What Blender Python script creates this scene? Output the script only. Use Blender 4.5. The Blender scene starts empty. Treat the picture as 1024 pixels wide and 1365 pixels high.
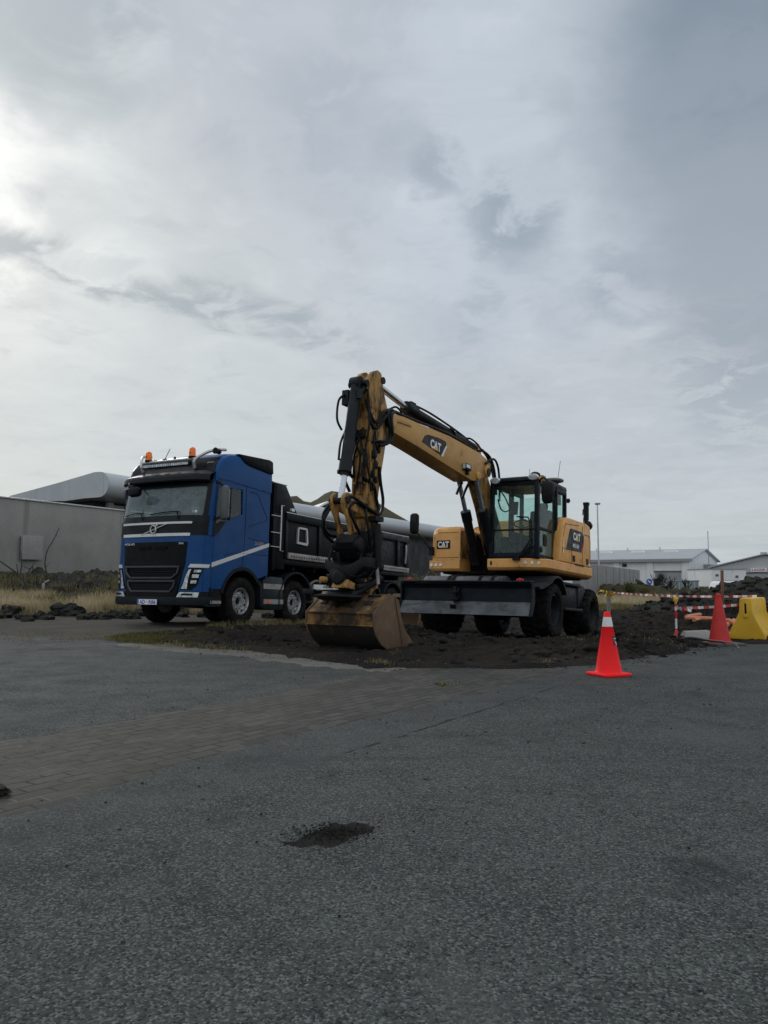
import bpy, bmesh, math, random
import numpy as np
from mathutils import Vector, Matrix, noise, geometry

random.seed(7)
scene = bpy.context.scene
COL = scene.collection
R = math.radians

# ------------------------------------------------------------------ camera
CAM_H = 1.05
cam_d = bpy.data.cameras.new('camera')
cam = bpy.data.objects.new('camera', cam_d)
COL.objects.link(cam)
cam.location = (0, 0, CAM_H)
cam.rotation_euler = (R(90) + math.atan((770 - 682.5) / 1025.0), 0, 0)
cam_d.sensor_fit = 'HORIZONTAL'
cam_d.sensor_width = 36.0
cam_d.lens = 36.0 * 1025.0 / 1024.0
cam_d.clip_start = 0.05
cam_d.clip_end = 30000
scene.camera = cam

# ------------------------------------------------------------------ exposure
scene.view_settings.view_transform = 'Standard'
scene.view_settings.look = 'None'
scene.view_settings.gamma = 1
scene.view_settings.use_curve_mapping = False
scene.view_settings.exposure = 0.22
scene.cycles.use_denoising = True
scene.cycles.max_bounces = 6
scene.cycles.transparent_max_bounces = 16
scene.cycles.diffuse_bounces = 3
scene.cycles.glossy_bounces = 3
scene.cycles.sample_clamp_indirect = 4

# ------------------------------------------------------------------ world: overcast sky
SUN_EL, SUN_AZ = R(24), R(-31)          # behind thin cloud, ahead of the camera and to its left
SUN_DIR = Vector((math.sin(SUN_AZ) * math.cos(SUN_EL), math.cos(SUN_AZ) * math.cos(SUN_EL), math.sin(SUN_EL)))

class NT:
    """small node-tree writer"""
    def __init__(s, tree):
        s.t = tree; s.n = tree.nodes; s.l = tree.links
    def node(s, typ, **kw):
        nd = s.n.new(typ)
        for k, v in kw.items():
            if k.startswith('i_'):
                nd.inputs[k[2:].replace('_', ' ')].default_value = v
            else:
                setattr(nd, k, v)
        return nd
    def link(s, a, b): s.l.new(a, b)
    def val(s, sock, v):
        if isinstance(v, bpy.types.NodeSocket): s.l.new(v, sock)
        else: sock.default_value = v
    def math(s, op, a, b=0.0, c=0.0, clamp=False):
        nd = s.n.new('ShaderNodeMath'); nd.operation = op; nd.use_clamp = clamp
        for i, v in enumerate((a, b, c)): s.val(nd.inputs[i], v)
        return nd.outputs[0]
    def vmath(s, op, a, b=(0, 0, 0)):
        nd = s.n.new('ShaderNodeVectorMath'); nd.operation = op
        s.val(nd.inputs[0], a); s.val(nd.inputs[1], b)
        return nd.outputs['Value'] if op in ('DOT_PRODUCT', 'LENGTH', 'DISTANCE') else nd.outputs[0]
    def noise(s, vec, scale, detail=4, rough=0.55, dist=0.0):
        nd = s.n.new('ShaderNodeTexNoise')
        if vec is not None: s.l.new(vec, nd.inputs['Vector'])
        nd.inputs['Scale'].default_value = scale; nd.inputs['Detail'].default_value = detail
        nd.inputs['Roughness'].default_value = rough; nd.inputs['Distortion'].default_value = dist
        return nd.outputs['Fac']
    def ramp(s, fac, lo, hi, a=0.0, b=1.0, smooth=True):
        nd = s.n.new('ShaderNodeMapRange')
        if smooth: nd.interpolation_type = 'SMOOTHSTEP'
        s.val(nd.inputs['Value'], fac)
        nd.inputs['From Min'].default_value = lo; nd.inputs['From Max'].default_value = hi
        nd.inputs['To Min'].default_value = a; nd.inputs['To Max'].default_value = b
        return nd.outputs['Result']
    def mix(s, fac, a, b, blend='MIX'):
        nd = s.n.new('ShaderNodeMix'); nd.data_type = 'RGBA'; nd.blend_type = blend
        s.val(nd.inputs['Factor'], fac)
        for sock, v in ((nd.inputs[6], a), (nd.inputs[7], b)):
            if isinstance(v, bpy.types.NodeSocket): s.l.new(v, sock)
            else: sock.default_value = (v[0], v[1], v[2], 1)
        return nd.outputs[2]
    def bump(s, h, strength, dist=0.02):
        nd = s.n.new('ShaderNodeBump')
        s.l.new(h, nd.inputs['Height']); nd.inputs['Strength'].default_value = strength
        nd.inputs['Distance'].default_value = dist
        return nd.outputs[0]

def pix_dir(px, py):
    """world direction of a photo pixel: where in the sky the photograph shows a cloud"""
    p = math.atan((770 - 682.5) / 1025.0)
    f = Vector((0, math.cos(p), math.sin(p))); u = Vector((0, -math.sin(p), math.cos(p)))
    return (f * 1025 + Vector((1, 0, 0)) * (px - 512) + u * (682.5 - py)).normalized()

def build_world():
    w = bpy.data.worlds.new('World'); scene.world = w; w.use_nodes = True
    T = NT(w.node_tree); T.n.clear()
    out = T.node('ShaderNodeOutputWorld'); bg = T.node('ShaderNodeBackground'); bg.inputs['Strength'].default_value = 0.1
    T.link(bg.outputs[0], out.inputs[0])
    d = T.vmath('NORMALIZE', T.node('ShaderNodeTexCoord').outputs['Generated'])
    sky = T.node('ShaderNodeTexSky', sky_type='NISHITA', sun_disc=False, sun_elevation=SUN_EL, sun_rotation=SUN_AZ)
    sep = T.node('ShaderNodeSeparateXYZ'); T.link(d, sep.inputs[0])
    z = T.math('MAXIMUM', sep.outputs[2], 0.0)
    # cloud deck: project the view direction on a high plane
    k = T.math('DIVIDE', 1.0, T.math('ADD', z, 0.16))
    comb = T.node('ShaderNodeCombineXYZ')
    T.link(T.math('MULTIPLY', sep.outputs[0], k), comb.inputs[0]); T.link(T.math('MULTIPLY', sep.outputs[1], k), comb.inputs[1])
    uv = comb.outputs[0]
    n1 = T.noise(uv, 0.9, 5, 0.5, 0.5)
    n2 = T.noise(uv, 2.3, 6, 0.6, 0.9)
    n3 = T.noise(uv, 5.5, 7, 0.62, 0.5)
    wn = T.node('ShaderNodeTexNoise'); T.link(uv, wn.inputs['Vector']); wn.inputs['Scale'].default_value = 2.6; wn.inputs['Detail'].default_value = 7; wn.inputs['Roughness'].default_value = .6
    ws = T.node('ShaderNodeVectorMath', operation='SCALE'); T.link(T.vmath('SUBTRACT', wn.outputs['Color'], (.5, .5, .5)), ws.inputs[0]); ws.inputs['Scale'].default_value = .17
    dw = T.vmath('NORMALIZE', T.vmath('ADD', d, ws.outputs[0]))          # ragged cloud edges
    def blob(px, py, r0, r1, warp=True):
        c = pix_dir(px, py)
        dot = T.vmath('DOT_PRODUCT', dw if warp else d, tuple(c))
        return T.ramp(dot, math.cos(R(r1)), math.cos(R(r0)))
    def lay(f, amt, c):
        nonlocal col
        col = T.mix(T.math('MULTIPLY', f, amt), col, c)
    col = T.mix(T.ramp(n1, 0.3, 0.7), (4.45, 4.75, 5.15), (5.0, 5.35, 5.75))
    lay(blob(690, 110, 3, 22), .75, (4.75, 5.35, 6.0))                   # thin pale blue part
    lay(blob(330, 190, 2, 15), .55, (4.35, 4.6, 5.1))                    # soft mauve sheet
    lay(T.ramp(n2, .47, .68), .46, (3.7, 4.05, 4.5))
    lay(blob(150, 520, 3, 24), .6, (5.2, 5.65, 5.65))
    lay(T.math('MULTIPLY', blob(-20, 230, 1, 15), T.ramp(n2, .30, .62, 1.0, .25)), .8, (7.2, 7.6, 7.5))   # the sun behind thin cloud
    lay(blob(-60, 235, .5, 7), .8, (9.0, 9.2, 9.0))
    lay(blob(95, 50, 2, 7.5), .75, (3.5, 4.05, 4.35))
    lay(T.math('MULTIPLY', blob(185, 60, .3, 3), T.ramp(n3, .4, .6)), .5, (5.9, 6.4, 6.6))
    # fine wisps everywhere
    lay(T.ramp(n3, .52, .70), .30, (5.9, 6.3, 6.6))
    lay(T.ramp(n3, .48, .30), .32, (3.4, 3.8, 4.25))
    # dark heavy cloud over the upper right corner and down the right edge
    lay(blob(1120, 40, 11, 18.5), .8, (2.9, 3.35, 3.9))
    lay(blob(1090, 20, 5, 13), .9, (1.9, 2.4, 2.95))
    lay(T.math('MULTIPLY', blob(990, 190, 2, 8), T.ramp(n3, .3, .55)), .6, (2.9, 3.3, 3.85))
    lay(blob(1060, 330, 3, 10), .75, (3.05, 3.45, 3.95))
    lay(T.math('MULTIPLY', blob(1010, 470, 1, 8), T.ramp(n3, .40, .54)), .85, (3.1, 3.5, 4.0))
    # small ragged grey clouds
    for (px, py, r, a) in ((672, 288, 4.4, .8), (585, 222, 2.4, .6), (540, 195, 3.0, .35), (835, 380, 4.2, .6), (720, 350, 3.6, .3), (640, 402, 2.4, .4), (420, 165, 6, .35), (760, 425, 2.5, .3), (620, 470, 5, .25)):
        lay(T.math('MULTIPLY', blob(px, py, .2, r), T.ramp(n3, .36, .54)), min(1, a * 1.25), (3.0, 3.5, 4.05))
    # long streak of grey scraps falling across the left half
    a1, a2 = pix_dir(-150, 300), pix_dir(520, 468)
    nrm = a1.cross(a2).normalized()
    dist = T.math('ABSOLUTE', T.math('ADD', T.vmath('DOT_PRODUCT', d, tuple(nrm)), T.math('MULTIPLY', T.math('SUBTRACT', n2, .5), .11)))
    st = T.math('MULTIPLY', T.ramp(dist, 0.003, 0.032, 1.0, 0.0), T.ramp(n3, 0.38, 0.56))
    st = T.math('MULTIPLY', st, T.ramp(sep.outputs[0], 0.06, -0.12))
    lay(st, .9, (3.05, 3.55, 3.9))
    # horizon: paler band, strips of bare blue sky low on the right
    hz = T.ramp(z, 0.02, 0.32, 1.0, 0.0)
    col = T.mix(T.math('MULTIPLY', hz, 0.55), col, (4.35, 4.85, 5.05))
    strip = T.math('MULTIPLY', T.ramp(z, 0.008, 0.055, 1.0, 0.0), T.ramp(sep.outputs[0], 0.22, 0.42))
    cu = T.node('ShaderNodeMapping'); cu.inputs['Scale'].default_value = (3, 3, 42); T.link(d, cu.inputs[0])
    ns = T.noise(cu.outputs[0], 1.6, 4, 0.5)
    skyc = T.mix(0.8, sky.outputs[0], (2.5, 3.35, 4.4))
    col = T.mix(T.math('MULTIPLY', strip, T.ramp(ns, 0.42, 0.6)), col, skyc)
    low = T.math('MULTIPLY', T.ramp(z, 0.0, 0.2, 1.0, 0.0), T.ramp(ns, 0.5, 0.72))
    lay(low, .35, (3.3, 3.8, 4.2))
    # unseen deck behind the camera, brightened to fill surfaces facing it
    back = T.ramp(sep.outputs[1], 0.15, -0.5)
    col = T.mix(T.math('MULTIPLY', back, 0.8), col, (6.3, 6.7, 7.0))
    # an overcast sky is brightest overhead
    col = T.mix(T.math('MULTIPLY', T.ramp(z, 0.64, 0.95), 0.85), col, (8.6, 9.1, 9.5))
    # a little of the clear-sky light comes through everywhere
    col = T.mix(0.06, col, sky.outputs[0])
    T.link(col, bg.inputs[0])
build_world()

sun_d = bpy.data.lights.new('sun', 'SUN'); sun = bpy.data.objects.new('sun', sun_d); COL.objects.link(sun)
sun_d.energy = 0.7; sun_d.angle = R(20); sun_d.color = (1.0, 0.95, 0.87)
sun.rotation_euler = SUN_DIR.to_track_quat('Z', 'Y').to_euler()
sun.location = (-30, 40, 40)

# ------------------------------------------------------------------ object helpers
def tag(o, label=None, cat=None, group=None, kind=None):
    if label: o['label'] = label
    if cat: o['category'] = cat
    if group: o['group'] = group
    if kind: o['kind'] = kind
    return o

def empty(name, loc=(0, 0, 0), rot=(0, 0, 0)):
    o = bpy.data.objects.new(name, None); COL.objects.link(o)
    o.location = loc; o.rotation_euler = rot; o.empty_display_size = 0.3
    return o

def copy_tree(o, parent=None):
    c = o.copy(); COL.objects.link(c)
    if parent is not None: c.parent = parent
    for ch in list(o.children): copy_tree(ch, c)
    return c

def catmull(pts, n=6):
    P = [Vector(p) for p in pts]
    if len(P) < 3: return P
    out = []
    for i in range(len(P) - 1):
        p0 = P[max(i - 1, 0)]; p1 = P[i]; p2 = P[i + 1]; p3 = P[min(i + 2, len(P) - 1)]
        for k in range(n):
            t = k / n
            out.append(0.5 * ((2 * p1) + (p2 - p0) * t + (2 * p0 - 5 * p1 + 4 * p2 - p3) * t * t + (3 * p1 - p0 - 3 * p2 + p3) * t ** 3))
    out.append(P[-1]); return out

_textcache = {}
def text_mesh(body, bold=0.0):
    key = (body, bold)
    if key in _textcache: return _textcache[key]
    cu = bpy.data.curves.new('txt', 'FONT'); cu.body = body; cu.size = 1.0; cu.offset = bold; cu.extrude = 0.0
    ob = bpy.data.objects.new('txt', cu); COL.objects.link(ob)
    me = ob.evaluated_get(bpy.context.evaluated_depsgraph_get()).to_mesh()
    v = np.array([tuple(p.co) for p in me.vertices]); f = [tuple(p.vertices) for p in me.polygons]
    ob.to_mesh_clear(); bpy.data.objects.remove(ob); bpy.data.curves.remove(cu)
    _textcache[key] = (v, f); return v, f

class MB:
    """collects shapes, builds them as one mesh object"""
    def __init__(s): s.V = []; s.F = []; s.MI = []; s.xf = None
    def add(s, V, F, mi=0):
        b = len(s.V)
        if s.xf is not None: V = [s.xf @ Vector(v) for v in V]
        s.V += [tuple(v) for v in V]; s.F += [tuple(i + b for i in f) for f in F]; s.MI += [mi] * len(F)
        return s
    def box(s, x0, x1, y0, y1, z0, z1, mi=0):
        V = [(x0, y0, z0), (x1, y0, z0), (x1, y1, z0), (x0, y1, z0), (x0, y0, z1), (x1, y0, z1), (x1, y1, z1), (x0, y1, z1)]
        return s.add(V, [(0, 3, 2, 1), (4, 5, 6, 7), (0, 1, 5, 4), (1, 2, 6, 5), (2, 3, 7, 6), (3, 0, 4, 7)], mi)
    def obox(s, c, size, xdir=(1, 0, 0), up=(0, 0, 1), mi=0):
        X = Vector(xdir).normalized(); Z = Vector(up); Y = Z.cross(X).normalized(); Z = X.cross(Y)
        c = Vector(c); hx, hy, hz = [v / 2 for v in size]
        V = [c + X * a * hx + Y * b * hy + Z * d * hz for a, b, d in ((-1, -1, -1), (1, -1, -1), (1, 1, -1), (-1, 1, -1), (-1, -1, 1), (1, -1, 1), (1, 1, 1), (-1, 1, 1))]
        return s.add(V, [(0, 3, 2, 1), (4, 5, 6, 7), (0, 1, 5, 4), (1, 2, 6, 5), (2, 3, 7, 6), (3, 0, 4, 7)], mi)
    @staticmethod
    def _p3(axis, u, v, w):
        return {'x': (w, u, v), 'y': (u, w, v), 'z': (u, v, w)}[axis]
    def prism(s, pts, axis, a, b, mi=0):
        n = len(pts)
        V = [s._p3(axis, u, v, a) for u, v in pts] + [s._p3(axis, u, v, b) for u, v in pts]
        F = [tuple(range(n))[::-1], tuple(range(n, 2 * n))] + [(i, (i + 1) % n, n + (i + 1) % n, n + i) for i in range(n)]
        return s.add(V, F, mi)
    def plate(s, outer, holes, axis, a, b, mi=0):
        """a flat plate with openings"""
        loops = [outer] + list(holes); flat = [p for l in loops for p in l]; n = len(flat)
        tris = geometry.tessellate_polygon([[Vector((p[0], p[1], 0)) for p in l] for l in loops])
        V = [s._p3(axis, u, v, a) for u, v in flat] + [s._p3(axis, u, v, b) for u, v in flat]
        F = [tuple(t) for t in tris] + [tuple(i + n for i in t[::-1]) for t in tris]
        o = 0
        for l in loops:
            m = len(l)
            F += [(o + i, o + (i + 1) % m, n + o + (i + 1) % m, n + o + i) for i in range(m)]; o += m
        return s.add(V, F, mi)
    def ring(s, c, ax, r, n, ref=None):
        ax = Vector(ax).normalized()
        ref = Vector(ref) if ref else (Vector((0, 0, 1)) if abs(ax.z) < 0.9 else Vector((1, 0, 0)))
        u = (ref - ax * ref.dot(ax)).normalized(); w = ax.cross(u)
        return [Vector(c) + u * (r * math.cos(2 * math.pi * i / n)) + w * (r * math.sin(2 * math.pi * i / n)) for i in range(n)]
    def lathe(s, c, ax, prof, n=24, mi=0, cap=True, ref=None):
        c = Vector(c); ax = Vector(ax).normalized(); V = []; F = []
        for t, r in prof: V += s.ring(c + ax * t, ax, max(r, 1e-4), n, ref)
        for k in range(len(prof) - 1):
            for i in range(n):
                j = (i + 1) % n
                F.append((k * n + i, k * n + j, (k + 1) * n + j, (k + 1) * n + i))
        if cap:
            F.append(tuple(range(n))[::-1]); m = (len(prof) - 1) * n; F.append(tuple(range(m, m + n)))
        return s.add(V, F, mi)
    def cyl(s, p0, p1, r0, r1=None, n=14, mi=0):
        p0 = Vector(p0); p1 = Vector(p1); L = (p1 - p0).length
        return s.lathe(p0, p1 - p0, [(0, r0), (L, r0 if r1 is None else r1)], n, mi)
    def tube(s, pts, r, n=7, sm=5, mi=0, r1=None):
        P = catmull(pts, sm) if sm else [Vector(p) for p in pts]
        V = []; F = []; ref = None; m = len(P)
        for k, p in enumerate(P):
            t = (P[min(k + 1, m - 1)] - P[max(k - 1, 0)])
            if t.length < 1e-9: t = Vector((0, 0, 1))
            t.normalize()
            if ref is None: ref = Vector((0, 0, 1)) if abs(t.z) < 0.9 else Vector((1, 0, 0))
            u = (ref - t * ref.dot(t)); u = u.normalized() if u.length > 1e-6 else t.orthogonal().normalized()
            ref = u; w = t.cross(u)
            rr = r if r1 is None else r + (r1 - r) * k / (m - 1)
            V += [p + u * (rr * math.cos(2 * math.pi * i / n)) + w * (rr * math.sin(2 * math.pi * i / n)) for i in range(n)]
        for k in range(m - 1):
            for i in range(n):
                j = (i + 1) % n; F.append((k * n + i, k * n + j, (k + 1) * n + j, (k + 1) * n + i))
        F.append(tuple(range(n))[::-1]); F.append(tuple(range((m - 1) * n, m * n)))
        return s.add(V, F, mi)
    def loft(s, secs, mi=0, closed=True, cap=True):
        n = len(secs[0]); V = [v for sec in secs for v in sec]; F = []
        for k in range(len(secs) - 1):
            for i in range(n if closed else n - 1):
                j = (i + 1) % n; F.append((k * n + i, k * n + j, (k + 1) * n + j, (k + 1) * n + i))
        if cap and closed:
            F.append(tuple(range(n))[::-1]); m = (len(secs) - 1) * n; F.append(tuple(range(m, m + n)))
        return s.add(V, F, mi)
    def sheet(s, rows, thick=0.0, mi=0):
        """an open sheet of rows of points; thick > 0 gives it a back"""
        n = len(rows[0]); m = len(rows)
        V = [Vector(v) for r in rows for v in r]; F = [(k * n + i, k * n + i + 1, (k + 1) * n + i + 1, (k + 1) * n + i) for k in range(m - 1) for i in range(n - 1)]
        if thick:
            N = [Vector((0, 0, 0)) for _ in V]
            for f in F:
                nn = (V[f[1]] - V[f[0]]).cross(V[f[3]] - V[f[0]])
                for i in f: N[i] += nn
            B = [v - nn.normalized() * thick for v, nn in zip(V, N)]; o = len(V)
            F2 = [tuple(i + o for i in f[::-1]) for f in F]
            bd = [i for i in range(n)] + [k * n + n - 1 for k in range(1, m)] + [(m - 1) * n + i for i in range(n - 2, -1, -1)] + [k * n for k in range(m - 2, 0, -1)]
            F3 = [(bd[i], bd[(i + 1) % len(bd)], bd[(i + 1) % len(bd)] + o, bd[i] + o) for i in range(len(bd))]
            V = V + B; F = F + F2 + F3
        return s.add(V, F, mi)
    def text(s, body, org, xd, yd, h, w=None, bold=0.02, lift=0.0, mi=0, center=False):
        v, f = text_mesh(body, bold); X = Vector(xd).normalized(); Y = Vector(yd).normalized(); N = X.cross(Y)
        x0, x1 = v[:, 0].min(), v[:, 0].max(); y0, y1 = v[:, 1].min(), v[:, 1].max()
        sy = h / (y1 - y0); sx = sy if w is None else w / (x1 - x0)
        off = (x0 + x1) / 2 if center else x0
        P = [Vector(org) + X * ((a - off) * sx) + Y * ((b - y0) * sy) + N * lift for a, b, _ in v]
        return s.add(P, f, mi)
    def build(s, name, mat, parent=None, bevel=0.0, seg=2, ang=28, smooth=True):
        me = bpy.data.meshes.new(name); me.from_pydata(s.V, [], s.F); 
        mats = mat if isinstance(mat, (list, tuple)) else [mat]
        for m in mats: me.materials.append(m)
        if len(mats) > 1: me.polygons.foreach_set('material_index', s.MI)
        bm = bmesh.new(); bm.from_mesh(me)
        bmesh.ops.recalc_face_normals(bm, faces=bm.faces)
        if bevel:
            ed = [e for e in bm.edges if len(e.link_faces) == 2 and e.calc_face_angle(0) > R(38)]
            bmesh.ops.bevel(bm, geom=ed, offset=bevel, segments=seg, affect='EDGES', profile=0.5, clamp_overlap=True)
        bm.to_mesh(me); bm.free()
        if smooth:
            me.polygons.foreach_set('use_smooth', [True] * len(me.polygons)); me.set_sharp_from_angle(angle=R(ang))
        me.update()
        o = bpy.data.objects.new(name, me); COL.objects.link(o)
        if parent is not None: o.parent = parent
        return o

# ------------------------------------------------------------------ materials
MATS = {}
def new_mat(name):
    m = bpy.data.materials.new(name); m.use_nodes = True; MATS[name] = m
    T = NT(m.node_tree); T.n.clear()
    out = T.node('ShaderNodeOutputMaterial'); b = T.node('ShaderNodeBsdfPrincipled'); T.link(b.outputs[0], out.inputs[0])
    return m, T, b, out

def paint(name, c, rough=0.45, metal=0.0, var=0.12, dirt=None, dirt_amt=0.0, dscale=6.0, scale=3.0, bump=0.0, bscale=60.0, coat=0.0, spec=0.5, stretch=None):
    """painted or moulded surface with uneven tone, worn-in dirt and fine relief"""
    m, T, b, _ = new_mat(name)
    co = T.node('ShaderNodeTexCoord').outputs['Object']
    if stretch:
        mp = T.node('ShaderNodeMapping'); mp.inputs['Scale'].default_value = stretch; T.link(co, mp.inputs[0]); cs = mp.outputs[0]
    else: cs = co
    n = T.noise(co, scale, 5, 0.6)
    col = T.mix(T.ramp(n, 0.3, 0.7), tuple(v * (1 - var) for v in c), tuple(min(1, v * (1 + var)) for v in c))
    rg = T.ramp(T.noise(co, scale * 2.5, 4, 0.6), 0.3, 0.7, max(0.03, rough - 0.08), min(1, rough + 0.12))
    if dirt:
        dn = T.noise(cs, dscale, 7, 0.68, 0.4)
        df = T.ramp(dn, 0.62 - 0.35 * dirt_amt, 0.80 - 0.25 * dirt_amt)
        col = T.mix(T.math('MULTIPLY', df, min(1, .45 + dirt_amt)), col, dirt)
        rg = T.math('ADD', rg, T.math('MULTIPLY', df, 0.3), clamp=True)
    T.link(col, b.inputs['Base Color']); T.link(rg, b.inputs['Roughness'])
    b.inputs['Metallic'].default_value = metal; b.inputs['Coat Weight'].default_value = coat; b.inputs['Coat Roughness'].default_value = 0.08
    b.inputs['Specular IOR Level'].default_value = spec
    if bump:
        T.link(T.bump(T.noise(co, bscale, 5, 0.65), bump, 0.01), b.inputs['Normal'])
    return m

def glass(name, tint, refl=1.0, rough=0.01, haze=0.0, hazecol=(.3, .33, .34)):
    m = bpy.data.materials.new(name); m.use_nodes = True; MATS[name] = m
    T = NT(m.node_tree); T.n.clear(); out = T.node('ShaderNodeOutputMaterial')
    tr = T.node('ShaderNodeBsdfTransparent'); tr.inputs[0].default_value = (*tint, 1)
    gl = T.node('ShaderNodeBsdfGlossy'); gl.inputs['Roughness'].default_value = rough
    fr = T.node('ShaderNodeFresnel'); T.link(T.ramp(T.node('ShaderNodeNewGeometry').outputs['Backfacing'], 0, 1, 1.5, 1 / 1.5, False), fr.inputs[0])
    mx = T.node('ShaderNodeMixShader'); T.link(T.math('MULTIPLY', fr.outputs[0], refl, clamp=True), mx.inputs[0])
    T.link(tr.outputs[0], mx.inputs[1]); T.link(gl.outputs[0], mx.inputs[2]); res = mx.outputs[0]
    if haze:
        df = T.node('ShaderNodeBsdfDiffuse'); df.inputs[0].default_value = (*hazecol, 1)
        co = T.node('ShaderNodeTexCoord').outputs['Object']
        m2 = T.node('ShaderNodeMixShader'); T.link(T.ramp(T.noise(co, 5, 5, .6), .3, .8, haze * .5, haze * 1.5), m2.inputs[0])
        T.link(res, m2.inputs[1]); T.link(df.outputs[0], m2.inputs[2]); res = m2.outputs[0]
    T.link(res, out.inputs[0]); return m

MUD = (.075, .055, .04)
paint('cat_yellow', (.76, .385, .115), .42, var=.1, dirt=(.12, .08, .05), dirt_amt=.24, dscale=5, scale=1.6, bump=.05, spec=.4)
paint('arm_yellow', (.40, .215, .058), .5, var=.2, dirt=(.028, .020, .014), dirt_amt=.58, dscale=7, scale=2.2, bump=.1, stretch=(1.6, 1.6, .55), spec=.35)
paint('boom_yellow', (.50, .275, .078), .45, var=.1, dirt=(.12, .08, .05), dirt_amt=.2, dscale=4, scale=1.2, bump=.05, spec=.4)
paint('black_steel', (.006, .0065, .0075), .5, var=.25, dirt=(.022, .018, .015), dirt_amt=.25, bump=.1, spec=.22)
paint('navy_steel', (.010, .014, .019), .5, var=.2, dirt=(.035, .030, .026), dirt_amt=.3, dscale=4, bump=.08, spec=.25)
paint('blade_steel', (.080, .090, .10), .45, metal=.3, var=.4, dirt=(.045, .04, .036), dirt_amt=.4, dscale=8, bump=.12, bscale=40, stretch=(1, .35, 1))
paint('blade_paint', (.0045, .0085, .0135), .45, var=.3, dirt=(.032, .033, .034), dirt_amt=.18, dscale=12, bump=.08, spec=.18)
paint('bucket_rust', (.24, .125, .034), .62, var=.4, dirt=(.030, .019, .012), dirt_amt=.80, dscale=3.2, scale=4, bump=.25, bscale=30)
paint('bucket_side', (.125, .078, .046), .7, var=.2, dirt=(.11, .065, .04), dirt_amt=.45, dscale=2.5, bump=.15)
paint('bucket_dark', (.013, .010, .008), .85, var=.3, dirt=(.10, .055, .02), dirt_amt=.25, dscale=4, bump=.3)
paint('rubber', (.0075, .0075, .008), .8, var=.25, dirt=(.040, .033, .027), dirt_amt=.42, dscale=9, bump=.15, spec=.15)
paint('hose', (.004, .004, .0045), .45, var=.2, dirt=(.02, .017, .015), dirt_amt=.12, spec=.2)
paint('chrome', (.62, .66, .72), .16, metal=.9, var=.05)
paint('rod_white', (.72, .75, .82), .25, metal=.25, var=.05)
paint('truck_blue', (.0015, .058, .205), .20, var=.08, dirt=(.012, .035, .10), dirt_amt=.10, dscale=2.5, scale=1.1, spec=.2)
paint('truck_plastic', (.011, .0145, .019), .55, var=.12, bump=.05, spec=.2)
paint('grille_black', (.0025, .004, .0055), .45, var=.15, spec=.13)
paint('grille_frame', (.055, .060, .065), .4, var=.1, spec=.35)
paint('visor_grey', (.006, .0085, .011), .38, var=.1, spec=.2)
paint('silver', (.52, .53, .54), .32, metal=.55, var=.08)
paint('white_strip', (.66, .67, .68), .35, var=.05, dirt=(.3, .29, .27), dirt_amt=.15)
paint('rim_alloy', (.42, .43, .44), .38, metal=.6, var=.12, dirt=(.07, .06, .055), dirt_amt=.35, dscale=14)
paint('box_dark', (.003, .0052, .0075), .42, var=.18, dirt=(.018, .018, .018), dirt_amt=.15, dscale=3, spec=.2)
paint('chassis', (.004, .004, .0045), .7, var=.2, dirt=(.018, .016, .014), dirt_amt=.25, spec=.12)
paint('fairing', (.010, .018, .021), .42, var=.12, dirt=(.035, .032, .03), dirt_amt=.15, spec=.28)
paint('alu_rail', (.34, .33, .32), .5, metal=.25, var=.12, dirt=(.12, .10, .085), dirt_amt=.4, dscale=8)
paint('cab_inside', (.018, .020, .022), .8, var=.15, spec=.2)
paint('cab_cloth', (.11, .12, .125), .9, var=.15)
paint('cab_grey', (.16, .18, .18), .8, var=.1)
paint('orange_lens', (.95, .20, .012), .25, var=.05)
paint('red_lens', (.45, .015, .03), .25, var=.05)
paint('lamp_clear', (.62, .66, .68), .12, metal=.3, var=.1)
paint('headlamp', (.40, .44, .46), .12, metal=.5, var=.45, scale=16)
paint('white_paint', (.78, .78, .77), .5, var=.04)
paint('logo_black', (.006, .007, .009), .4, var=.05, spec=.25)
paint('logo_yellow', (.75, .45, .03), .45, var=.04)
paint('logo_red', (.42, .03, .03), .45, var=.04)
paint('plate_white', (.75, .77, .80), .4, var=.03)
paint('plate_blue', (.02, .05, .30), .4, var=.03)
paint('cone_fluo', (.96, .020, .024), .5, var=.05, dirt=(.45, .04, .035), dirt_amt=.16, dscale=9, spec=.15)
paint('cone_red', (.52, .022, .020), .6, var=.1, dirt=(.20, .03, .025), dirt_amt=.2)
paint('cone_band', (.68, .70, .71), .35, var=.06, dirt=(.30, .29, .27), dirt_amt=.2, dscale=14)
paint('cone_sign', (.06, .03, .035), .5, var=.2)
paint('rubber_pad', (.085, .085, .085), .85, var=.15, bump=.2)
paint('barrier_yellow', (.66, .39, .020), .55, var=.08, dirt=(.22, .15, .04), dirt_amt=.26, dscale=3)
paint('wood', (.17, .085, .05), .8, var=.25, bump=.2)
paint('grey_wood', (.22, .21, .20), .85, var=.2, bump=.2)
paint('orange_pipe', (.60, .21, .10), .5, var=.1, dirt=(.20, .11, .07), dirt_amt=.25)
paint('cable_grey', (.16, .16, .155), .6, var=.2)
paint('stake_yellow', (.60, .38, .02), .5, var=.06)
paint('window_dark', (.018, .021, .024), .12, var=.1, spec=.8)
paint('white_wall', (.76, .77, .79), .7, var=.05, dirt=(.40, .40, .40), dirt_amt=.18, dscale=1.2, scale=.3, stretch=(1, 1, .2))
paint('pale_wall', (.47, .48, .50), .7, var=.05, scale=.3)
paint('roof_grey', (.29, .30, .32), .6, var=.08, scale=.3)
paint('roller_door', (.30, .32, .34), .6, var=.05, scale=.3)
paint('silver_roof', (.47, .50, .53), .42, metal=.15, var=.05, scale=.15)
paint('cladding_dark', (.010, .017, .019), .5, var=.15, scale=.4, spec=.3)
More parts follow.
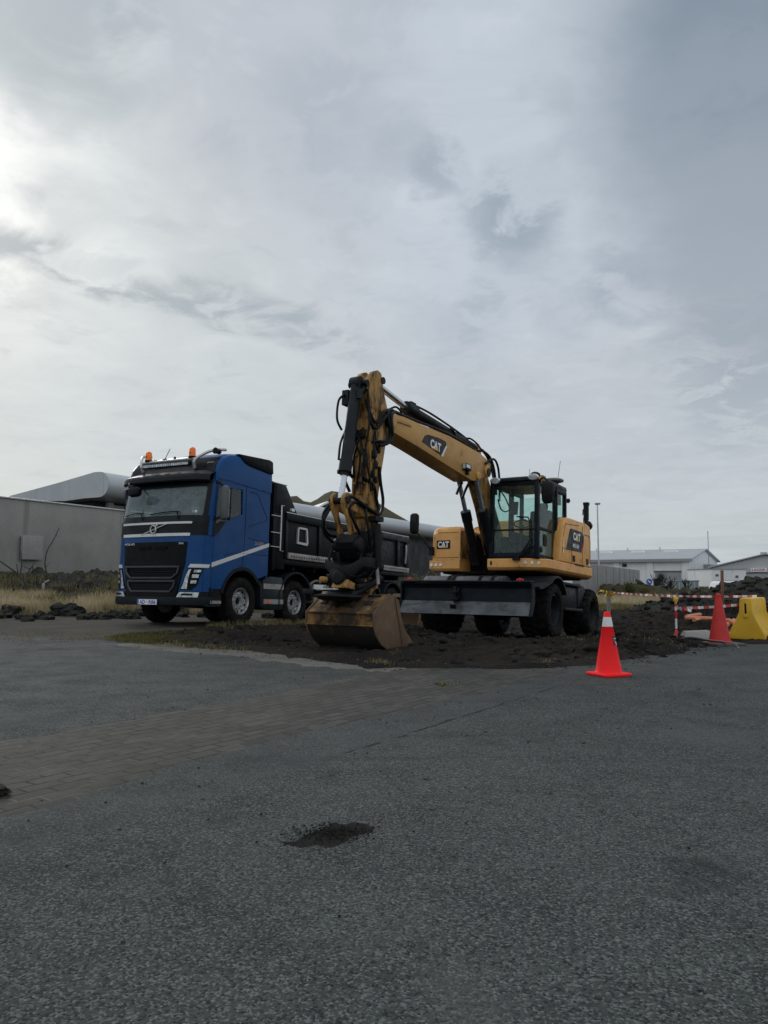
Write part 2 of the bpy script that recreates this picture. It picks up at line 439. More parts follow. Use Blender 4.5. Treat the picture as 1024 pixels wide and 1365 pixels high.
paint('soffit', (.10, .11, .115), .6, var=.1)
paint('bark_dark', (.035, .030, .028), .9, var=.25)
paint('twig', (.05, .043, .038), .9, var=.25)
paint('blue_sign', (.02, .10, .45), .5, var=.03)
paint('sign_red', (.45, .05, .05), .5)
paint('shed_glass', (.17, .22, .25), .35, var=.15, scale=.6, spec=.6)
glass('cab_glass', (.86, .965, .94), refl=.6, haze=.05, hazecol=(.22, .31, .31))
glass('truck_glass', (.84, .90, .90), refl=1.0, haze=.24, hazecol=(.28, .37, .39))  # pale teal haze paints the reflected sky into the windscreen
glass('side_glass', (.72, .76, .77), refl=1.0)
paint('mirror_grey', (.085, .092, .10), .4, var=.08)

def lined(name, c, gap, freq, axis=0, depth=.4, rough=.6, soft=0.06, metal=0.0, var=.06):
    """sheet or concrete with regular joints along one object axis"""
    m, T, b, _ = new_mat(name)
    co = T.node('ShaderNodeTexCoord').outputs['Object']; sp = T.node('ShaderNodeSeparateXYZ'); T.link(co, sp.inputs[0])
    fr = T.math('FRACT', T.math('MULTIPLY', sp.outputs[axis], freq))
    j = T.ramp(T.math('ABSOLUTE', T.math('SUBTRACT', fr, .5)), .5 - soft, .5)
    n = T.noise(co, .8, 5, .6)
    col = T.mix(T.ramp(n, .3, .7), tuple(v * (1 - var) for v in c), tuple(v * (1 + var) for v in c))
    col = T.mix(T.math('MULTIPLY', j, depth), col, gap)
    T.link(col, b.inputs['Base Color']); b.inputs['Roughness'].default_value = rough; b.inputs['Metallic'].default_value = metal
    T.link(T.bump(T.math('SUBTRACT', 1.0, j), .4, .02), b.inputs['Normal'])
    return m
lined('roof_sheet', (.36, .37, .39), (.26, .27, .29), 1.2, 0, .5)
lined('clad_white', (.80, .81, .83), (.60, .61, .63), 1.6, 0, .35)
lined('silver_panel', (.46, .49, .52), (.30, .32, .34), .45, 1, .5, .5, .02, .1)

def concrete(name, c, streak=.5, grain=1.0):
    m, T, b, _ = new_mat(name)
    co = T.node('ShaderNodeTexCoord').outputs['Object']
    n = T.noise(co, .7, 6, .65); g = T.noise(co, 14, 4, .7)
    mp = T.node('ShaderNodeMapping'); mp.inputs['Scale'].default_value = (1.4, 1.4, .08); T.link(co, mp.inputs[0])
    s = T.noise(mp.outputs[0], 1.0, 5, .6)
    col = T.mix(T.ramp(n, .3, .7), tuple(v * .86 for v in c), tuple(v * 1.12 for v in c))
    col = T.mix(T.math('MULTIPLY', T.ramp(s, .56, .74), streak), col, tuple(v * .5 for v in c))
    col = T.mix(T.math('MULTIPLY', T.ramp(g, .45, .7), .30 * grain), col, tuple(v * .55 for v in c))
    T.link(col, b.inputs['Base Color']); b.inputs['Roughness'].default_value = .9
    T.link(T.bump(g, .35, .03), b.inputs['Normal']); return m
concrete('wall_concrete', (.27, .265, .25), .55)
concrete('grey_concrete', (.25, .25, .245), .4)
concrete('pad_concrete', (.31, .305, .295), .2)

# ------------------------------------------------------------------ terrain heights
CP = []
for yy in (-6, -2, 2, 5, 8): CP += [(xx, yy, 0) for xx in range(-16, 17, 4)]
CP += [(-12, 11, 0), (-6, 11, 0), (-2.5, 11, 0), (-.6, 11.3, 0.0), (2, 10, 0), (5, 10.5, 0), (9, 10.5, 0), (14, 11, -.02), (.5, 12.8, -.02),
       (-14, 14, 0), (-9, 14, 0), (-6, 13.5, 0), (-14, 19.5, 0), (-9, 19.5, 0), (-6.6, 18.5, .03), (-20, 14, 0), (-24, 20, .2)]
def frame_pts(o, psi, pitch, pts):
    rz = R(-(90 + psi)); M = Matrix.Translation(o) @ Matrix.Rotation(rz, 4, 'Z') @ Matrix.Rotation(R(-pitch), 4, 'Y')
    return [tuple(M @ Vector(p)) for p in pts]
TRUCK_O, TRUCK_PSI, TRUCK_P = Vector((-4.08, 16.86, .05)), 28, 2.5
EXC_O, UP_PSI, UN_PSI, EXC_P = Vector((2.57, 15.62, -.13)), 33, 30, 3.5
CP += frame_pts(TRUCK_O, TRUCK_PSI, TRUCK_P, [(x, y, -.005) for x in (0, -1.98, -5.55, -6.9) for y in (1.05, -1.05)])
CP += frame_pts(EXC_O, UN_PSI, EXC_P, [(x, y, -.01) for x in (1.14, -1.42) for y in (1, -1)])
CP += [(5, 12.2, -.05), (8, 13.3, -.09), (6, 18, -.20), (9, 18, -.17), (12, 14, -.08), (16, 13, -.05), (7, 24, -.10), (12, 24, -.06), (10, 29, .08), (5, 29, .05),
       (17, 22, -.02), (19, 30, .15), (12, 36, .08), (4, 36, .08), (24, 40, .05), (-2, 28, -.1), (-4, 42, .2), (30, 25, .1), (22, 13, 0), (10, 50, .0), (30, 60, .0), (-20, 60, .4), (0, 65, .1)]
CP += [(-12, 21.2, .05), (-8.5, 21.6, .05), (-13, 23.2, .32), (-9, 23.5, .28), (-13, 26, .85), (-9.5, 27, .75), (-15, 27.5, 1.0), (-11.5, 33, 1.0), (-7, 31, .6), (-17, 24, .9), (-22, 26, 1.0), (-19, 20.5, .1)]
CPa = np.array(CP, float)
def _tps(r2): return 0.5 * r2 * np.log(r2 + 1e-9)
_n = len(CPa)
_D = ((CPa[:, None, :2] - CPa[None, :, :2]) ** 2).sum(-1)
_A = np.zeros((_n + 3, _n + 3)); _A[:_n, :_n] = _tps(_D) + np.eye(_n) * 1.2
_A[:_n, _n] = 1; _A[:_n, _n + 1:] = CPa[:, :2]; _A[_n, :_n] = 1; _A[_n + 1:, :_n] = CPa[:, :2].T
_W = np.linalg.solve(_A, np.concatenate([CPa[:, 2], np.zeros(3)]))
def G(x, y):
    """height of the ground at x, y (arrays or numbers)"""
    x = np.asarray(x, float); y = np.asarray(y, float); sh = x.shape; xf = x.ravel(); yf = y.ravel(); out = np.empty(len(xf))
    for i in range(0, len(xf), 20000):
        a = xf[i:i + 20000]; b = yf[i:i + 20000]
        d = (a[:, None] - CPa[None, :, 0]) ** 2 + (b[:, None] - CPa[None, :, 1]) ** 2
        out[i:i + 20000] = _tps(d) @ _W[:_n] + _W[_n] + _W[_n + 1] * a + _W[_n + 2] * b
    far = np.clip((np.maximum(np.maximum(yf - 38, np.abs(xf) - 20), -4 - yf)) / 14, 0, 1); far = far * far * (3 - 2 * far)
    tgt = 0.0
    out = out * (1 - far) + tgt * far
    out = out - .95 * np.exp(-((xf - 26) ** 2 + (yf - 58.6) ** 2) / 30.0)
    return out.reshape(sh) if sh else float(out[0])

def poly_sd(x, y, poly):
    """signed distance to a polygon outline, positive inside (arrays)"""
    P = np.array(poly, float); d = np.full(x.shape, 1e9); ins = np.zeros(x.shape, bool)
    for i in range(len(P)):
        ax, ay = P[i]; bx, by = P[(i + 1) % len(P)]
        ex, ey = bx - ax, by - ay; t = np.clip(((x - ax) * ex + (y - ay) * ey) / (ex * ex + ey * ey), 0, 1)
        d = np.minimum(d, np.hypot(x - ax - t * ex, y - ay - t * ey))
        c = ((ay > y) != (by > y)) & (x < (bx - ax) * (y - ay) / (by - ay + 1e-12) + ax); ins ^= c
    return np.where(ins, d, -d)
def fbm(x, y, sc, octv=5, seed=0.0, rough=.5):
    return np.array([noise.fractal((a * sc + seed, b * sc - seed, seed * 1.7), 1.0 - 0.0, 2.0, octv) for a, b in zip(x.ravel(), y.ravel())]).reshape(x.shape)

def grid_mesh(name, xs, ys, Z, mat, keep=None, smooth=True):
    nx, ny = len(xs), len(ys)
    X, Y = np.meshgrid(xs, ys); V = np.stack([X, Y, Z], -1).reshape(-1, 3)
    idx = np.arange(nx * ny).reshape(ny, nx)
    F = np.stack([idx[:-1, :-1], idx[:-1, 1:], idx[1:, 1:], idx[1:, :-1]], -1).reshape(-1, 4)
    if keep is not None:
        k = keep.reshape(-1); F = F[k[F].any(1)]
        used = np.unique(F); remap = np.full(nx * ny, -1); remap[used] = np.arange(len(used)); V = V[used]; F = remap[F]
    me = bpy.data.meshes.new(name); me.vertices.add(len(V)); me.vertices.foreach_set('co', V.ravel())
    me.loops.add(F.size); me.loops.foreach_set('vertex_index', F.ravel().astype(np.int32))
    me.polygons.add(len(F)); me.polygons.foreach_set('loop_start', np.arange(0, F.size, 4, dtype=np.int32))
    me.update(calc_edges=True)
    if smooth: me.polygons.foreach_set('use_smooth', [True] * len(F))
    me.materials.append(mat); o = bpy.data.objects.new(name, me); COL.objects.link(o); return o

# ---- ground materials
def mat_asphalt():
    m, T, b, _ = new_mat('asphalt')
    co = T.node('ShaderNodeTexCoord').outputs['Object']
    sp = T.node('ShaderNodeSeparateXYZ'); T.link(co, sp.inputs[0]); X, Y = sp.outputs[0], sp.outputs[1]
    def vor(scale, feat='F1'):
        v = T.node('ShaderNodeTexVoronoi', feature=feat); T.link(co, v.inputs['Vector']); v.inputs['Scale'].default_value = scale; return v
    v1 = vor(130); v2 = vor(75); v3 = vor(24)
    big = T.noise(co, .35, 5, .6); mid = T.noise(co, 2.2, 5, .65); fine = T.noise(co, 26, 4, .7)
    r1 = T.node('ShaderNodeSeparateColor'); T.link(v1.outputs['Color'], r1.inputs[0])
    r2 = T.node('ShaderNodeSeparateColor'); T.link(v2.outputs['Color'], r2.inputs[0])
    r3 = T.node('ShaderNodeSeparateColor'); T.link(v3.outputs['Color'], r3.inputs[0])
    col = T.mix(T.ramp(big, .35, .68), (.050, .0565, .0555), (.068, .0755, .074))
    col = T.mix(T.math('MULTIPLY', T.ramp(mid, .42, .7), .45), col, (.026, .029, .0295))
    # aggregate: pale and dark stones of two sizes
    col = T.mix(T.math('MULTIPLY', T.ramp(r1.outputs[0], .50, .95), .56), col, (.18, .19, .187))
    col = T.mix(T.math('MULTIPLY', T.ramp(r1.outputs[1], .60, .9), .78), col, (.015, .0165, .017))
    pale = T.math('MULTIPLY', T.math('GREATER_THAN', r2.outputs[0], .955), T.ramp(v2.outputs['Distance'], .25, .45, 1, 0))
    col = T.mix(T.math('MULTIPLY', pale, .65), col, (.20, .20, .195))
    pit = T.math('MULTIPLY', T.math('GREATER_THAN', r3.outputs[1], .88), T.ramp(v3.outputs['Distance'], .12, .32, 1, 0))
    col = T.mix(T.math('MULTIPLY', pit, .75), col, (.014, .014, .015))
    # oil and rubber stains, paler worn patches
    stn = T.math('MULTIPLY', T.ramp(T.noise(co, 1.15, 6, .62, .6), .58, .70), .55)
    col = T.mix(stn, col, (.022, .0245, .025))
    wp = T.math('MULTIPLY', T.ramp(T.noise(co, .62, 5, .6, .3), .56, .64), .42); col = T.mix(wp, col, (.082, .088, .086))
    tv = T.node('ShaderNodeMapping'); tv.inputs['Rotation'].default_value = (0, 0, R(-52)); tv.inputs['Scale'].default_value = (.25, 2.6, 1); T.link(co, tv.inputs[0])
    tk = T.math('MULTIPLY', T.ramp(T.noise(tv.outputs[0], 1.0, 4, .55), .56, .68), .28); col = T.mix(tk, col, (.030, .032, .032))
    # mud dragged out of the diggings
    md = T.math('MULTIPLY', T.ramp(Y, 6.6, 9.2), T.ramp(T.noise(co, 2.4, 7, .72), .48, .66)); md = T.math('MULTIPLY', md, T.math('MULTIPLY', T.ramp(X, -3.5, -1.0), T.ramp(X, 4.5, 3.0))); col = T.mix(T.math('MULTIPLY', md, .6), col, (.050, .043, .036))
    # laying seams and a band of newer surfacing beside the paving (true marks on the road)
    def line(ax, ay, bx, by):
        L = math.hypot(bx - ax, by - ay); nx, ny = -(by - ay) / L, (bx - ax) / L
        return T.math('ADD', T.math('ADD', T.math('MULTIPLY', X, nx), T.math('MULTIPLY', Y, ny)), -(ax * nx + ay * ny))
    wob = T.math('MULTIPLY', T.math('SUBTRACT', T.noise(co, 3.0, 4, .6), .5), .10)
    s1 = T.math('ADD', line(-.71, 3.99, 1.18, 6.81), wob)
    band = T.math('MULTIPLY', T.math('MULTIPLY', T.ramp(s1, -.01, .03), T.ramp(s1, 1.1, .5)), 0.30)
    col = T.mix(band, col, (.062, .064, .066))
    cr = T.math('MULTIPLY', T.ramp(T.math('ABSOLUTE', s1), .004, .020, 1, 0), T.ramp(T.noise(co, 5, 3, .5), .38, .58))
    cr = T.math('MULTIPLY', cr, T.math('MULTIPLY', T.ramp(Y, 4.2, 4.8), T.ramp(Y, 8.4, 7.4)))
    col = T.mix(T.math('MULTIPLY', cr, .85), col, (.012, .012, .012))
    s2 = T.math('ABSOLUTE', T.math('ADD', line(-2.6, 3.2, .9, 3.9), T.math('MULTIPLY', wob, 1.2)))
    # sand and dust worn in
    du = T.math('MULTIPLY', T.ramp(T.noise(co, .8, 6, .7), .60, .80), .25)
    col = T.mix(du, col, (.062, .060, .056))
    T.link(col, b.inputs['Base Color'])
    T.link(T.ramp(mid, .3, .7, .82, .97), b.inputs['Roughness']); b.inputs['Specular IOR Level'].default_value = .14
    h = T.math('ADD', T.math('MULTIPLY', v1.outputs['Distance'], -.6), T.math('MULTIPLY', fine, .7))
    h = T.math('SUBTRACT', h, T.math('MULTIPLY', cr, 2.0))
    T.link(T.bump(h, .9, .006), b.inputs['Normal']); return m

def mat_pavers():
    m, T, b, _ = new_mat('pavers')
    co = T.node('ShaderNodeTexCoord').outputs['Object']
    mp = T.node('ShaderNodeMapping'); mp.inputs['Rotation'].default_value = (0, 0, R(-54)); T.link(co, mp.inputs[0])
    nz = T.node('ShaderNodeTexNoise'); T.link(co, nz.inputs['Vector']); nz.inputs['Scale'].default_value = 4
    sc = T.node('ShaderNodeVectorMath', operation='SCALE'); T.link(nz.outputs['Color'], sc.inputs[0]); sc.inputs['Scale'].default_value = .02
    vec = T.vmath('ADD', mp.outputs[0], sc.outputs[0])
    br = T.node('ShaderNodeTexBrick', offset=.5, squash=1.0); T.link(vec, br.inputs['Vector'])
    br.inputs['Scale'].default_value = 1; br.inputs['Brick Width'].default_value = .21; br.inputs['Row Height'].default_value = .105
    br.inputs['Mortar Size'].default_value = .009; br.inputs['Mortar Smooth'].default_value = .35; br.inputs['Bias'].default_value = 0
    br.inputs['Color1'].default_value = (.064, .061, .056, 1); br.inputs['Color2'].default_value = (.030, .029, .028, 1); br.inputs['Mortar'].default_value = (.009, .0085, .008, 1)
    n = T.noise(co, 1.4, 6, .65); f = T.noise(co, 40, 4, .7)
    col = T.mix(T.math('MULTIPLY', T.ramp(n, .5, .72), .5), br.outputs['Color'], (.088, .080, .070))
    col = T.mix(T.math('MULTIPLY', T.ramp(f, .45, .75), .5), col, (.026, .024, .022))
    # old soil and moss filling the joints, most of it towards the low end of the strip
    sp = T.node('ShaderNodeSeparateXYZ'); T.link(co, sp.inputs[0])
    low = T.ramp(sp.outputs[0], -2.0, .3, .92, .22)
    soil = T.math('MULTIPLY', T.ramp(T.noise(co, 2.6, 7, .72), .36, .60), low)
    col = T.mix(soil, col, T.mix(T.ramp(T.noise(co, 9, 4, .6), .4, .65), (.032, .028, .022), (.052, .048, .037)))
    T.link(col, b.inputs['Base Color']); b.inputs['Roughness'].default_value = .85; b.inputs['Specular IOR Level'].default_value = .35
    # pale sand lying in some of the joints
    sj = T.math('MULTIPLY', br.outputs['Fac'], T.ramp(T.noise(co, 1.7, 4, .6), .52, .62)); col = T.mix(T.math('MULTIPLY', sj, .8), col, (.115, .105, .09))
    T.link(col, b.inputs['Base Color'])
    h = T.math('ADD', T.math('MULTIPLY', T.math('MULTIPLY', br.outputs['Fac'], -1.0), T.math('SUBTRACT', 1.0, soil)), T.math('MULTIPLY', f, .4))
    T.link(T.bump(h, .8, .012), b.inputs['Normal']); return m

def mat_soil(name, a, bcol, c, sc=1.0, rough=.95, stone=(.11, .105, .10), stone_amt=.35):
    m, T, b, _ = new_mat(name)
    co = T.node('ShaderNodeTexCoord').outputs['Object']
    n = T.noise(co, .9 * sc, 7, .68, .3); f = T.noise(co, 22 * sc, 6, .72); g = T.noise(co, 5 * sc, 6, .7)
    col = T.mix(T.ramp(n, .35, .66), a, bcol); col = T.mix(T.math('MULTIPLY', T.ramp(g, .5, .72), .6), col, c)
    v = T.node('ShaderNodeTexVoronoi'); T.link(co, v.inputs['Vector']); v.inputs['Scale'].default_value = 34 * sc
    rr = T.node('ShaderNodeSeparateColor'); T.link(v.outputs['Color'], rr.inputs[0])
    st = T.math('MULTIPLY', T.math('GREATER_THAN', rr.outputs[0], .86), T.ramp(v.outputs['Distance'], .2, .5, 1, 0))
    col = T.mix(T.math('MULTIPLY', st, stone_amt), col, stone)
    col = T.mix(T.math('MULTIPLY', T.ramp(f, .5, .75), .5), col, tuple(x * .4 for x in a))
    T.link(col, b.inputs['Base Color']); b.inputs['Roughness'].default_value = rough; b.inputs['Specular IOR Level'].default_value = .1
    h = T.math('ADD', T.math('MULTIPLY', f, .7), T.math('MULTIPLY', st, .4)); h = T.math('ADD', h, g)
    T.link(T.bump(h, 1.0, .04), b.inputs['Normal']); return m

mat_asphalt(); mat_pavers()
mat_soil('soil', (.015, .013, .012), (.031, .0255, .0215), (.009, .0082, .0078))
mat_soil('gravel', (.072, .068, .061), (.10, .091, .078), (.045, .042, .037), 1.3)
mat_soil('sand_edge', (.15, .143, .132), (.20, .19, .172), (.095, .09, .083), 1.6)
mat_soil('pit_gravel', (.021, .0205, .0195), (.033, .032, .030), (.013, .013, .0125), 2.6, .95, (.12, .115, .11), .8)
mat_soil('heath', (.045, .042, .026), (.085, .075, .042), (.030, .030, .018), .8)
mat_soil('lava', (.024, .024, .023), (.050, .050, .046), (.060, .063, .036), 1.4, .95, (.07, .07, .065), .2)
mat_soil('hill_moss', (.070, .056, .043), (.068, .066, .032), (.050, .038, .032), .012)
mat_soil('moss', (.05, .055, .016), (.085, .085, .025), (.035, .035, .014), 3)

# ---- ground to the horizon
def graded(lo, hi, n, power=3):
    t = np.linspace(-1, 1, n); return np.where(t < 0, -lo * 0 + np.sign(t) * np.abs(t) ** power * abs(lo), np.abs(t) ** power * hi)
xs = np.unique(np.concatenate([np.arange(-40, 40.1, 1.0), graded(-4000, 4000, 61)])); ys = np.unique(np.concatenate([np.arange(-20, 70.1, 1.0), graded(-600, 9000, 61)]))
Xg, Yg = np.meshgrid(xs, ys)
Zg = G(Xg, Yg) - .07
o = grid_mesh('ground', xs, ys, Zg, MATS['heath']); tag(o, 'heath ground of dry grass and dark soil reaching the horizon', 'ground', kind='structure')

# ---- asphalt road: everything near, out to the diggings and the gravel edge
ROAD = [(-26, -5), (26, -5), (26, 12.9), (14, 13.6), (9, 13.4), (6.5, 14.2), (4, 17), (-1, 22), (-3.5, 24), (-6.5, 21.2), (-12, 20.9), (-26, 20.6)]
xs = np.arange(-26, 26.01, .25); ys = np.arange(-5, 24.3, .25); Xr, Yr = np.meshgrid(xs, ys)
sd = poly_sd(Xr, Yr, ROAD)
Zr = G(Xr, Yr) - np.clip(-sd * .6, 0, .15)
o = grid_mesh('road', xs, ys, Zr, MATS['asphalt'], keep=sd > -.3); tag(o, 'worn dark grey asphalt road with pale aggregate and a laying seam', 'road', kind='structure')

def fringe_sheet(name, poly, step, mat, lift=.012, wob=.18, wsc=1.6, seed=1.0, rough=.004, fall=.35, x=None):
    """thin layer whose ragged edge dips under the sheet below"""
    P = np.array(poly); x0, y0 = P.min(0) - .4; x1, y1 = P.max(0) + .4
    xs = np.arange(x0, x1, step); ys = np.arange(y0, y1, step); X, Y = np.meshgrid(xs, ys)
    sd = poly_sd(X, Y, poly) + fbm(X, Y, wsc, 4, seed) * wob
    z = np.clip(sd * fall, -.05, lift) + fbm(X, Y, 7, 3, seed + 5) * rough
    return grid_mesh(name, xs, ys, G(X, Y) + z, mat, keep=sd > -.12)

PAVE = [(-5.2, 1.35), (-2.5, 5.0), (-1.96, 5.72), (-1.14, 6.81), (-.68, 7.58), (-.26, 8.28), (.05, 8.75), (.5, 9.3), (2.1, 9.2), (1.95, 8.6), (1.36, 7.8), (.57, 6.7), (.05, 6.05), (-.43, 5.43), (-.97, 4.68), (-1.22, 4.27), (-1.44, 3.87), (-1.72, 3.44), (-3.9, .3)]
o = fringe_sheet('paving', PAVE, .06, MATS['pavers'], .007, .11, 2.2, 3.0, .002, .10)
tag(o, 'strip of worn brownish block paving crossing the asphalt', 'paving', kind='structure')
GRAV = [(-22, 14.9), (-9, 15.0), (-6.2, 13.9), (-4.6, 12.7), (-3.3, 12.0), (-2.2, 12.6), (-3.6, 16.0), (-1.5, 20.5), (.5, 23.5), (-3.5, 25), (-6.2, 21.3), (-9, 20.6), (-22, 20.4)]
o = fringe_sheet('gravel_track', GRAV, .16, MATS['gravel'], .015, .45, .9, 8.0, .008, .2)
tag(o, 'strip of brown gravel between the asphalt and the lava rocks', 'gravel track', kind='structure')
SAND = [(-4.5, 12.3), (-3.0, 11.15), (-1.95, 10.35), (-.8, 9.25), (-.1, 8.80), (.45, 8.9), (.4, 9.3), (-.2, 9.7), (-1.9, 11.4), (-3.2, 12.4)]
o = fringe_sheet('verge', SAND, .05, MATS['sand_edge'], .008, .20, 3.2, 11.0, .006, .10)
tag(o, 'pale sandy margin where the asphalt meets the dug soil', 'verge', kind='structure')
PATH = [(5, 33), (12, 33.2), (22, 36), (22, 38.5), (12, 35.6), (5, 35)]
o = fringe_sheet('path', PATH, .3, MATS['gravel'], .05, .3, .9, 5.0, .008, .2)
tag(o, 'grey gravel path behind the diggings', 'path', kind='structure')

# ---- dug soil
SOIL = [(-4.39, 12.97), (-2.99, 11.7), (-1.95, 10.98), (-.78, 9.78), (-.02, 9.1), (.76, 8.9), (1.63, 8.95), (2.43, 9.3), (3.35, 10.15), (4.2, 11.1), (4.7, 11.75), (5.0, 12.4), (5.25, 13.15), (6.3, 13.45), (7.4, 13.6), (10, 13.9), (15, 13.9),
        (16, 20), (14, 25.5), (4, 27), (1.5, 25), (-.2, 20.6), (-1.75, 18.2), (-2.6, 16.2), (-3.3, 15.6), (-4.3, 14.4)]
MOUNDS = [(3.55, 11.2, .65, .13), (3.2, 10.7, .5, .11), (4.0, 12.0, .5, .08), (2.3, 10.3, .6, .07), (4.6, 14.6, 1.0, .06), (6.2, 16.2, 1.3, .04), (7.6, 18.5, 1.6, .10), (4.9, 19.5, 1.2, .10), (1.2, 12.1, .5, .09), (.9, 14.0, .7, .10),
          (.1, 12.9, .5, .07), (-2.3, 12.6, .7, .08), (-1.6, 14.2, .8, .09), (9.5, 21.5, 1.6, .28), (8.6, 15.8, .8, .04), (11.5, 18, 1.5, .2), (5.0, 12.6, .4, .04)]
step = .045
xs = np.arange(-5, 16.2, step); ys = np.arange(8.4, 27.2, step); X, Y = np.meshgrid(xs, ys)
def soil_height(X, Y):
    sd = poly_sd(X, Y, SOIL) + fbm(X, Y, 1.7, 4, 2.0) * .22
    base = np.clip(sd * .28, -.09, .045)
    n1 = fbm(X, Y, 1.3, 5, 4.0); n2 = np.abs(fbm(X, Y, 4.6, 4, 6.0))
    amp = np.clip(sd / .6, 0, 1)
    d = base + amp * (n1 * .045 + (n2 - .2) * .055)
    rw = np.clip((X + 3) / 1, 0, 1) * np.clip((13.2 - Y) / 1.2, 0, 1) * amp; d += rw * .018 * np.sin((Y + .10 * X + .22 * n1) * 15) * (.6 + n1)
    for mx, my, r, h in MOUNDS: d += h * np.exp(-((X - mx) ** 2 + (Y - my) ** 2) / (r * r)) * np.clip(.55 + n1 * 1.2 + n2, .1, 1.6) * amp
    # flatter where the wheels stand and have rolled
    for (ox, oy, fx, fy, L0, L1) in ((TRUCK_O.x, TRUCK_O.y, -math.sin(R(28)), -math.cos(R(28)), -8, 2), (EXC_O.x, EXC_O.y, -.5, -.866, -3.2, 2.6)):
        t = (X - ox) * fx + (Y - oy) * fy; s = (X - ox) * (-fy) + (Y - oy) * fx
        k = np.clip(1.35 - np.abs(s), 0, .4) / .4 * np.clip((t - L0) / .5, 0, 1) * np.clip((L1 - t) / .5, 0, 1)
        d = d * (1 - .8 * k) + np.clip(sd * .28, -.09, .012) * .8 * k
    return d, sd
D, sd = soil_height(X, Y)
o = grid_mesh('dirt', xs, ys, G(X, Y) + D, MATS['soil'], keep=sd > -.2)
tag(o, 'churned dark brown soil of the diggings under the excavator', 'soil', kind='structure')
SOIL_X, SOIL_Y, SOIL_Z = xs, ys, G(X, Y) + D
def ground_top(x, y):
    """height of the uppermost ground sheet"""
    g = G(x, y)
    if SOIL_X[0] < x < SOIL_X[-1] and SOIL_Y[0] < y < SOIL_Y[-1]:
        return max(g, float(SOIL_Z[int((y - SOIL_Y[0]) / step), int((x - SOIL_X[0]) / step)]))
    return g

# ---- a hollow in the asphalt filled with loose gravel
POT = [(-.206 + .18 * math.cos(a) + .05 * math.sin(a) * (1 + .2 * math.sin(5 * a)), 3.25 + .115 * math.sin(a) * (1 + .12 * math.sin(5 * a)) + .045 * math.cos(a)) for a in [2 * math.pi * i / 40 for i in range(40)]]
o = fringe_sheet('gravel_patch', POT, .012, MATS['pit_gravel'], .004, .05, 15, 3.3, .004, .07)
tag(o, 'patch of loose dark gravel filling a hollow in the asphalt', 'gravel patch', kind='structure')

# ------------------------------------------------------------------ hills
xs = np.arange(-420, 330, 9.0); ys = np.arange(640, 1500, 20.0); X, Y = np.meshgrid(xs, ys)
ox = np.array([-420, -180, -146, -128, -115, -104, -94, -72, -62, -38, -12, 12, 35, 62, 90, 330]); oy = np.array([0, 60, 94, 109, 112, 104, 103, 118, 117, 114, 104, 88, 74, 62, 40, 0.])
ridge = np.interp(X * (1000 / 1000) + (Y - 1000) * .02, ox, oy)
prof = np.where(Y < 1000, np.clip((Y - 640) / 360, 0, 1) ** .8, np.exp(-((Y - 1000) / 260) ** 2))
gul = fbm(X, Y, .011, 5, 9.0)
Z = ridge * prof + gul * 9 * np.clip(prof * 4, 0, 1) * np.where(np.abs(Y - 1000) < 60, .25, 1) - 3
o = grid_mesh('hill', xs, ys, Z, MATS['hill_moss']); tag(o, 'green and brown volcanic hill rising beyond the silver roof', 'hill', kind='structure')

# ------------------------------------------------------------------ concrete wall on the left
WA = Vector((-13.9, 27.7, 0)); wd = Vector((math.sin(R(24)), math.cos(R(24)), 0)); wn = Vector((wd.y, -wd.x, 0))
root = empty('concrete_wall', WA, (0, 0, math.atan2(wd.y, wd.x)))   # local x along the wall, local -y towards the road
tag(root, 'tall rough grey concrete wall behind the lava rocks left of the truck', 'wall')
m = MB(); m.box(-9, 13.5, 0, .28, .2, 3.94); m.build('wall_panel', MATS['wall_concrete'], root, .02)
m = MB(); m.box(-9.03, 13.53, -.05, .33, 3.94, 4.0); m.build('coping', MATS['silver'], root, .01)
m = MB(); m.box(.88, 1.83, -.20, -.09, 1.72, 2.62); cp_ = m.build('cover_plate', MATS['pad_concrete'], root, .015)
m = MB(); m.box(.92, 1.79, -.0895, -.002, 1.76, 2.58); m.build('bracket', MATS['soffit'], cp_)  # not a real bracket: dark backing added to draw the shadow outline round the plate

# ------------------------------------------------------------------ building with the silver bullnose roof
B0 = Vector((-13.1, 35.7, 0)); bd = Vector((math.sin(R(26)), math.cos(R(26)), 0))
root = empty('low_building', B0, (0, 0, math.atan2(bd.y, bd.x)))   # local x along the roof edge, local -y to the road
tag(root, 'low modern building with a long rounded silver roof edge behind the wall and the truck', 'building')
Rn = .60; zc = 5.40
prof = [(6.4, 5.14), (3.0, 5.62), (.6, 6.0)]
prof += [(.25 - Rn * 1.0 * math.sin(a), zc + Rn * math.cos(a)) for a in [R(v) for v in range(0, 181, 12)]]
prof += [(1.2, 4.79), (2.5, 4.72), (6.4, 4.9)]
prof = [(y, z) for y, z in prof]
m = MB(); L = 46
m.prism(prof, 'x', 0, L); m.build('roof', MATS['silver_roof'], root, 0, ang=20)
m = MB(); m.prism([(y * .995 + .01, z) for y, z in prof], 'x', -.03, -.004); m.build('end_panel', MATS['silver_panel'], root)
m = MB(); m.box(.8, L, 1.5, 9, .1, 4.85); m.build('wall', MATS['cladding_dark'], root)
m = MB()
for k in range(4): m.box(1.6 + 2.1 * k, 1.95 + 2.1 * k, 1.3, 1.497, .1, 4.75)
m.build('column', MATS['pale_wall'], root); pass
for k in range(3):
    m = MB(); m.box(2.1 + 2.1 * k, 3.55 + 2.1 * k, 1.44, 1.497, 3.2, 4.65); w = m.build('window', MATS['window_dark'], root)
    m = MB(); m.box(2.8 + 2.1 * k, 2.86 + 2.1 * k, 1.40, 1.437, 3.2, 4.65); m.build('mullion', MATS['pale_wall'], w)

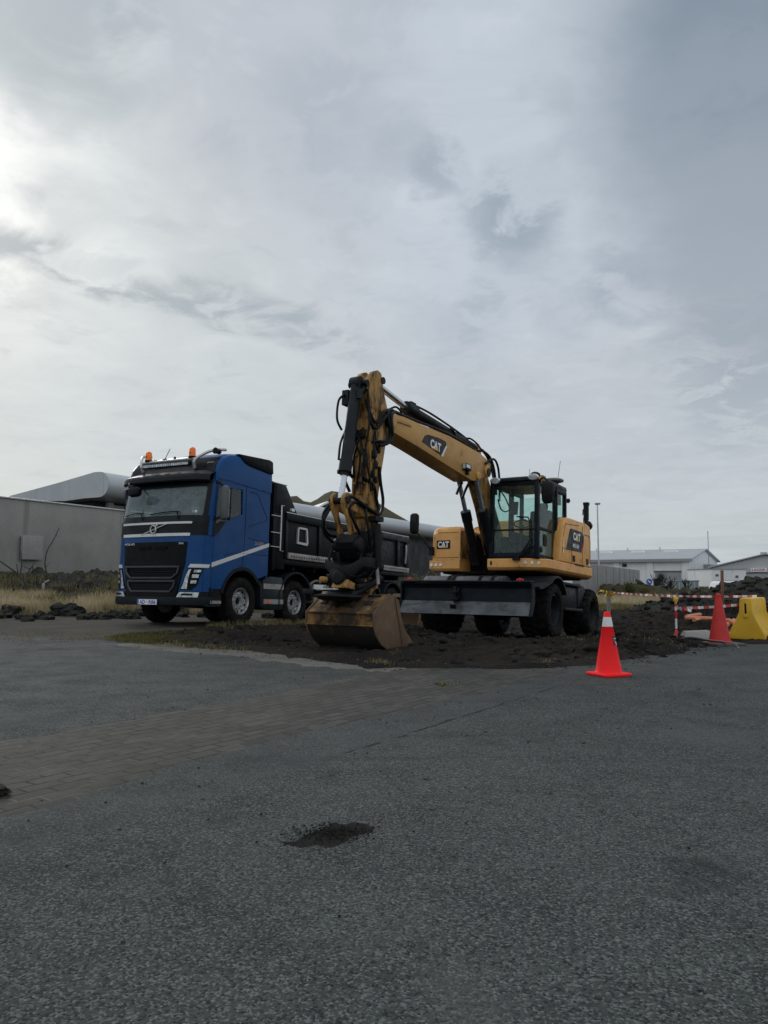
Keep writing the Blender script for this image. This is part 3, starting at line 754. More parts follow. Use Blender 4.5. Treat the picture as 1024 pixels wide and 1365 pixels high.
# ------------------------------------------------------------------ house under the hill
root = empty('house', (-8, 88, 0), (0, 0, R(20))); tag(root, 'distant house with a pale gable roof just above the silver roof edge', 'house')
m = MB(); m.box(-.9, 4, 0, 9, 0, 8.2); m.build('wall', MATS['cladding_dark'], root)
m = MB(); m.prism([(-1.2, 8.15), (1.5, 9.85), (4.3, 8.15), (4.3, 8.0), (1.5, 9.6), (-1.2, 8.0)], 'y', -.3, 9.3); m.build('roof', MATS['white_paint'], root)

# ------------------------------------------------------------------ concrete wall on the right
c0 = Vector((10.0, 36, 0)); c1 = Vector((20.4, 61.5, 0)); cd = (c1 - c0).normalized()
root = empty('concrete_wall', c0, (0, 0, math.atan2(cd.y, cd.x))); tag(root, 'low grey concrete wall behind the excavator, in front of the white warehouse', 'wall')
Lw = (c1 - c0).length
m = MB()
m.box(-6, Lw, 0, .3, 0, 1.64); m.build('wall_panel', MATS['grey_concrete'], root, .02)
for x in (Lw - 6.2, Lw - 2.6):
    m = MB(); m.box(x, x + .5, -.02, -.003, .45, 1.05); m.build('slot', MATS['window_dark'], root)
for k in range(8):
    m = MB(); m.box(-4 + 3.6 * k, -3.94 + 3.6 * k, -.012, -.003, .02, 1.62); m.build('joint', MATS['soffit'], root)

# ------------------------------------------------------------------ white warehouse
wd2 = Vector((-.84, .543, 0)).normalized()
root = empty('warehouse', (39.7, 100, 0), (0, 0, math.atan2(wd2.y, wd2.x)))      # local x along the long side away from the gable; local -y is the depth behind
tag(root, 'long white corrugated warehouse with grey pitched roof behind the low concrete wall', 'warehouse')
W, LL, ev, rg = 19.8, 46, 3.42, 4.95
m = MB(); m.box(0, LL, -W, 0, 0, ev)
m.prism([(-W, ev), (0, ev), (-W / 2, rg - .06)], 'x', 0, LL); m.build('wall', MATS['clad_white'], root)
m = MB(); m.prism([(.45, ev - .06), (-W / 2, rg), (-W - .45, ev - .06), (-W - .45, ev + .10), (-W / 2, rg + .17), (.45, ev + .10)], 'x', -.4, LL + .4); m.build('roof', MATS['roof_sheet'], root)
m = MB(); m.box(-.4, LL, .46, .60, ev - .30, ev + .06); m.build('gutter', MATS['roof_grey'], root)
for k in range(6):
    m = MB(); m.box(.15 + 4.45 * k, .95 + 4.45 * k, .003, .25, 0, ev - .32); m.build('pilaster', MATS['white_wall'], root)
m = MB(); m.box(1.15, 4.4, .004, .08, 0, 1.75); m.build('roller_door', MATS['roller_door'], root)
m = MB(); m.box(1.05, 4.5, .004, .12, 1.76, 1.95); m.build('door_head', MATS['soffit'], root)
m = MB(); m.box(8.1, 8.7, .004, .10, 2.5, 2.95); m.build('window', MATS['window_dark'], root)
for k in range(4):
    x = 2.6 + 4.6 * k; m = MB()
    m.prism([(x, rg - .62), (x + .4, rg - .08), (x + 1.9, rg - .08), (x + 2.3, rg - .62)], 'y', -7.6, -6.2); m.build('skylight', MATS['white_wall'], root, .05)
    m = MB(); m.cyl((x + 3.2, -9, rg), (x + 3.2, -9, rg + .45), .09, n=8); m.build('vent', MATS['silver'], root)
m = MB(); m.cyl((-.55, -10, 2.6), (-.55, -10, 7.6), .05, n=6); m.build('mast', MATS['roof_grey'], root)
m = MB(); m.box(-.9, -.004, -14.2, -9.0, 2.05, 2.9); m.build('lean_to', MATS['roof_grey'], root)
m = MB(); m.box(-.25, -.004, -.9, -.5, 1.2, 1.6); m.build('wall_lamp', MATS['soffit'], root)
m = MB(); m.box(-.5, -.004, -W + .2, -3, 1.5, 1.62); m.build('ledge', MATS['white_wall'], root)

# ------------------------------------------------------------------ low white shed and grey gabled hall at the right edge
root = empty('workshop', (38.2, 90, 0), (0, 0, R(4))); tag(root, 'low flat white workshop between the warehouse and the grey hall', 'workshop')
m = MB(); m.box(0, 4.2, 0, 6, 0, 2.02); m.build('wall', MATS['white_wall'], root)
m = MB(); m.box(-.1, 4.3, -.1, 6.1, 2.02, 2.10); m.build('roof', MATS['roof_grey'], root)
m = MB(); m.box(.5, .85, -.05, -.004, 1.2, 1.45); m.build('vent', MATS['soffit'], root)
m = MB(); m.box(2.9, 3.2, -.12, -.004, 1.05, 1.3); m.build('wall_lamp', MATS['soffit'], root)
root = empty('hall', (41.5, 98, 0), (0, 0, R(-24))); tag(root, 'grey gabled hall with a white and red sign at the right edge', 'hall')
Wh = 12.6; e2, r2 = 2.3, 3.9
m = MB(); m.box(.3, Wh, 0, 20, 0, e2); m.prism([(.3, e2), (Wh / 2, r2 - .08), (Wh, e2)], 'y', 0, 20); m.build('wall', MATS['pale_wall'], root)
m = MB(); m.prism([(-.3, e2 - .06), (Wh / 2, r2), (Wh + .6, e2 - .06), (Wh + .6, e2 + .1), (Wh / 2, r2 + .16), (-.3, e2 + .1)], 'y', -.4, 20.4); m.build('roof', MATS['roof_sheet'], root)
m = MB(); m.box(4.2, 12, -.1, -.004, 0, 1.55); m.build('door', MATS['roller_door'], root)
m = MB(); m.box(4.0, 12.2, -.14, -.004, 1.57, 1.70); m.build('door_head', MATS['soffit'], root)
m = MB(); m.box(4.6, 6.4, -.2, -.06, 1.78, 2.25); sg = m.build('sign', MATS['white_wall'], root)
m = MB(); m.text('LAGER', (4.75, -.21, 1.88), (1, 0, 0), (0, 0, 1), .28, 1.5, .02); m.build('lettering', MATS['sign_red'], sg)
m = MB(); m.box(Wh / 2 - .4, Wh / 2 + .4, 3, 3.8, r2, r2 + .4); m.build('vent', MATS['pale_wall'], root)

# ------------------------------------------------------------------ far lamp post
root = empty('lamp_post', (11.15, 40, .25)); tag(root, 'slim grey lamp post rising behind the rear of the excavator', 'lamp post')
m = MB(); m.cyl((0, 0, 0), (0, 0, 4.62), .045, .035, 8); m.build('pole', MATS['silver'], root)
m = MB(); m.box(-.12, .14, -.1, .1, 4.60, 4.69); m.build('lamp_head', MATS['roof_grey'], root, .02)

# ------------------------------------------------------------------ dump truck (local: x forward, y to its left, z up; origin under the front axle)
def wheel_truck(parent, x, y, side, steer=True, w=.30, rr=.505):
    """one road wheel: alloy rim with hub and studs, tyre as its sub-part"""
    c = Vector((x, y, rr)); ax = Vector((0, side, 0))
    m = MB()
    dish = .015 if steer else -.11
    m.lathe(c, ax, [(-.13, .285), (.118, .285), (.126, .272), (.112, .262), (.04, .25), (dish + .0, .215), (dish + .045, .185), (dish + .05, .105), (dish + .03, .10), (dish + .03, .085), (dish + .02, .08), (dish - .02, .07), (dish - .02, .001)], 36)
    for k in range(10):
        a = 2 * math.pi * k / 10; p = c + Vector((math.cos(a) * .15, side * (dish + .046), math.sin(a) * .15)); m.cyl(p, p + ax * .035, .017, .013, 7)
    for k in range(10):
        a = 2 * math.pi * (k + .5) / 10; p = c + Vector((math.cos(a) * .232, side * (dish + .032), math.sin(a) * .232)); m.cyl(p, p + ax * .012, .022, .022, 8, mi=1)
    m.lathe(c + ax * (dish + .0), ax, [(0, .068), (.012, .068), (.02, .05), (.022, .001)], 18, mi=1)
    rim = m.build('wheel', [MATS['rim_alloy'], MATS['grille_black']], parent)
    m = MB(); h = w / 2
    prof = [(-h + .02, .285), (-h, .32), (-h - .008, .40), (-h + .01, .465), (-h + .035, rr - .008)]
    g = [(-h + .06, rr)]
    for gx in (-.075, 0, .075): g += [(gx - .009, rr), (gx - .006, rr - .014), (gx + .006, rr - .014), (gx + .009, rr)]
    prof += g + [(h - .06, rr), (h - .035, rr - .008), (h - .01, .465), (h + .008, .40), (h, .32), (h - .02, .285)]
    m.lathe(c, ax, prof, 48, cap=False)
    for k in range(40):
        a = 2 * math.pi * k / 40
        for s in (-1, 1):
            p = c + Vector((math.cos(a) * (rr - .006), s * (h - .045), math.sin(a) * (rr - .006)))
            m.obox(p, (.03, .05, .02), (-math.sin(a), 0, math.cos(a)), (math.cos(a), 0, math.sin(a)))
    m.build('tyre', MATS['rubber'], rim, ang=40)
    return rim

def arc(cx, cz, r, a0, a1, n=14): return [(cx + r * math.cos(R(a0 + (a1 - a0) * i / n)), cz + r * math.sin(R(a0 + (a1 - a0) * i / n))) for i in range(n + 1)]

def cab_x(y, z):
    """plan curve of the cab front: x for a given y and z"""
    t = min(1, abs(y) / 1.235)
    xf = 1.40 if z < 2.08 else 1.40 - (z - 2.08) * .235
    if z < .66: xf += .02
    x0 = 1.02 if z < 2.08 else 1.02 - (z - 2.08) * .07
    return x0 + (xf - x0) * max(0.0, 1 - t ** 5.0) ** .5 - .05 * t * t

def fsheet(m, rows, off, thick=.02, n=18, mi=0):
    """a skin following the cab front between (z, y0, y1) rows, standing off by `off`"""
    out = []
    for z, y0, y1 in rows:
        r = []
        for i in range(n + 1):
            # denser towards the corners
            y = y0 + (y1 - y0) * i / n; e = .004
            dx = (cab_x(y + e, z) - cab_x(y - e, z)) / (2 * e) if abs(y) < 1.22 else -3 * math.copysign(1, y)
            dx = max(-4, min(4, dx)); nrm = Vector((1, -dx, 0)).normalized()
            r.append(Vector((cab_x(y, z), y, z)) + nrm * off)
        out.append(r)
    m.sheet(out, thick, mi); return m
def yseq(a, b): return a, b

def build_truck():
    root = empty('dump_truck', TRUCK_O, (0, R(-TRUCK_P), R(-(90 + TRUCK_PSI))))
    tag(root, 'blue tipper lorry with black dump body and orange roof beacons parked behind the excavator', 'dump truck')
    P = MATS
    # ---------------- chassis
    m = MB()
    for s in (-1, 1): m.box(-8.1, 1.0, s * .43 - .05, s * .43 + .05, .74, 1.02)
    for x in (-.9, -2.9, -4.4, -6.2, -7.9): m.box(x - .06, x + .06, -.4, .4, .78, .98)
    m.box(-8.15, -8.05, -1.15, 1.15, .62, .80)
    for x in (0, -1.98): m.box(x - .07, x + .07, -.95, .95, .42, .58)
    for x in (-5.55, -6.9): m.box(x - .12, x + .12, -.95, .95, .40, .62); m.lathe((x, -.12, .5), (0, 1, 0), [(-.2, .1), (-.1, .22), (.1, .22), (.2, .1)], 16)
    m.cyl((-7, 0, .62), (-.2, 0, .72), .06, n=8)
    m.box(-.6, .95, -.55, .55, .5, 1.0)
    m.build('chassis', P['chassis'], root, .01)
    for x in (0, -1.98):
        for s in (-1, 1): wheel_truck(root, x, s * 1.06, s)
    for x in (-5.55, -6.9):
        for s in (-1, 1):
            wheel_truck(root, x, s * 1.07, s, False); w = wheel_truck(root, x, s * .74, s, False)
    # ---------------- cab shell
    cabm = MB()
    side = [(1.03, .74), (.70, .74)] + arc(.04, .52, .68, 19, 137, 14) + [(-.83, 1.10), (-.83, 2.95), (.97, 2.95)]
    win = [(.93, 2.82), (.15, 2.86), (.12, 2.33), (.66, 2.13), (.98, 2.02)]
    for s in (-1, 1): cabm.plate(side, [win], 'y', s * 1.19, s * 1.235)
    for s in (-1, 1):
        r = [(1.80 + 1.15 * k / 6, s * 1.165, s * 1.235) for k in range(7)]; fsheet(cabm, r if s > 0 else [(z, b, a) for z, a, b in r], 0, .03, 8)
    cabm.box(-.86, -.82, -1.2, 1.2, .95, 2.95)            # back wall
    cabm.box(-.82, 1.05, -1.19, 1.19, 2.90, 2.94)
    for z0, z1 in ((.66, 1.80),): fsheet(cabm, [(z0 + (z1 - z0) * k / 4, -1.235, 1.235) for k in range(5)], 0, .03, 40)
    # upper body, rounded over
    pr = [(1.00, 2.93), (.97, 3.12), (.92, 3.30), (.80, 3.46), (.60, 3.56), (.30, 3.62), (-.20, 3.63), (-.60, 3.60), (-.86, 3.55), (-.87, 2.93)]
    secs = []
    for y, k, dx in ((-1.235, .86, .0), (-1.21, .93, .01), (-1.14, .975, .02), (-1.0, 1.0, .03), (-.4, 1.02, .045), (.4, 1.02, .045), (1.0, 1.0, .03), (1.14, .975, .02), (1.21, .93, .01), (1.235, .86, 0)):
        secs.append([(x + (dx if x > 0 else 0), y, 2.93 + (z - 2.93) * k) for x, z in pr])
    cabm.loft(secs)
    cab = cabm.build('cab', P['truck_blue'], root, ang=32)
    # seams and pressed lines of the cab side
    for s in (-1, 1):
        m = MB(); yy = s * 1.238
        for pts in ([(.99, 2.0), (.97, 2.9), (.85, 2.97), (.4, 2.975), (-.84, 2.90)], [(.03, 2.95), (.02, 1.9), (.06, 1.3), (.1, 1.22)],
                    [(-.08, 2.84), (-.36, 2.83), (-.52, 2.62), (-.72, 2.36), (-.66, 2.28), (-.10, 2.10)], [(-.10, 1.85), (-.4, 1.82), (-.83, 1.80)], [(.66, 1.42), (.3, 1.5), (-.83, 1.52)]):
            m.tube([(x, yy, z) for x, z in pts], .0045, 5, 4)
        m.build('seam', P['visor_grey'], cab)
    # black band under the windscreen, pillars and header
    m = MB()
    fsheet(m, [(1.795 + .285 * k / 3, -1.24, 1.24) for k in range(4)] , .004, .03, 44)
    fsheet(m, [(2.08, -1.24, 1.24), (2.2, -1.24, 1.24)], .004, .03, 44)
    for s in (-1, 1):
        r = [(2.2 + .7 * k / 4, s * 1.10, s * 1.175) for k in range(5)]
        fsheet(m, r if s > 0 else [(z, b, a) for z, a, b in r], .004, .03, 8)
    fsheet(m, [(2.80, -1.11, 1.11), (2.96, -1.11, 1.11)], .0, .03, 40)
    for s in (-1, 1):
        m.prism([(1.04, 1.79), (.90, 1.86), (.68, 2.10), (.70, 2.135), (.98, 2.02), (1.0, 2.2), (1.03, 2.2)], 'y', s * 1.236, s * 1.243)
    m.build('front_band', P['visor_grey'], cab)
    m = MB(); fsheet(m, [(2.2 + .61 * k / 5, -1.11, 1.11) for k in range(6)], -.004, .008, 36)
    m.build('windscreen', P['truck_glass'], cab)
    for s in (-1, 1):
        m = MB(); m.prism(win, 'y', s * 1.205, s * 1.212); w = m.build('side_window', P['side_glass'], cab)
        m = MB(); m.box(.52, .56, min(s * 1.20, s * 1.238), max(s * 1.20, s * 1.238), 2.16, 2.84); m.build('divider', P['grille_black'], w)
    # roof front: dark face
    m = MB(); secs = []
    for y, k, dx in ((-1.16, .955, .02), (-1.0, 1.0, .03), (-.4, 1.02, .045), (.4, 1.02, .045), (1.0, 1.0, .03), (1.16, .955, .02)):
        secs.append([(x + dx + .008, y, 2.93 + (z - 2.93) * k) for x, z in ((1.00, 2.93), (.97, 3.12), (.92, 3.30), (.80, 3.455))] + [(x + dx - .02, y, 2.93 + (z - 2.93) * k) for x, z in ((.80, 3.42), (.92, 3.27), (.97, 3.1), (1.0, 2.93))])
    m.loft(secs); m.build('roof_front', P['visor_grey'], cab)
    m = MB(); m.text('globe', (.985, .96, 3.30), (0, 1, .0), (-.25, 0, 1), .03, .17, .01, .02); m.build('lettering', P['silver'], cab)
    # sun visor
    m = MB(); rows = []
    for (dx, z) in ((-.06, 3.135), (.08, 3.075), (.165, 3.035), (.185, 2.99), (.19, 2.925), (.17, 2.905), (.10, 2.93)):
        rows.append([(cab_x(y, 2.9) + dx - (.05 * (abs(y) / 1.19) ** 4), y, z) for y in np.linspace(-1.19, 1.19, 25)])
    m.sheet(rows, .012); m.build('sun_visor', P['visor_grey'], cab, ang=20)
    # sheet over the visor top, its reflected light put in as pale grey
    m = MB(); m.sheet([[(1.16 - .04 * abs(y), y, 3.09) for y in np.linspace(-.72, .72, 9)], [(1.04 - .02 * abs(y), y, 3.25) for y in np.linspace(-.66, .66, 9)]], .01)
    m.build('visor_sheen', P['cab_cloth'], cab)
    # corner spoilers at the back of the roof
    for s in (-1, 1):
        m = MB(); m.prism([(.36, 3.60), (-.74, 3.66), (-.86, 3.63), (-.89, 3.36), (-.80, 3.34), (-.05, 3.40), (.12, 3.44)], 'y', s * 1.06, s * 1.262); m.build('roof_spoiler', P['grille_black'], cab, .025)
    # silver tube frame with light bar
    m = MB()
    for s in (-1, 1): m.tube([(1.10, s * .72, 3.20), (1.14, s * .74, 3.34), (1.06, s * .82, 3.46), (.86, s * .98, 3.60), (.55, s * 1.06, 3.66)], .032, 8, 5)
    m.tube([(1.10, -.74, 3.40), (1.10, .74, 3.40)], .028, 8, 0)
    m.build('light_frame', P['silver'], cab)
    m = MB(); m.box(1.12, 1.20, -.66, .66, 3.25, 3.345); lb = m.build('light_bar', P['grille_black'], cab, .015)
    m = MB()
    for k in range(24): m.box(1.201, 1.206, -.635 + .053 * k, -.595 + .053 * k, 3.27, 3.325)
    m.build('lens', P['headlamp'], lb)
    for y in (-.60, .62):
        m = MB(); m.lathe((1.08, y, 3.42), (0, 0, 1), [(0, .075), (.035, .08), (.04, .06)], 16, mi=1)
        m.lathe((1.08, y, 3.45), (0, 0, 1), [(0, .068), (.05, .070), (.15, .066), (.185, .05), (.20, .02)], 20)
        m.lathe((1.08 + .066, y, 3.52), (1, 0, 0), [(0, .02), (.006, .012)], 8, mi=1)
        m.build('beacon', [P['orange_lens'], P['grille_black']], cab)
    m = MB(); m.lathe((.78, -.42, 3.47), (0, 0, 1), [(0, .07), (.04, .06), (.07, .02)], 12); m.tube([(.78, -.42, 3.53), (.74, -.33, 3.76)], .008, 5, 0); m.build('antenna', P['grille_black'], cab)
    m = MB(); m.lathe((.78, -.70, 3.46), (0, 0, 1), [(0, .09), (.03, .1), (.06, .04)], 14); m.build('roof_lamp', P['visor_grey'], cab)
    m = MB(); m.lathe((.80, -.12, 3.47), (0, 0, 1), [(0, .03), (.06, .028), (.09, .01)], 10); m.build('roof_camera', P['grille_black'], cab)
    m = MB(); m.lathe((.80, 1.06, 3.58), (1, 0, 0), [(-.08, .03), (-.05, .055), (.05, .06), (.09, .07)], 14); m.build('horn', P['grille_black'], cab)
    m = MB(); m.cyl((-.88, 1.12, 3.16), (-1.02, 1.12, 3.16), .04, .075, 12); m.lathe((-1.02, 1.12, 3.16), (1, 0, 0), [(-.03, .05), (0, .078)], 12); m.build('work_lamp', P['grille_black'], cab)
    # ---------------- front details
    m = MB(); fsheet(m, [(1.275, -.83, .83), (1.66, -.86, .86)], .012, .025, 24); gp = m.build('grille_panel', P['grille_black'], cab)
    m = MB()
    for y0, y1 in ((-.40, -.05), (.05, .40)):
        x = 1.418
        m.prism([(y0 + .03, 1.505), (y1 - .03, 1.505), (y1, 1.57), (y0, 1.57)], 'x', x, x + .008)
    m.build('slot', P['chassis'], gp)
    m = MB(); m.text('VOLVO', (cab_x(-.5, 1.6) + .016, -.80, 1.605), (.0, 1, 0), (0, 0, 1), .042, .28, .012, .004); m.build('lettering', P['white_paint'], gp); m = MB(); m.text('FH', (cab_x(.68, 1.6) + .018, .68, 1.605), (0, 1, 0), (0, 0, 1), .036, .11, .01, .004)
    m.build('lettering', P['white_paint'], gp)
    m = MB(); fsheet(m, [(.56, -.66, .66), (.62, -.68, .68), (1.10, -.80, .80), (1.27, -.84, .84)], .014, .03, 24); gr = m.build('grille', P['grille_black'], cab)
    m = MB()
    def gframe(zt, zb, yt, yb, r):
        pts = [(-yt, zt), (yt, zt), (yt - .03, zb + .10), (yb, zb), (-yb, zb), (-yt + .03, zb + .10), (-yt, zt)]
        out = []
        for (ya, za), (yc, zc_) in zip(pts[:-1], pts[1:]):
            for k in range(6):
                t = k / 6; y = ya + (yc - ya) * t; z = za + (zc_ - za) * t; out.append((cab_x(y, z) + .042, y, z))
        out.append(out[0]); m.tube(out, r, 6, 0)
    gframe(1.155, .93, .72, .56, .021); gframe(.87, .66, .64, .52, .021); m.build('frame', P['grille_frame'], gr)
    m = MB()
    for z, hw in ((1.10, .64), (1.05, .63), (1.0, .6), (.82, .56), (.77, .55), (.72, .53)):
        out = [[(cab_x(y, z) + .022 + d, y, z + e) for y in np.linspace(-hw, hw, 12)] for d, e in ((0, .012), (.014, .004), (0, -.012))]; m.sheet(out, .004)
    m.build('slat', P['truck_plastic'], gr)
    for z, y0, y1, hh in ((2.045, -.93, .93, .022), (1.805, -.90, .90, .030)):
        m = MB(); fsheet(m, [(z - hh, y0, y1), (z + hh, y0 - .01, y1 + .01)], .022, .02, 30); m.build('silver_strip', P['white_strip'], cab)
    # emblem: ring with arrow on a slanted bar
    m = MB(); xq = 1.422
    m.tube([(xq, -.33, 1.815), (xq, .33, 2.02)], .011, 6, 0)
    ringp = [(xq + .012, .075 * math.cos(a), 1.918 + .078 * math.sin(a)) for a in [2 * math.pi * i / 20 for i in range(21)]]
    m.tube(ringp, .015, 7, 0)
    m.tube([(xq + .012, .055, 1.975), (xq + .012, .105, 2.02)], .010, 6, 0); m.prism([(.06, 2.03), (.115, 2.03), (.115, 1.975)], 'x', xq + .004, xq + .02)
    m.build('emblem', P['silver'], cab)
    # headlights
    for s in (-1, 1):
        def fs(m, rows, off, th, n=8, mi=0): return fsheet(m, [(z, a, b) if s > 0 else (z, -b, -a) for z, a, b in rows], off, th, n, mi)
        m = MB(); fs(m, [(.70, .74, .98), (.80, .78, 1.08), (1.0, .85, 1.12), (1.13, .90, 1.15)], .010, .02); hl = m.build('headlight', P['grille_black'], cab)
        m = MB(); fs(m, [(.72, .77, .90), (.80, .81, .90), (1.0, .87, .93), (1.11, .92, .97)], .018, .006)
        fs(m, [(.83, .96, 1.06), (.89, .97, 1.065)], .018, .006); fs(m, [(.94, .98, 1.09), (1.01, .99, 1.10)], .018, .006); fs(m, [(1.05, 1.01, 1.12), (1.10, 1.02, 1.13)], .018, .006)
        m.build('lens', P['headlamp'], hl)
        m = MB(); fs(m, [(1.145, .90, 1.21), (1.215, .94, 1.22)], .014, .02, 12); m.build('trim', P['white_strip'], hl)
        m = MB(); fs(m, [(.555, .70, 1.10), (.655, .76, 1.12)], .034, .02, 10); fl = m.build('fog_lamp', P['headlamp'], cab)
        m = MB(); fs(m, [(.59, .80, 1.02), (.63, .82, 1.02)], .042, .006, 8); m.build('insert', P['truck_plastic'], fl)
    # bumper
    m = MB(); rows = []
    for z, o in ((.385, -.06), (.40, .02), (.47, .035), (.55, .03), (.565, .0)):
        rows.append([Vector((cab_x(y, .5), y, z)) + Vector((o, math.copysign(min(1, abs(y) / 1.2) ** 6 * o, y) if o else 0, 0)) for y in np.linspace(-1.235, 1.235, 41)])
    m.sheet(rows, .04); m.box(.72, 1.02, 1.10, 1.25, .385, .56); m.box(.72, 1.02, -1.25, -1.10, .385, .56)
    m.build('bumper', P['truck_plastic'], root)
    m = MB(); fsheet(m, [(.56, -1.235, 1.235), (.67, -1.235, 1.235)], .002, .03, 40)
    for s in (-1, 1): m.prism([(1.05, .56), (.70, .56), (.68, .76), (1.05, .76)], 'y', s * 1.12, s * 1.232)
    m.build('lower_skirt', P['box_dark'], root)
    for s in (-1, 1):
        m = MB(); m.box(.72, 1.04, min(s * 1.251, s * 1.262), max(s * 1.251, s * 1.262), .44, .50); m.build('step_trim', P['alu_rail'], root)
    # number plate
    m = MB(); x = cab_x(0, .45) + .062; m.box(x, x + .012, -.26, .26, .395, .505); pl = m.build('number_plate', P['plate_white'], root)
    m = MB(); x += .0125
    m.text('AD', (x, -.20, .41), (0, 1, 0), (0, 0, 1), .078, .15, .03, .001); m.text('R86', (x, .05, .41), (0, 1, 0), (0, 0, 1), .078, .19, .03, .001)
    m.box(x, x + .001, -.255, -.222, .40, .50)
    for z0, z1 in ((.397, .400), (.500, .503)): m.box(x, x + .001, -.258, .258, z0, z1)
    m.build('lettering', P['plate_blue'], pl)
    m = MB(); m.cyl((x - .002, -.005, .452), (x + .002, -.005, .452), .024, n=12); m.build('sticker', P['logo_yellow'], pl)
    # wipers and mirrors
    for y0, y1 in ((-.95, -.35), (-.15, .62)):
        m = MB(); pts = [(cab_x(y, 2.26) + .03, y, 2.235 + .04 * math.sin((y - y0) / (y1 - y0) * 2)) for y in np.linspace(y0, y1, 6)]; m.tube(pts, .011, 5, 0)
        m.tube([(cab_x(y1, 2.15) + .02, y1, 2.12), (cab_x(y1, 2.26) + .05, y1 - .04, 2.26)], .012, 5, 0); m.build('wiper', P['grille_black'], cab)
    for s in (-1, 1):
        m = MB()
        m.loft([[(.90 + dx * k, s * (1.30 + .015 * (1 - k)) + s * dy * k, z) for dx, dy in ((.06, .02), (.05, .15), (.0, .18), (-.05, .17), (-.055, .04), (-.03, .0))] for z, k in ((2.13, .7), (2.16, .95), (2.4, 1.0), (2.7, 1.0), (2.80, .92), (2.835, .6))]) if s > 0 else m.loft([[(1.0 + dx * k, -1.24 - dy * k, z) for dx, dy in ((.06, .0), (.05, .10), (-.04, .11), (-.05, .0))] for z, k in ((2.66, .5), (2.70, .9), (2.82, 1.0), (2.88, .7))])
        mr = m.build('side_mirror', P['mirror_grey'], root, .02)
        m = MB(); m.prism([(1.34, 2.20), (1.455, 2.20), (1.46, 2.76), (1.34, 2.77)] if s > 0 else [(-1.26, 2.71), (-1.33, 2.71), (-1.33, 2.83), (-1.26, 2.83)], 'x', .838 if s > 0 else .945, .845 if s > 0 else .951); m.build('mirror_glass', P['silver'], mr)
        m = MB(); m.tube([(.98, s * 1.21, 2.90), (.94, s * 1.28, 2.88), (.92, s * (1.36 if s > 0 else 1.28), 2.82)], .028, 7, 4); m.build('arm', P['visor_grey'], mr)
        if s > 0:
            m = MB(); m.tube([(1.02, s * 1.22, 2.12), (.92, s * 1.30, 2.18)], .025, 7, 0); m.build('lower_arm', P['grille_black'], mr)
    m = MB(); m.tube([(1.20, -.72, 2.94), (1.42, -.76, 2.90), (1.50, -.60, 2.80)], .026, 7, 4)
    m.loft([[(1.50 + a * k, -.50 + b * k, z) for a, b in ((.05, -.16), (.06, .14), (-.03, .16), (-.05, -.14))] for z, k in ((2.60, .5), (2.64, 1), (2.76, 1.05), (2.81, .6))])
    m.build('front_mirror', P['grille_black'], root, .012)
    # side markings
    for s in (-1, 1):
        m = MB(); m.prism([(1.035, 1.165), (-.84, 1.72), (-.84, 1.80), (1.035, 1.255)], 'y', s * 1.2355, s * 1.241); m.build('side_stripe', P['white_strip'], cab)
    m = MB(); m.text('500', (-.33, 1.2365, 1.72), (-1, 0, 0), (0, 0, 1), .085, .30, .015, .003); m.build('lettering', P['alu_rail'], cab)
    # wheel-arch lip, fairing, steps
    for s in (-1, 1):
        m = MB(); o = arc(.04, .52, .70, 12, 142, 20); i_ = arc(.04, .52, .63, 142, 12, 20)
        m.prism(o + i_, 'y', s * .98, s * 1.247)
        m.prism([(-.55, .96), (-.70, .85), (-.73, .42), (-.62, .40), (-.58, .82), (-.49, .90)], 'y', s * 1.0, s * 1.24)
        m.build('wheel_arch', P['truck_plastic'], root)
    for s in (-1, 1):
        m = MB(); m.prism([(-.70, .36), (-.70, .98), (-.98, 1.07), (-1.40, 1.06), (-1.47, .96), (-1.47, .34), (-1.3, .32), (-.8, .33)], 'y', s * .55, s * 1.225); fa = m.build('side_fairing', P['fairing'], root, .02)
        m = MB()
        for z0, z1 in ((.79, .905), (.46, .565)): m.box(-1.468, -.715, min(s * 1.226, s * 1.232), max(s * 1.226, s * 1.232), z0, z1)
        m.build('reflective_band', P['alu_rail'], fa)
        m = MB(); m.box(-.95, -.86, min(s * 1.233, s * 1.245), max(s * 1.233, s * 1.245), .485, .545); m.build('marker_lamp', P['orange_lens'], fa)
        m = MB(); o = arc(-1.98, .52, .70, -8, 176, 22); i_ = arc(-1.98, .52, .655, 176, -8, 22); m.prism(o + i_, 'y', s * .86, s * 1.235); m.build('mudguard', P['truck_plastic'], root)
        # tank and toolbox behind the second axle
        m = MB(); m.box(-3.95, -2.78, min(s * .6, s * 1.2), max(s * .6, s * 1.2), .50, .97); tb = m.build('fuel_tank', P['silver'], root, .05)
        m = MB(); m.box(-2.80, -2.76, min(s * 1.0, s * 1.21), max(s * 1.0, s * 1.21), .62, .74); m.build('marker_lamp', P['orange_lens'], tb)
        m = MB(); m.tube([(-2.68, s * 1.1, .72), (-2.66, s * 1.16, .95), (-2.9, s * 1.18, 1.05), (-3.1, s * 1.16, 1.0)], .03, 7, 4); m.build('pipe', P['cable_grey'], tb)
        m = MB(); m.box(-4.9, -4.1, min(s * .6, s * 1.18), max(s * .6, s * 1.18), .55, 1.0); m.build('battery_box', P['fairing'], root, .03)
        for x in (-5.55, -6.9):
            m = MB(); o = arc(x, .52, .67, 8, 172, 18); i_ = arc(x, .52, .62, 172, 8, 18); m.prism(o + i_, 'y', s * .58, s * 1.235); m.build('mudguard', P['truck_plastic'], root)
    # cab inside
    m = MB(); m.box(-.8, 1.0, -1.17, 1.17, 1.12, 1.18); m.box(.72, 1.2, -1.1, 1.1, 1.6, 2.14)
    m.prism([(.72, 2.12), (.82, 2.22), (1.1, 2.17), (1.22, 2.05)], 'y', -1.05, 1.05); m.build('dashboard', P['cab_inside'], cab)
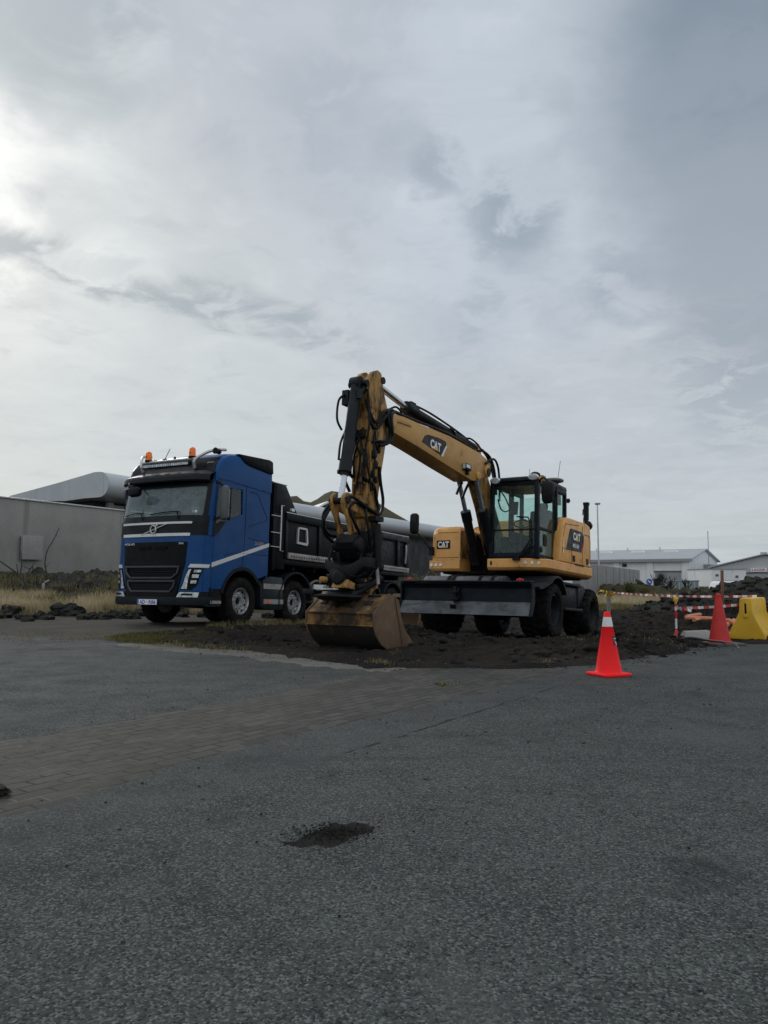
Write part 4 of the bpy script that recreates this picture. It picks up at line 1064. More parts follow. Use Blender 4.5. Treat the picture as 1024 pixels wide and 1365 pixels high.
    for y in (.58, -.58):
        m = MB(); m.box(-.25, .28, y - .25, y + .25, 1.6, 1.78); m.obox((-.27, y, 2.1), (.16, .48, .72), (1, 0, .15)); m.obox((-.33, y, 2.56), (.1, .28, .2), (1, 0, .15)); m.build('seat', P['cab_cloth'], cab, .05)
    m = MB(); m.tube([(.60 + .06 * math.sin(a), .58 + .22 * math.cos(a), 2.13 + .2 * math.sin(a)) for a in [2 * math.pi * k / 20 for k in range(21)]], .016, 6, 0); m.tube([(.60, .4, 2.13), (.60, .76, 2.13)], .018, 6, 0); m.tube([(.6, .58, 2.13), (.85, .58, 2.0)], .03, 6, 0); m.build('steering_wheel', P['grille_black'], cab)
    m = MB(); m.box(-.79, -.25, -1.15, 1.15, 1.55, 1.75); m.box(-.80, -.78, -1.15, 1.15, 1.75, 2.88); m.build('bunk', P['cab_inside'], cab, .03)
    m = MB(); m.box(cab_x(.95, 2.25) - .02, cab_x(.95, 2.25) - .012, .86, .99, 2.25, 2.30); m.build('paper', P['white_paint'], cab)
    # ---------------- dump body
    bx = MB()
    bx.box(-7.85, -1.46, -1.22, 1.22, 1.36, 1.50)            # floor
    for s in (-1, 1):
        bx.prism([(-1.46, 1.50), (-1.46, 2.50), (-7.82, 2.50), (-7.82, 1.50)], 'y', s * 1.14, s * 1.20)
        # ribs, frame and rail standing out of the side sheet
        for x0, x1 in ((-1.56, -1.46), (-2.95, -2.87), (-5.96, -5.86), (-7.28, -7.12), (-7.86, -7.70)):
            bx.prism([(x0, 1.50), (x1, 1.50), (x1 + .02, 2.42), (x0 + .02, 2.42)], 'y', s * 1.20, s * 1.25)
        bx.box(-7.86, -1.46, min(s * 1.13, s * 1.265), max(s * 1.13, s * 1.265), 2.38, 2.56)
        bx.box(-7.8, -1.5, min(s * 1.2, s * 1.225), max(s * 1.2, s * 1.225), 1.50, 1.66)
        # front gusset
        bx.prism([(-.98, 2.5), (-1.0, 3.17), (-1.43, 3.20), (-1.50, 3.12), (-1.95, 2.56), (-1.95, 2.5)], 'y', s * 1.16, s * 1.22)
    bx.box(-1.10, -1.0, -1.22, 1.22, 1.2, 3.17); bx.box(-1.48, -1.0, -1.2, 1.2, 3.13, 3.19); bx.box(-1.5, -1.1, -1.2, 1.2, 1.25, 1.42)
    for s in (-1, 1): bx.box(-1.48, -1.1, min(s * 1.12, s * 1.215), max(s * 1.12, s * 1.215), 1.3, 2.6)
    body = bx.build('dump_body', P['box_dark'], root, .012)
    m = MB(); m.box(-7.92, -7.82, -1.2, 1.2, 1.40, 2.62); m.build('tailgate', P['box_dark'], root, .015)
    m = MB()
    for s in (-1, 1): m.box(-7.86, -1.48, s * 1.20 - .045, s * 1.20 + .045, 2.561, 2.582)
    m.box(-1.49, -.99, -1.22, 1.22, 3.191, 3.206); m.build('top_edge', P['silver'], body)
    for s in (-1, 1):
        m = MB(); m.prism([(-1.55, 1.50), (-7.80, 1.48), (-7.82, 1.62), (-1.55, 1.645)], 'y', s * 1.226, s * 1.29); rl = m.build('side_rail', P['alu_rail'], root, .01)
        m = MB()
        for k in range(58): m.box(-1.68 - k * .105, -1.64 - k * .105, min(s * 1.2905, s * 1.293), max(s * 1.2905, s * 1.293), 1.545, 1.58)
        m.build('hole', P['chassis'], rl)
        m = MB(); m.plate([(-1.94, 1.88), (-2.36, 1.86), (-2.40, 1.92), (-2.36, 2.24), (-2.32, 2.28), (-2.00, 2.28), (-1.95, 2.24)], [[(-1.99, 1.93), (-2.00, 2.235), (-2.30, 2.235), (-2.34, 1.92)]], 'y', s * 1.203, s * 1.245); em = m.build('body_frame', P['silver'], body)
        m = MB(); m.box(-1.62, -1.74, min(s * 1.2, s * 1.275), max(s * 1.2, s * 1.275), 2.61, 2.68); m.build('lamp', P['lamp_clear'], body)
        m = MB(); m.tube([(-7.62, s * 1.25, 1.75), (-7.60, s * 1.29, 2.1), (-7.66, s * 1.25, 2.3)], .03, 6, 3); m.build('latch', P['alu_rail'], body)
    # access ladder at the front of the body
    m = MB(); m.tube([(-1.36, 1.24, 2.70), (-1.24, 1.26, 2.70), (-1.24, 1.26, 1.66), (-1.38, 1.24, 1.66)], .017, 7, 0)
    for z in (2.44, 2.06, 1.74): m.tube([(-1.24, 1.26, z), (-.90, 1.24, z)], .013, 6, 0)
    m.build('ladder', P['silver'], root)
    # tipping ram and subframe
    m = MB(); m.cyl((-1.25, 0, .9), (-1.25, 0, 2.6), .1, n=12)
    for s in (-1, 1): m.box(-7.8, -1.5, s * .38 - .06, s * .38 + .06, 1.05, 1.36)
    for k in range(7): m.box(-2 - .9 * k, -1.9 - .9 * k, -1.15, 1.15, 1.24, 1.36)
    m.build('subframe', P['chassis'], root)
    for s in (-1, 1):
        m = MB(); m.box(-8.18, -8.12, s * .95 - .18, s * .95 + .18, .65, .78); m.build('tail_lamp', P['red_lens'], root)
    return root
build_truck()

# ------------------------------------------------------------------ wheeled excavator (local: x forward, y to its left, z up; origin on the ground under the turntable)
def logo_cat(m, org, xd, yd, h, w, lift=.004):
    """white letters with a yellow triangle standing in the middle one; material 0 white, 1 yellow"""
    X = Vector(xd).normalized(); Y = Vector(yd).normalized(); N = X.cross(Y); O = Vector(org)
    m.text('CAT', O, X, Y, h, w, .045, lift, 0)
    c = O + X * (w * .52) + N * (lift + .003)
    m.add([c - X * w * .22 - Y * h * .02, c + X * w * .22 - Y * h * .02, c + Y * h * .42], [(0, 1, 2)], 1)

def build_excavator():
    P = MATS
    root = empty('excavator', EXC_O, (0, R(-EXC_P), R(-(90 + UP_PSI))))
    tag(root, 'yellow wheeled excavator with raised black dozer blade and its bucket resting on the soil', 'excavator')
    XU = Matrix.Rotation(R(UP_PSI - UN_PSI), 4, 'Z')
    def U(): m = MB(); m.xf = XU; return m
    # ---------------- undercarriage
    m = U(); m.prism([(-1.95, .62), (-1.75, .50), (1.55, .50), (1.8, .62), (1.7, .98), (.8, 1.06), (-.8, 1.06), (-1.8, .98)], 'y', -.42, .42)
    m.lathe((0, 0, 1.0), (0, 0, 1), [(0, .62), (.16, .60), (.16, .55), (.24, .55)], 36)
    m.build('chassis', P['chassis'], root, .02)
    for x in (1.14, -1.42):
        m = U(); m.lathe((x, 0, .52), (0, 1, 0), [(-.8, .13), (-.35, .13), (-.25, .2), (0, .24), (.25, .2), (.35, .13), (.8, .13)], 18); m.build('axle', P['chassis'], root)
    def tyre(x, s):
        c = Vector((x, s * .995, .52)); ax = Vector((0, s, 0)); rr, h = .505, .275
        m = U()
        m.lathe(c, ax, [(-.2, .29), (.20, .30), (.235, .295), (.24, .275), (.20, .262), (.10, .25), (.085, .15), (.14, .135), (.15, .10), (.15, .001)], 30)
        for k in range(8):
            a = 2 * math.pi * k / 8; p = c + Vector((math.cos(a) * .19, s * .085, math.sin(a) * .19)); m.cyl(p, p + ax * .03, .016, n=6)
        wh = m.build('wheel', P['navy_steel'], root)
        m = U()
        m.lathe(c, ax, [(-h + .05, .29), (-h, .33), (-h - .01, .41), (-h + .02, .46), (-h + .07, .482), (0, .488), (h - .07, .482), (h - .02, .46), (h + .01, .41), (h, .33), (h - .05, .29)], 48, cap=False)
        # chevron lugs
        for side in (-1, 1):
            for k in range(20):
                a0 = 2 * math.pi * (k + (.5 if side > 0 else 0)) / 20
                V = []; steps = [(-.02, 0, .482, .512), (.10, .10, .480, .516), (.20, .20, .468, .510), (.268, .26, .425, .474), (.284, .27, .385, .402)]
                for yy, da, ri, ro in steps:
                    wd_ = .062 + yy * .10
                    for r_, w_ in ((ri, wd_), (ri, -wd_), (ro, -wd_ * .75), (ro, wd_ * .75)):
                        a = a0 + da + w_
                        V.append(c + Vector((math.cos(a) * r_, side * s * yy, math.sin(a) * r_)))
                m.loft([V[i * 4:i * 4 + 4] for i in range(len(steps))])
        m.build('tyre', P['rubber'], wh, ang=35)
    for x in (1.14, -1.42):
        for s in (-1, 1): tyre(x, s)
    # mudguards
    for s in (-1, 1):
        m = U(); o = arc(1.14, .52, .625, 150, 52, 14) + [(2.0, .93), (2.18, .90)]; i_ = [(2.16, .86), (1.95, .88)] + arc(1.14, .52, .59, 54, 150, 14)
        m.prism(o + i_, 'y', s * .66, s * 1.31)
        m.prism(arc(1.14, .52, .62, 150, 52, 14) + [(2.0, .92), (2.0, .78)] + arc(1.14, .52, .53, 40, 150, 14), 'y', s * .66, s * .69)
        m.build('mudguard', P['navy_steel'], root)
        m = U(); m.box(-.50, .52, min(s * .45, s * 1.18), max(s * .45, s * 1.18), .56, 1.02); bxs = m.build('tool_box', P['blade_paint'], root, .03)
        m = U()
        for z, y1 in ((1.022, 1.26), (.54, 1.28)):
            m.box(-.56, .60, min(s * .75, s * y1), max(s * .75, s * y1), z, z + .05)
        m.build('step', P['navy_steel'], bxs, .008)
        m = U(); m.prism([(-.50, 1.06), (-.62, 1.10), (-.92, 1.06), (-1.05, .98), (-.60, .62), (-.52, .62)], 'y', s * .5, s * 1.2); m.build('rear_guard', P['navy_steel'], root, .015)
    # hydraulic covers on the front of the chassis
    m = U(); m.prism([(1.35, .80), (1.35, 1.09), (1.55, 1.12), (1.98, 1.08), (2.08, 1.0), (2.10, .80)], 'y', -.98, .50); hc = m.build('front_cover', P['blade_steel'], root, .04)
    m = U()
    for y in (-.45, -.36, .16, .40): m.prism([(1.36, 1.095), (1.55, 1.128), (1.99, 1.088), (2.10, 1.0), (2.12, 1.0), (2.0, 1.10), (1.55, 1.142), (1.35, 1.105)], 'y', y - .025, y + .025)
    m.build('strap', P['rubber'], hc)
    # dozer blade
    bl = U()
    bl.prism([(2.40, .955), (2.34, .95), (2.30, .86), (2.30, .72), (2.33, .62), (2.37, .62), (2.345, .72), (2.345, .85), (2.375, .90), (2.43, .925)], 'y', -1.22, 1.22)
    blade = bl.build('dozer_blade', P['blade_paint'], root, .006)
    m = U(); m.prism([(2.33, .62), (2.46, .39), (2.50, .395), (2.374, .622)], 'y', -1.235, 1.235); m.build('cutting_edge', P['blade_steel'], blade)
    for s in (-1, 1):
        m = U(); m.prism([(2.28, .95), (2.42, .95), (2.40, .70), (2.52, .39), (2.40, .385), (2.27, .62)], 'y', s * 1.237, s * 1.262); m.build('end_plate', P['blade_paint'], blade)
    m = U(); m.box(2.30, 2.46, -1.24, 1.24, .956, .985); m.build('top_lip', P['navy_steel'], blade, .01)
    for y in (-1.10, 1.02):
        m = U(); m.box(2.32, 2.38, y - .06, y + .06, .986, 1.02); m.lathe((2.38, y, 1.005), (1, 0, 0), [(-.04, .03), (.02, .03)], 10); m.build('lamp', P['red_lens'], blade, .008)
    m = U(); m.box(2.345, 2.42, -.20, -.08, .62, .86); m.box(2.40, 2.50, -.21, -.07, .64, .68); m.box(2.40, 2.50, -.21, -.07, .76, .80); m.cyl((2.46, -.14, .60), (2.46, -.14, .88), .025, n=10)
    m.obox((2.435, -.17, .47), (.012, .12, .20), (.88, 0, -.45), (.45, 0, .88)); m.build('hitch', P['black_steel'], blade, .01)
    m = U()
    for y in (-.55, .55):
        m.prism([(1.5, .55), (2.3, .50), (2.34, .62), (2.32, .80), (1.6, .75)], 'y', y - .07, y + .07)
    m.cyl((1.7, -.2, .85), (2.3, -.2, .72), .06, n=12); m.cyl((1.7, .2, .85), (2.3, .2, .72), .06, n=12)
    m.build('blade_arm', P['black_steel'], root, .01)
    # ---------------- upper structure
    plan = [(1.46, .13), (1.46, .92), (1.30, 1.20), (1.22, 1.25), (-1.22, 1.25), (-1.62, 1.10), (-1.90, .75), (-2.0, .3), (-2.0, -.3), (-1.90, -.75), (-1.62, -1.10), (-1.22, -1.25), (1.22, -1.25), (1.22, -.58), (.62, -.54), (.62, .13)]
    def inset(pl, d):
        c = Vector((0, 0)); return [(x - math.copysign(min(d, abs(x)), x) if abs(x) > .7 else x, y - math.copysign(min(d, abs(y)), y) if abs(y) > .7 else y) for x, y in pl]
    m = MB()
    m.loft([[(x, y, z) for x, y in inset(plan, d)] for z, d in ((1.235, .06), (1.255, .025), (1.29, .0), (1.432, .0), (1.445, .008))])
    plat = m.build('platform', P['cat_yellow'], root, ang=26)
    m = MB(); m.box(-1.2, 1.1, -1.0, 1.0, 1.19, 1.236); m.box(-.55, .8, -.56, .14, 1.24, 1.70); m.box(-.5, .62, -.52, .12, 1.7, 1.95); m.build('turntable_frame', P['chassis'], root)
    for y in (.88, .99, 1.09):
        m = MB(); x = 1.462 if y < .93 else 1.462 - (y - .92) * .62
        m.lathe((x - .01, y, 1.36), (1, .1, 0), [(0, .036), (.016, .036), (.02, .03), (.022, .001)], 14); m.build('lamp', P['lamp_clear'] if y > .9 else P['silver'], plat)
    for y in (-1.20, -1.10, -.99):
        m = MB(); m.lathe((1.215, y, 1.355), (1, 0, 0), [(0, .034), (.014, .034), (.02, .028), (.022, .001)], 14); m.build('lamp', P['lamp_clear'], plat)
    m = MB(); m.box(1.455, 1.466, .19, .225, 1.33, 1.40); m.build('catch', P['black_steel'], plat)
    # rear body / counterweight
    rear = [(.05, 1.19), (-1.15, 1.215), (-1.58, 1.06), (-1.86, .72), (-1.95, .3), (-1.95, -.3), (-1.86, -.72), (-1.58, -1.06), (-1.15, -1.215), (-.55, -1.215), (-.55, .1), (.0, .1)]
    m = MB(); m.loft([[(x, y, z) for x, y in inset(rear, d)] for z, d in ((1.455, 0), (2.12, 0), (2.24, .02), (2.31, .07), (2.335, .16))])
    rb = m.build('engine_hood', P['cat_yellow'], root, ang=40)
    m = MB(); m.box(-1.5, -.6, -.75, .1, 2.336, 2.44); m.lathe((-.9, .65, 2.33), (0, 0, 1), [(0, .16), (.04, .16), (.07, .13)], 18); m.build('hood_lid', P['cat_yellow'], rb, .04)
    m = MB(); m.lathe((-.55, .82, 2.33), (0, 0, 1), [(0, .10), (.08, .09), (.12, .05)], 14); m.build('air_intake', P['black_steel'], rb)
    # left side panel with slanted leading edge
    m = MB()
    sp = [(.66, 1.455), (.60, 1.80), (.50, 2.14), (.40, 2.28), (.24, 2.335), (-.90, 2.345), (-1.10, 2.31), (-1.14, 2.2), (-1.14, 1.455)]
    m.prism(sp, 'y', 1.08, 1.246); pn = m.build('side_panel', P['cat_yellow'], rb, .03, 3)
    m = MB()   # panel joints
    for pts in ([(-.62, 2.25), (-.62, 1.47)], [(.02, 1.72), (.02, 1.47)], [(.5, 1.72), (-.15, 1.72)], [(-.68, 2.10), (-1.05, 2.10), (-1.10, 2.0), (-1.10, 1.50)], [(.36, 2.20), (.48, 1.96), (.55, 1.6)], [(.36, 2.2), (-.4, 2.245)]):
        m.tube([(x, 1.249, z) for x, z in pts], .006, 5, 0)
    m.build('joint', P['arm_yellow'], pn)
    m = MB(); m.prism([(.34, 1.70), (.12, 2.12), (.05, 2.14), (-.56, 2.13), (-.70, 2.05), (-.66, 1.87), (-.56, 1.72)], 'y', 1.247, 1.2515); d1 = m.build('decal', P['logo_black'], pn)
    m = MB(); m.prism([(-.705, 2.0), (-.67, 1.86), (-.565, 1.715), (-.50, 1.715), (-.60, 1.86)], 'y', 1.252, 1.2545); m.build('red_stripe', P['logo_red'], d1)
    m = MB(); logo_cat(m, (-.05, 1.252, 1.925), (-1, 0, 0), (0, 0, 1), .155, .42); m.text('M316F', (-.03, 1.252, 1.775), (-1, 0, 0), (0, 0, 1), .085, .36, .03, .004); m.build('lettering', [P['white_paint'], P['logo_yellow']], d1)
    for x in (-.10, -.92):
        m = MB(); m.box(x - .075, x + .075, 1.2465, 1.251, 1.50, 1.62); m.build('vent', P['black_steel'], pn)
    m = MB(); m.box(.46, .50, 1.2465, 1.25, 1.62, 1.92); m.build('notice', P['plate_white'], pn)
    m = MB(); m.box(-.02, .05, 1.2465, 1.25, 1.47, 1.475); m.box(-.7, -.2, 1.2465, 1.258, 1.44, 1.47); m.build('latch', P['black_steel'], pn)
    m = MB(); m.box(-1.12, -1.0, 1.2465, 1.249, 1.49, 1.53); m.build('notice', P['plate_white'], pn)
    # right front tank box
    m = MB(); tk = [(1.20, -.58), (1.20, -1.10), (1.12, -1.235), (-.55, -1.235), (-.55, -.58)]
    m.loft([[(x - d * (x > 0), y + (d if y < -1 else -d * .6), z) for x, y in tk] for z, d in ((1.452, .0), (1.95, .0), (2.06, .02), (2.11, .06), (2.125, .12))]); tb = m.build('tank_box', P['cat_yellow'], root, ang=50)
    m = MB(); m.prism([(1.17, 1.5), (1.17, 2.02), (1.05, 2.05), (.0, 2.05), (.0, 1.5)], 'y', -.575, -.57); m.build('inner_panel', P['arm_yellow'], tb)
    m = MB(); m.box(1.197, 1.2035, -1.10, -.60, 1.498, 1.506); m.box(1.197, 1.2035, -1.08, -.62, 2.00, 2.005); m.build('joint', P['black_steel'], tb)
    m = MB(); m.box(1.201, 1.206, -1.10, -.80, 1.675, 1.845); d2 = m.build('decal', P['logo_black'], tb)
    m = MB(); logo_cat(m, (1.2065, -1.075, 1.70), (0, 1, 0), (0, 0, 1), .125, .25, .003); m.build('lettering', [P['white_paint'], P['logo_yellow']], d2)
    m = MB(); m.cyl((.3, -.9, 2.12), (.3, -.9, 2.18), .09, n=14); m.build('filler_cap', P['black_steel'], tb)
    # right mirror on its arm
    m = MB(); m.tube([(1.22, -1.20, 1.62), (1.30, -1.30, 1.80), (1.31, -1.46, 1.97), (1.31, -1.56, 2.02)], .017, 6, 4); m.box(1.16, 1.24, -1.26, -1.18, 1.55, 1.72); ar = m.build('mirror_arm', P['black_steel'], root, 0)
    m = MB(); m.loft([[(1.31 + a * k, -1.57 + b * k, z) for a, b in ((.05, -.08), (.06, .08), (-.04, .09), (-.05, -.07))] for z, k in ((1.98, .6), (2.02, 1), (2.2, 1.05), (2.36, 1), (2.40, .6))]); m.build('side_mirror', P['black_steel'], ar, .015)
    # small camera on the hood and mast at the rear corner
    m = MB(); m.tube([(-1.1, -.2, 2.34), (-1.2, -.2, 2.46), (-1.25, -.2, 2.48), (-.95, -.2, 2.5)], .016, 6, 0); m.lathe((-1.3, -.22, 2.50), (0, -1, .1), [(-.02, .03), (.1, .06), (.17, .05), (.19, .01)], 12); m.build('hood_mirror', P['black_steel'], root)
    m = MB(); m.tube([(-1.45, 1.0, 2.32), (-1.50, 1.0, 2.46), (-1.56, 1.0, 2.5)], .022, 6, 3); m.box(-1.62, -1.52, .96, 1.04, 2.44, 2.56); m.cyl((-1.60, 1.0, 2.52), (-1.60, 1.0, 2.88), .058, n=14); m.box(-1.65, -1.54, .95, 1.06, 2.84, 2.90)
    m.tube([(-1.60, 1.0, 2.70), (-1.40, 1.0, 2.72), (-1.38, 1.0, 2.60)], .012, 5, 0); m.lathe((-1.66, 1.0, 2.42), (-.8, .1, -.25), [(-.08, .05), (0, .10), (.09, .09), (.11, .03)], 14); m.build('rear_camera', P['black_steel'], root)
    # ---------------- cab
    fx, y0, y1, z0, z1 = 1.40, .15, 1.12, 1.46, 2.93
    cb = MB()
    def post(a, b, w=.07, d=.07): cb.obox((Vector(a) + Vector(b)) / 2, ((Vector(b) - Vector(a)).length, w, d), Vector(b) - Vector(a), (0, 1, 0) if abs((Vector(b) - Vector(a)).normalized().y) < .5 else (0, 0, 1))
    for y in (y0 + .035, y1 - .04): post((fx, y, z0), (fx - .02, y, z1 - .02), .07 if y < .6 else .10, .08)
    cb.box(fx - .07, fx + .02, y0, y1, z0 - .01, z0 + .10); cb.box(fx - .10, fx + .01, y0, y1, z1 - .12, z1 - .02)
    for y in (y0 + .03, y1 - .035):
        post((.50, y, z0), (.50, y, z1 - .02), .06, .10); post((-.03, y, 1.5), (-.02, y, z1 - .06), .06, .08)
        cb.box(-.05, fx, y - .035, y + .035, z1 - .13, z1 - .03)
    cb.box(-.05, fx, y1 - .075, y1 - .005, z0, z0 + .07)
    cb.box(-.05, .0, y0, y1, 1.46, 1.98); cb.box(-.05, fx, y0, y1, z0 - .02, z0 + .02)
    cb.box(-.05, .52, y1 - .06, y1 - .01, 1.46, 1.80)
    cab = cb.build('cab', P['blade_paint'], root, .012)
    rf = MB(); rp = [(1.44, y0 + .02), (1.46, .6), (1.44, y1 - .04), (1.30, y1 + .02), (-.05, y1 + .0), (-.10, y1 - .1), (-.10, y0 + .1), (-.05, y0)]
    rf.loft([[(x * k if x > 0 else x, .635 + (y - .635) * k, z) for x, y in rp] for z, k in ((z1 - .04, 1.0), (z1 + .0, 1.0), (z1 + .04, .97), (z1 + .055, .90))]); roof = rf.build('roof', P['blade_paint'], cab, ang=50)
    m = MB(); m.prism([(1.36, z1 - .10), (1.40, z1 - .02), (1.30, z1 + .065), (1.12, z1 + .07), (1.12, z1 - .02), (1.28, z1 - .05)], 'y', .98, 1.15); m.build('roof_corner', P['arm_yellow'], roof, .02)
    for y, zz in ((.26, z1 - .01), (1.02, z1 + .01)):
        m = MB(); m.lathe((1.42, y, zz), (1, 0, -.1), [(-.06, .05), (-.02, .10), (.02, .11), (.045, .09), (.05, .01)], 16); m.xf = None
        m.V = [(x, y + (vy - y) * 1.0, zz + (vz - zz) * .55) for x, vy, vz in m.V]; m.build('work_lamp', P['lamp_clear'], roof)
    m = MB(); m.lathe((1.30, 1.0, z1 + .05), (0, 0, 1), [(0, .10), (.05, .09), (.075, .05)], 14); m.build('roof_hump', P['black_steel'], roof)
    m = MB(); m.lathe((.0, .86, z1 + .17), (0, 0, 1), [(-.03, .10), (0, .20), (.03, .21), (.055, .17), (.07, .05)], 24); gp = m.build('antenna_disc', P['cable_grey'], roof)
    m = MB(); m.tube([(-.02, .9, z1), (-.05, .95, z1 + .10), (-.02, .88, z1 + .16)], .018, 6, 3); m.cyl((-.1, .8, z1 + .02), (-.1, .8, z1 + .16), .014, n=6); m.tube([(-.08, .92, z1 + .2), (-.16, .95, z1 + .62)], .005, 5, 0); m.tube([(.9, .7, z1 + .05), (.88, .72, z1 + .28)], .004, 5, 0); m.build('antenna', P['black_steel'], gp)
    m = MB(); m.cyl((-.12, 1.08, z1 - .2), (-.2, 1.1, z1 - .2), .03, .05, 10); m.build('rear_lamp', P['black_steel'], cab)
    # glass
    m = MB(); m.prism([(y0 + .07, z0 + .09), (y1 - .09, z0 + .09), (y1 - .09, z1 - .12), (y0 + .07, z1 - .12)], 'x', fx - .012, fx - .004); m.build('windscreen', P['cab_glass'], cab)
    m = MB(); m.box(fx - .02, fx + .012, y0 + .07, y1 - .09, 1.965, 1.995); m.build('glazing_bar', P['black_steel'], cab)
    for y in (y1 - .035, y0 + .03):
        m = MB(); m.prism([(.55, z0 + .07), (fx - .04, z0 + .07), (fx - .04, z1 - .13), (.55, z1 - .13)], 'y', y - .004, y + .004); dr = m.build('door_window' if y > .6 else 'side_window', P['cab_glass'], cab)
        m = MB(); m.prism([(.02, 1.80), (.45, 1.80), (.45, z1 - .13), (.02, z1 - .13)], 'y', y - .004, y + .004); m.build('rear_side_window', P['cab_glass'], cab)
    m = MB(); m.prism([(y0 + .06, 1.99), (y1 - .07, 1.99), (y1 - .07, z1 - .13), (y0 + .06, z1 - .13)], 'x', -.03, -.022); m.build('rear_window', P['cab_glass'], cab)
    # door furniture
    m = MB(); m.box(.60, 1.36, y1 - .03, y1 + .005, 1.99, 2.03); m.build('door_rail', P['black_steel'], cab)
    m = MB(); m.tube([(.72, y1 + .02, 2.45), (.72, y1 + .05, 2.50), (.72, y1 + .05, 2.62), (.72, y1 + .02, 2.66)], .012, 5, 0); m.build('door_handle', P['black_steel'], cab)
    m = MB(); m.prism([(.96, 1.70), (1.08, 1.70), (1.10, 1.80), (1.10, 1.92), (.98, 1.92), (.94, 1.80)], 'y', y1 - .028, y1 - .02); m.build('door_pocket', P['black_steel'], cab)
    m = MB(); m.lathe((1.22, y1 - .02, 1.62), (0, 1, 0), [(-.004, .06), (.003, .06), (.006, .04)], 16); m.build('speaker', P['black_steel'], cab)
    m = MB(); m.prism([(.64, z0 + .075), (1.34, z0 + .075), (1.34, 1.985), (.64, 1.985)], 'y', y1 - .055, y1 - .048); m.build('door_lining', P['cab_grey'], cab)
    # left mirror
    m = MB(); m.tube([(1.38, 1.12, 2.86), (1.50, 1.22, 2.90), (1.52, 1.30, 2.86), (1.51, 1.32, 2.80)], .016, 6, 4); ma = m.build('mirror_arm', P['black_steel'], cab)
    m = MB(); m.loft([[(1.51 + a * k, 1.31 + b * k, z) for a, b in ((.05, -.09), (.06, .12), (-.02, .14), (-.04, -.07))] for z, k in ((2.42, .55), (2.47, .9), (2.62, 1.05), (2.78, 1.0), (2.82, .7))]); m.build('side_mirror', P['black_steel'], ma, .015)
    # wiper linkage in front of the screen
    m = MB()
    m.tube([(1.50, .72, 1.43), (1.50, .80, 1.50), (1.47, .95, 1.72), (1.44, .97, 1.80)], .024, 6, 0); m.tube([(1.50, .84, 1.50), (1.46, 1.0, 1.70)], .014, 6, 0); m.tube([(1.46, .92, 1.52), (1.45, 1.01, 1.66)], .012, 6, 0)
    m.tube([(1.44, .965, 1.80), (1.43, .955, 2.12), (1.43, .92, 2.2), (1.43, .70, 2.22)], .014, 6, 0); m.box(1.46, 1.53, .66, .79, 1.405, 1.45)
    m.build('wiper', P['black_steel'], cab)
    # cab inside
    m = MB(); m.box(.15, .62, .42, .86, 1.70, 1.86); m.obox((.12, .64, 2.18), (.14, .44, .66), (1, 0, .18)); m.obox((.06, .64, 2.58), (.10, .26, .18), (1, 0, .18)); m.box(.2, .55, .5, .8, 1.48, 1.70); m.build('seat', P['cab_inside'], cab, .04)
    m = MB(); m.box(.25, .75, .24, .38, 1.8, 2.02); m.box(.25, .75, .90, 1.02, 1.8, 2.0); m.tube([(.68, .31, 2.0), (.72, .31, 2.14)], .025, 6, 0); m.tube([(.68, .96, 2.0), (.72, .96, 2.14)], .025, 6, 0); m.box(-.04, .14, y0 + .06, y1 - .08, 1.5, 2.02); m.build('console', P['cab_inside'], cab, .02)
    m = MB(); m.tube([(1.1, .62, 1.5), (1.02, .62, 2.0), (.98, .62, 2.12)], .035, 7, 0); m.tube([(.98 + .05 * math.sin(a), .62 + .17 * math.cos(a), 2.14 + .16 * math.sin(a) * .4) for a in [2 * math.pi * k / 18 for k in range(19)]], .014, 6, 0); m.build('steering_wheel', P['black_steel'], cab)
    m = MB(); m.obox((1.16, .52, 2.42), (.04, .16, .26), (1, .2, .35)); m.tube([(1.20, .24, 2.80), (1.19, .36, 2.62), (1.18, .42, 2.48), (1.16, .46, 2.40)], .014, 6, 4); m.tube([(1.22, .22, 2.60), (1.2, .27, 2.42), (1.18, .36, 2.36), (1.17, .45, 2.40)], .014, 6, 4); m.build('monitor', P['black_steel'], cab)
    m = MB(); m.prism([(.10, 2.60), (.12, 2.88), (.55, 2.90), (.55, 2.70)], 'y', .92, 1.06); m.build('sun_blind', P['cab_inside'], cab)
    m = MB(); m.box(.95, 1.34, .25, 1.0, 1.48, 1.52); m.box(1.2, 1.32, .5, .62, 1.52, 1.66); m.box(1.2, 1.32, .7, .82, 1.52, 1.66); m.build('pedal_floor', P['cab_inside'], cab)
    # ---------------- boom base link and its rams
    m = MB()
    for s in (-1, 1):
        m.prism([(.40, 1.55), (1.0, 1.55), (1.22, 1.98), (1.45, 2.40), (1.76, 2.82), (1.84, 2.98), (1.62, 3.16), (1.42, 3.14), (1.22, 2.88), (.96, 2.45), (.62, 2.0)], 'y', s * .09 - .018 - .05, s * .09 + .018 - .05)
    m.prism([(.60, 1.75), (.98, 1.65), (1.42, 2.40), (1.70, 2.82), (1.52, 3.0), (1.30, 2.85), (.94, 2.30)], 'y', -.13, .03); base = m.build('boom_base', P['arm_yellow'], root, .01)
    m = MB()
    m.cyl((1.62, -.28, 3.06), (1.62, .22, 3.06), .075, n=18); m.cyl((.55, -.28, 1.72), (.55, .2, 1.72), .08, n=18); m.build('pin', P['black_steel'], base)
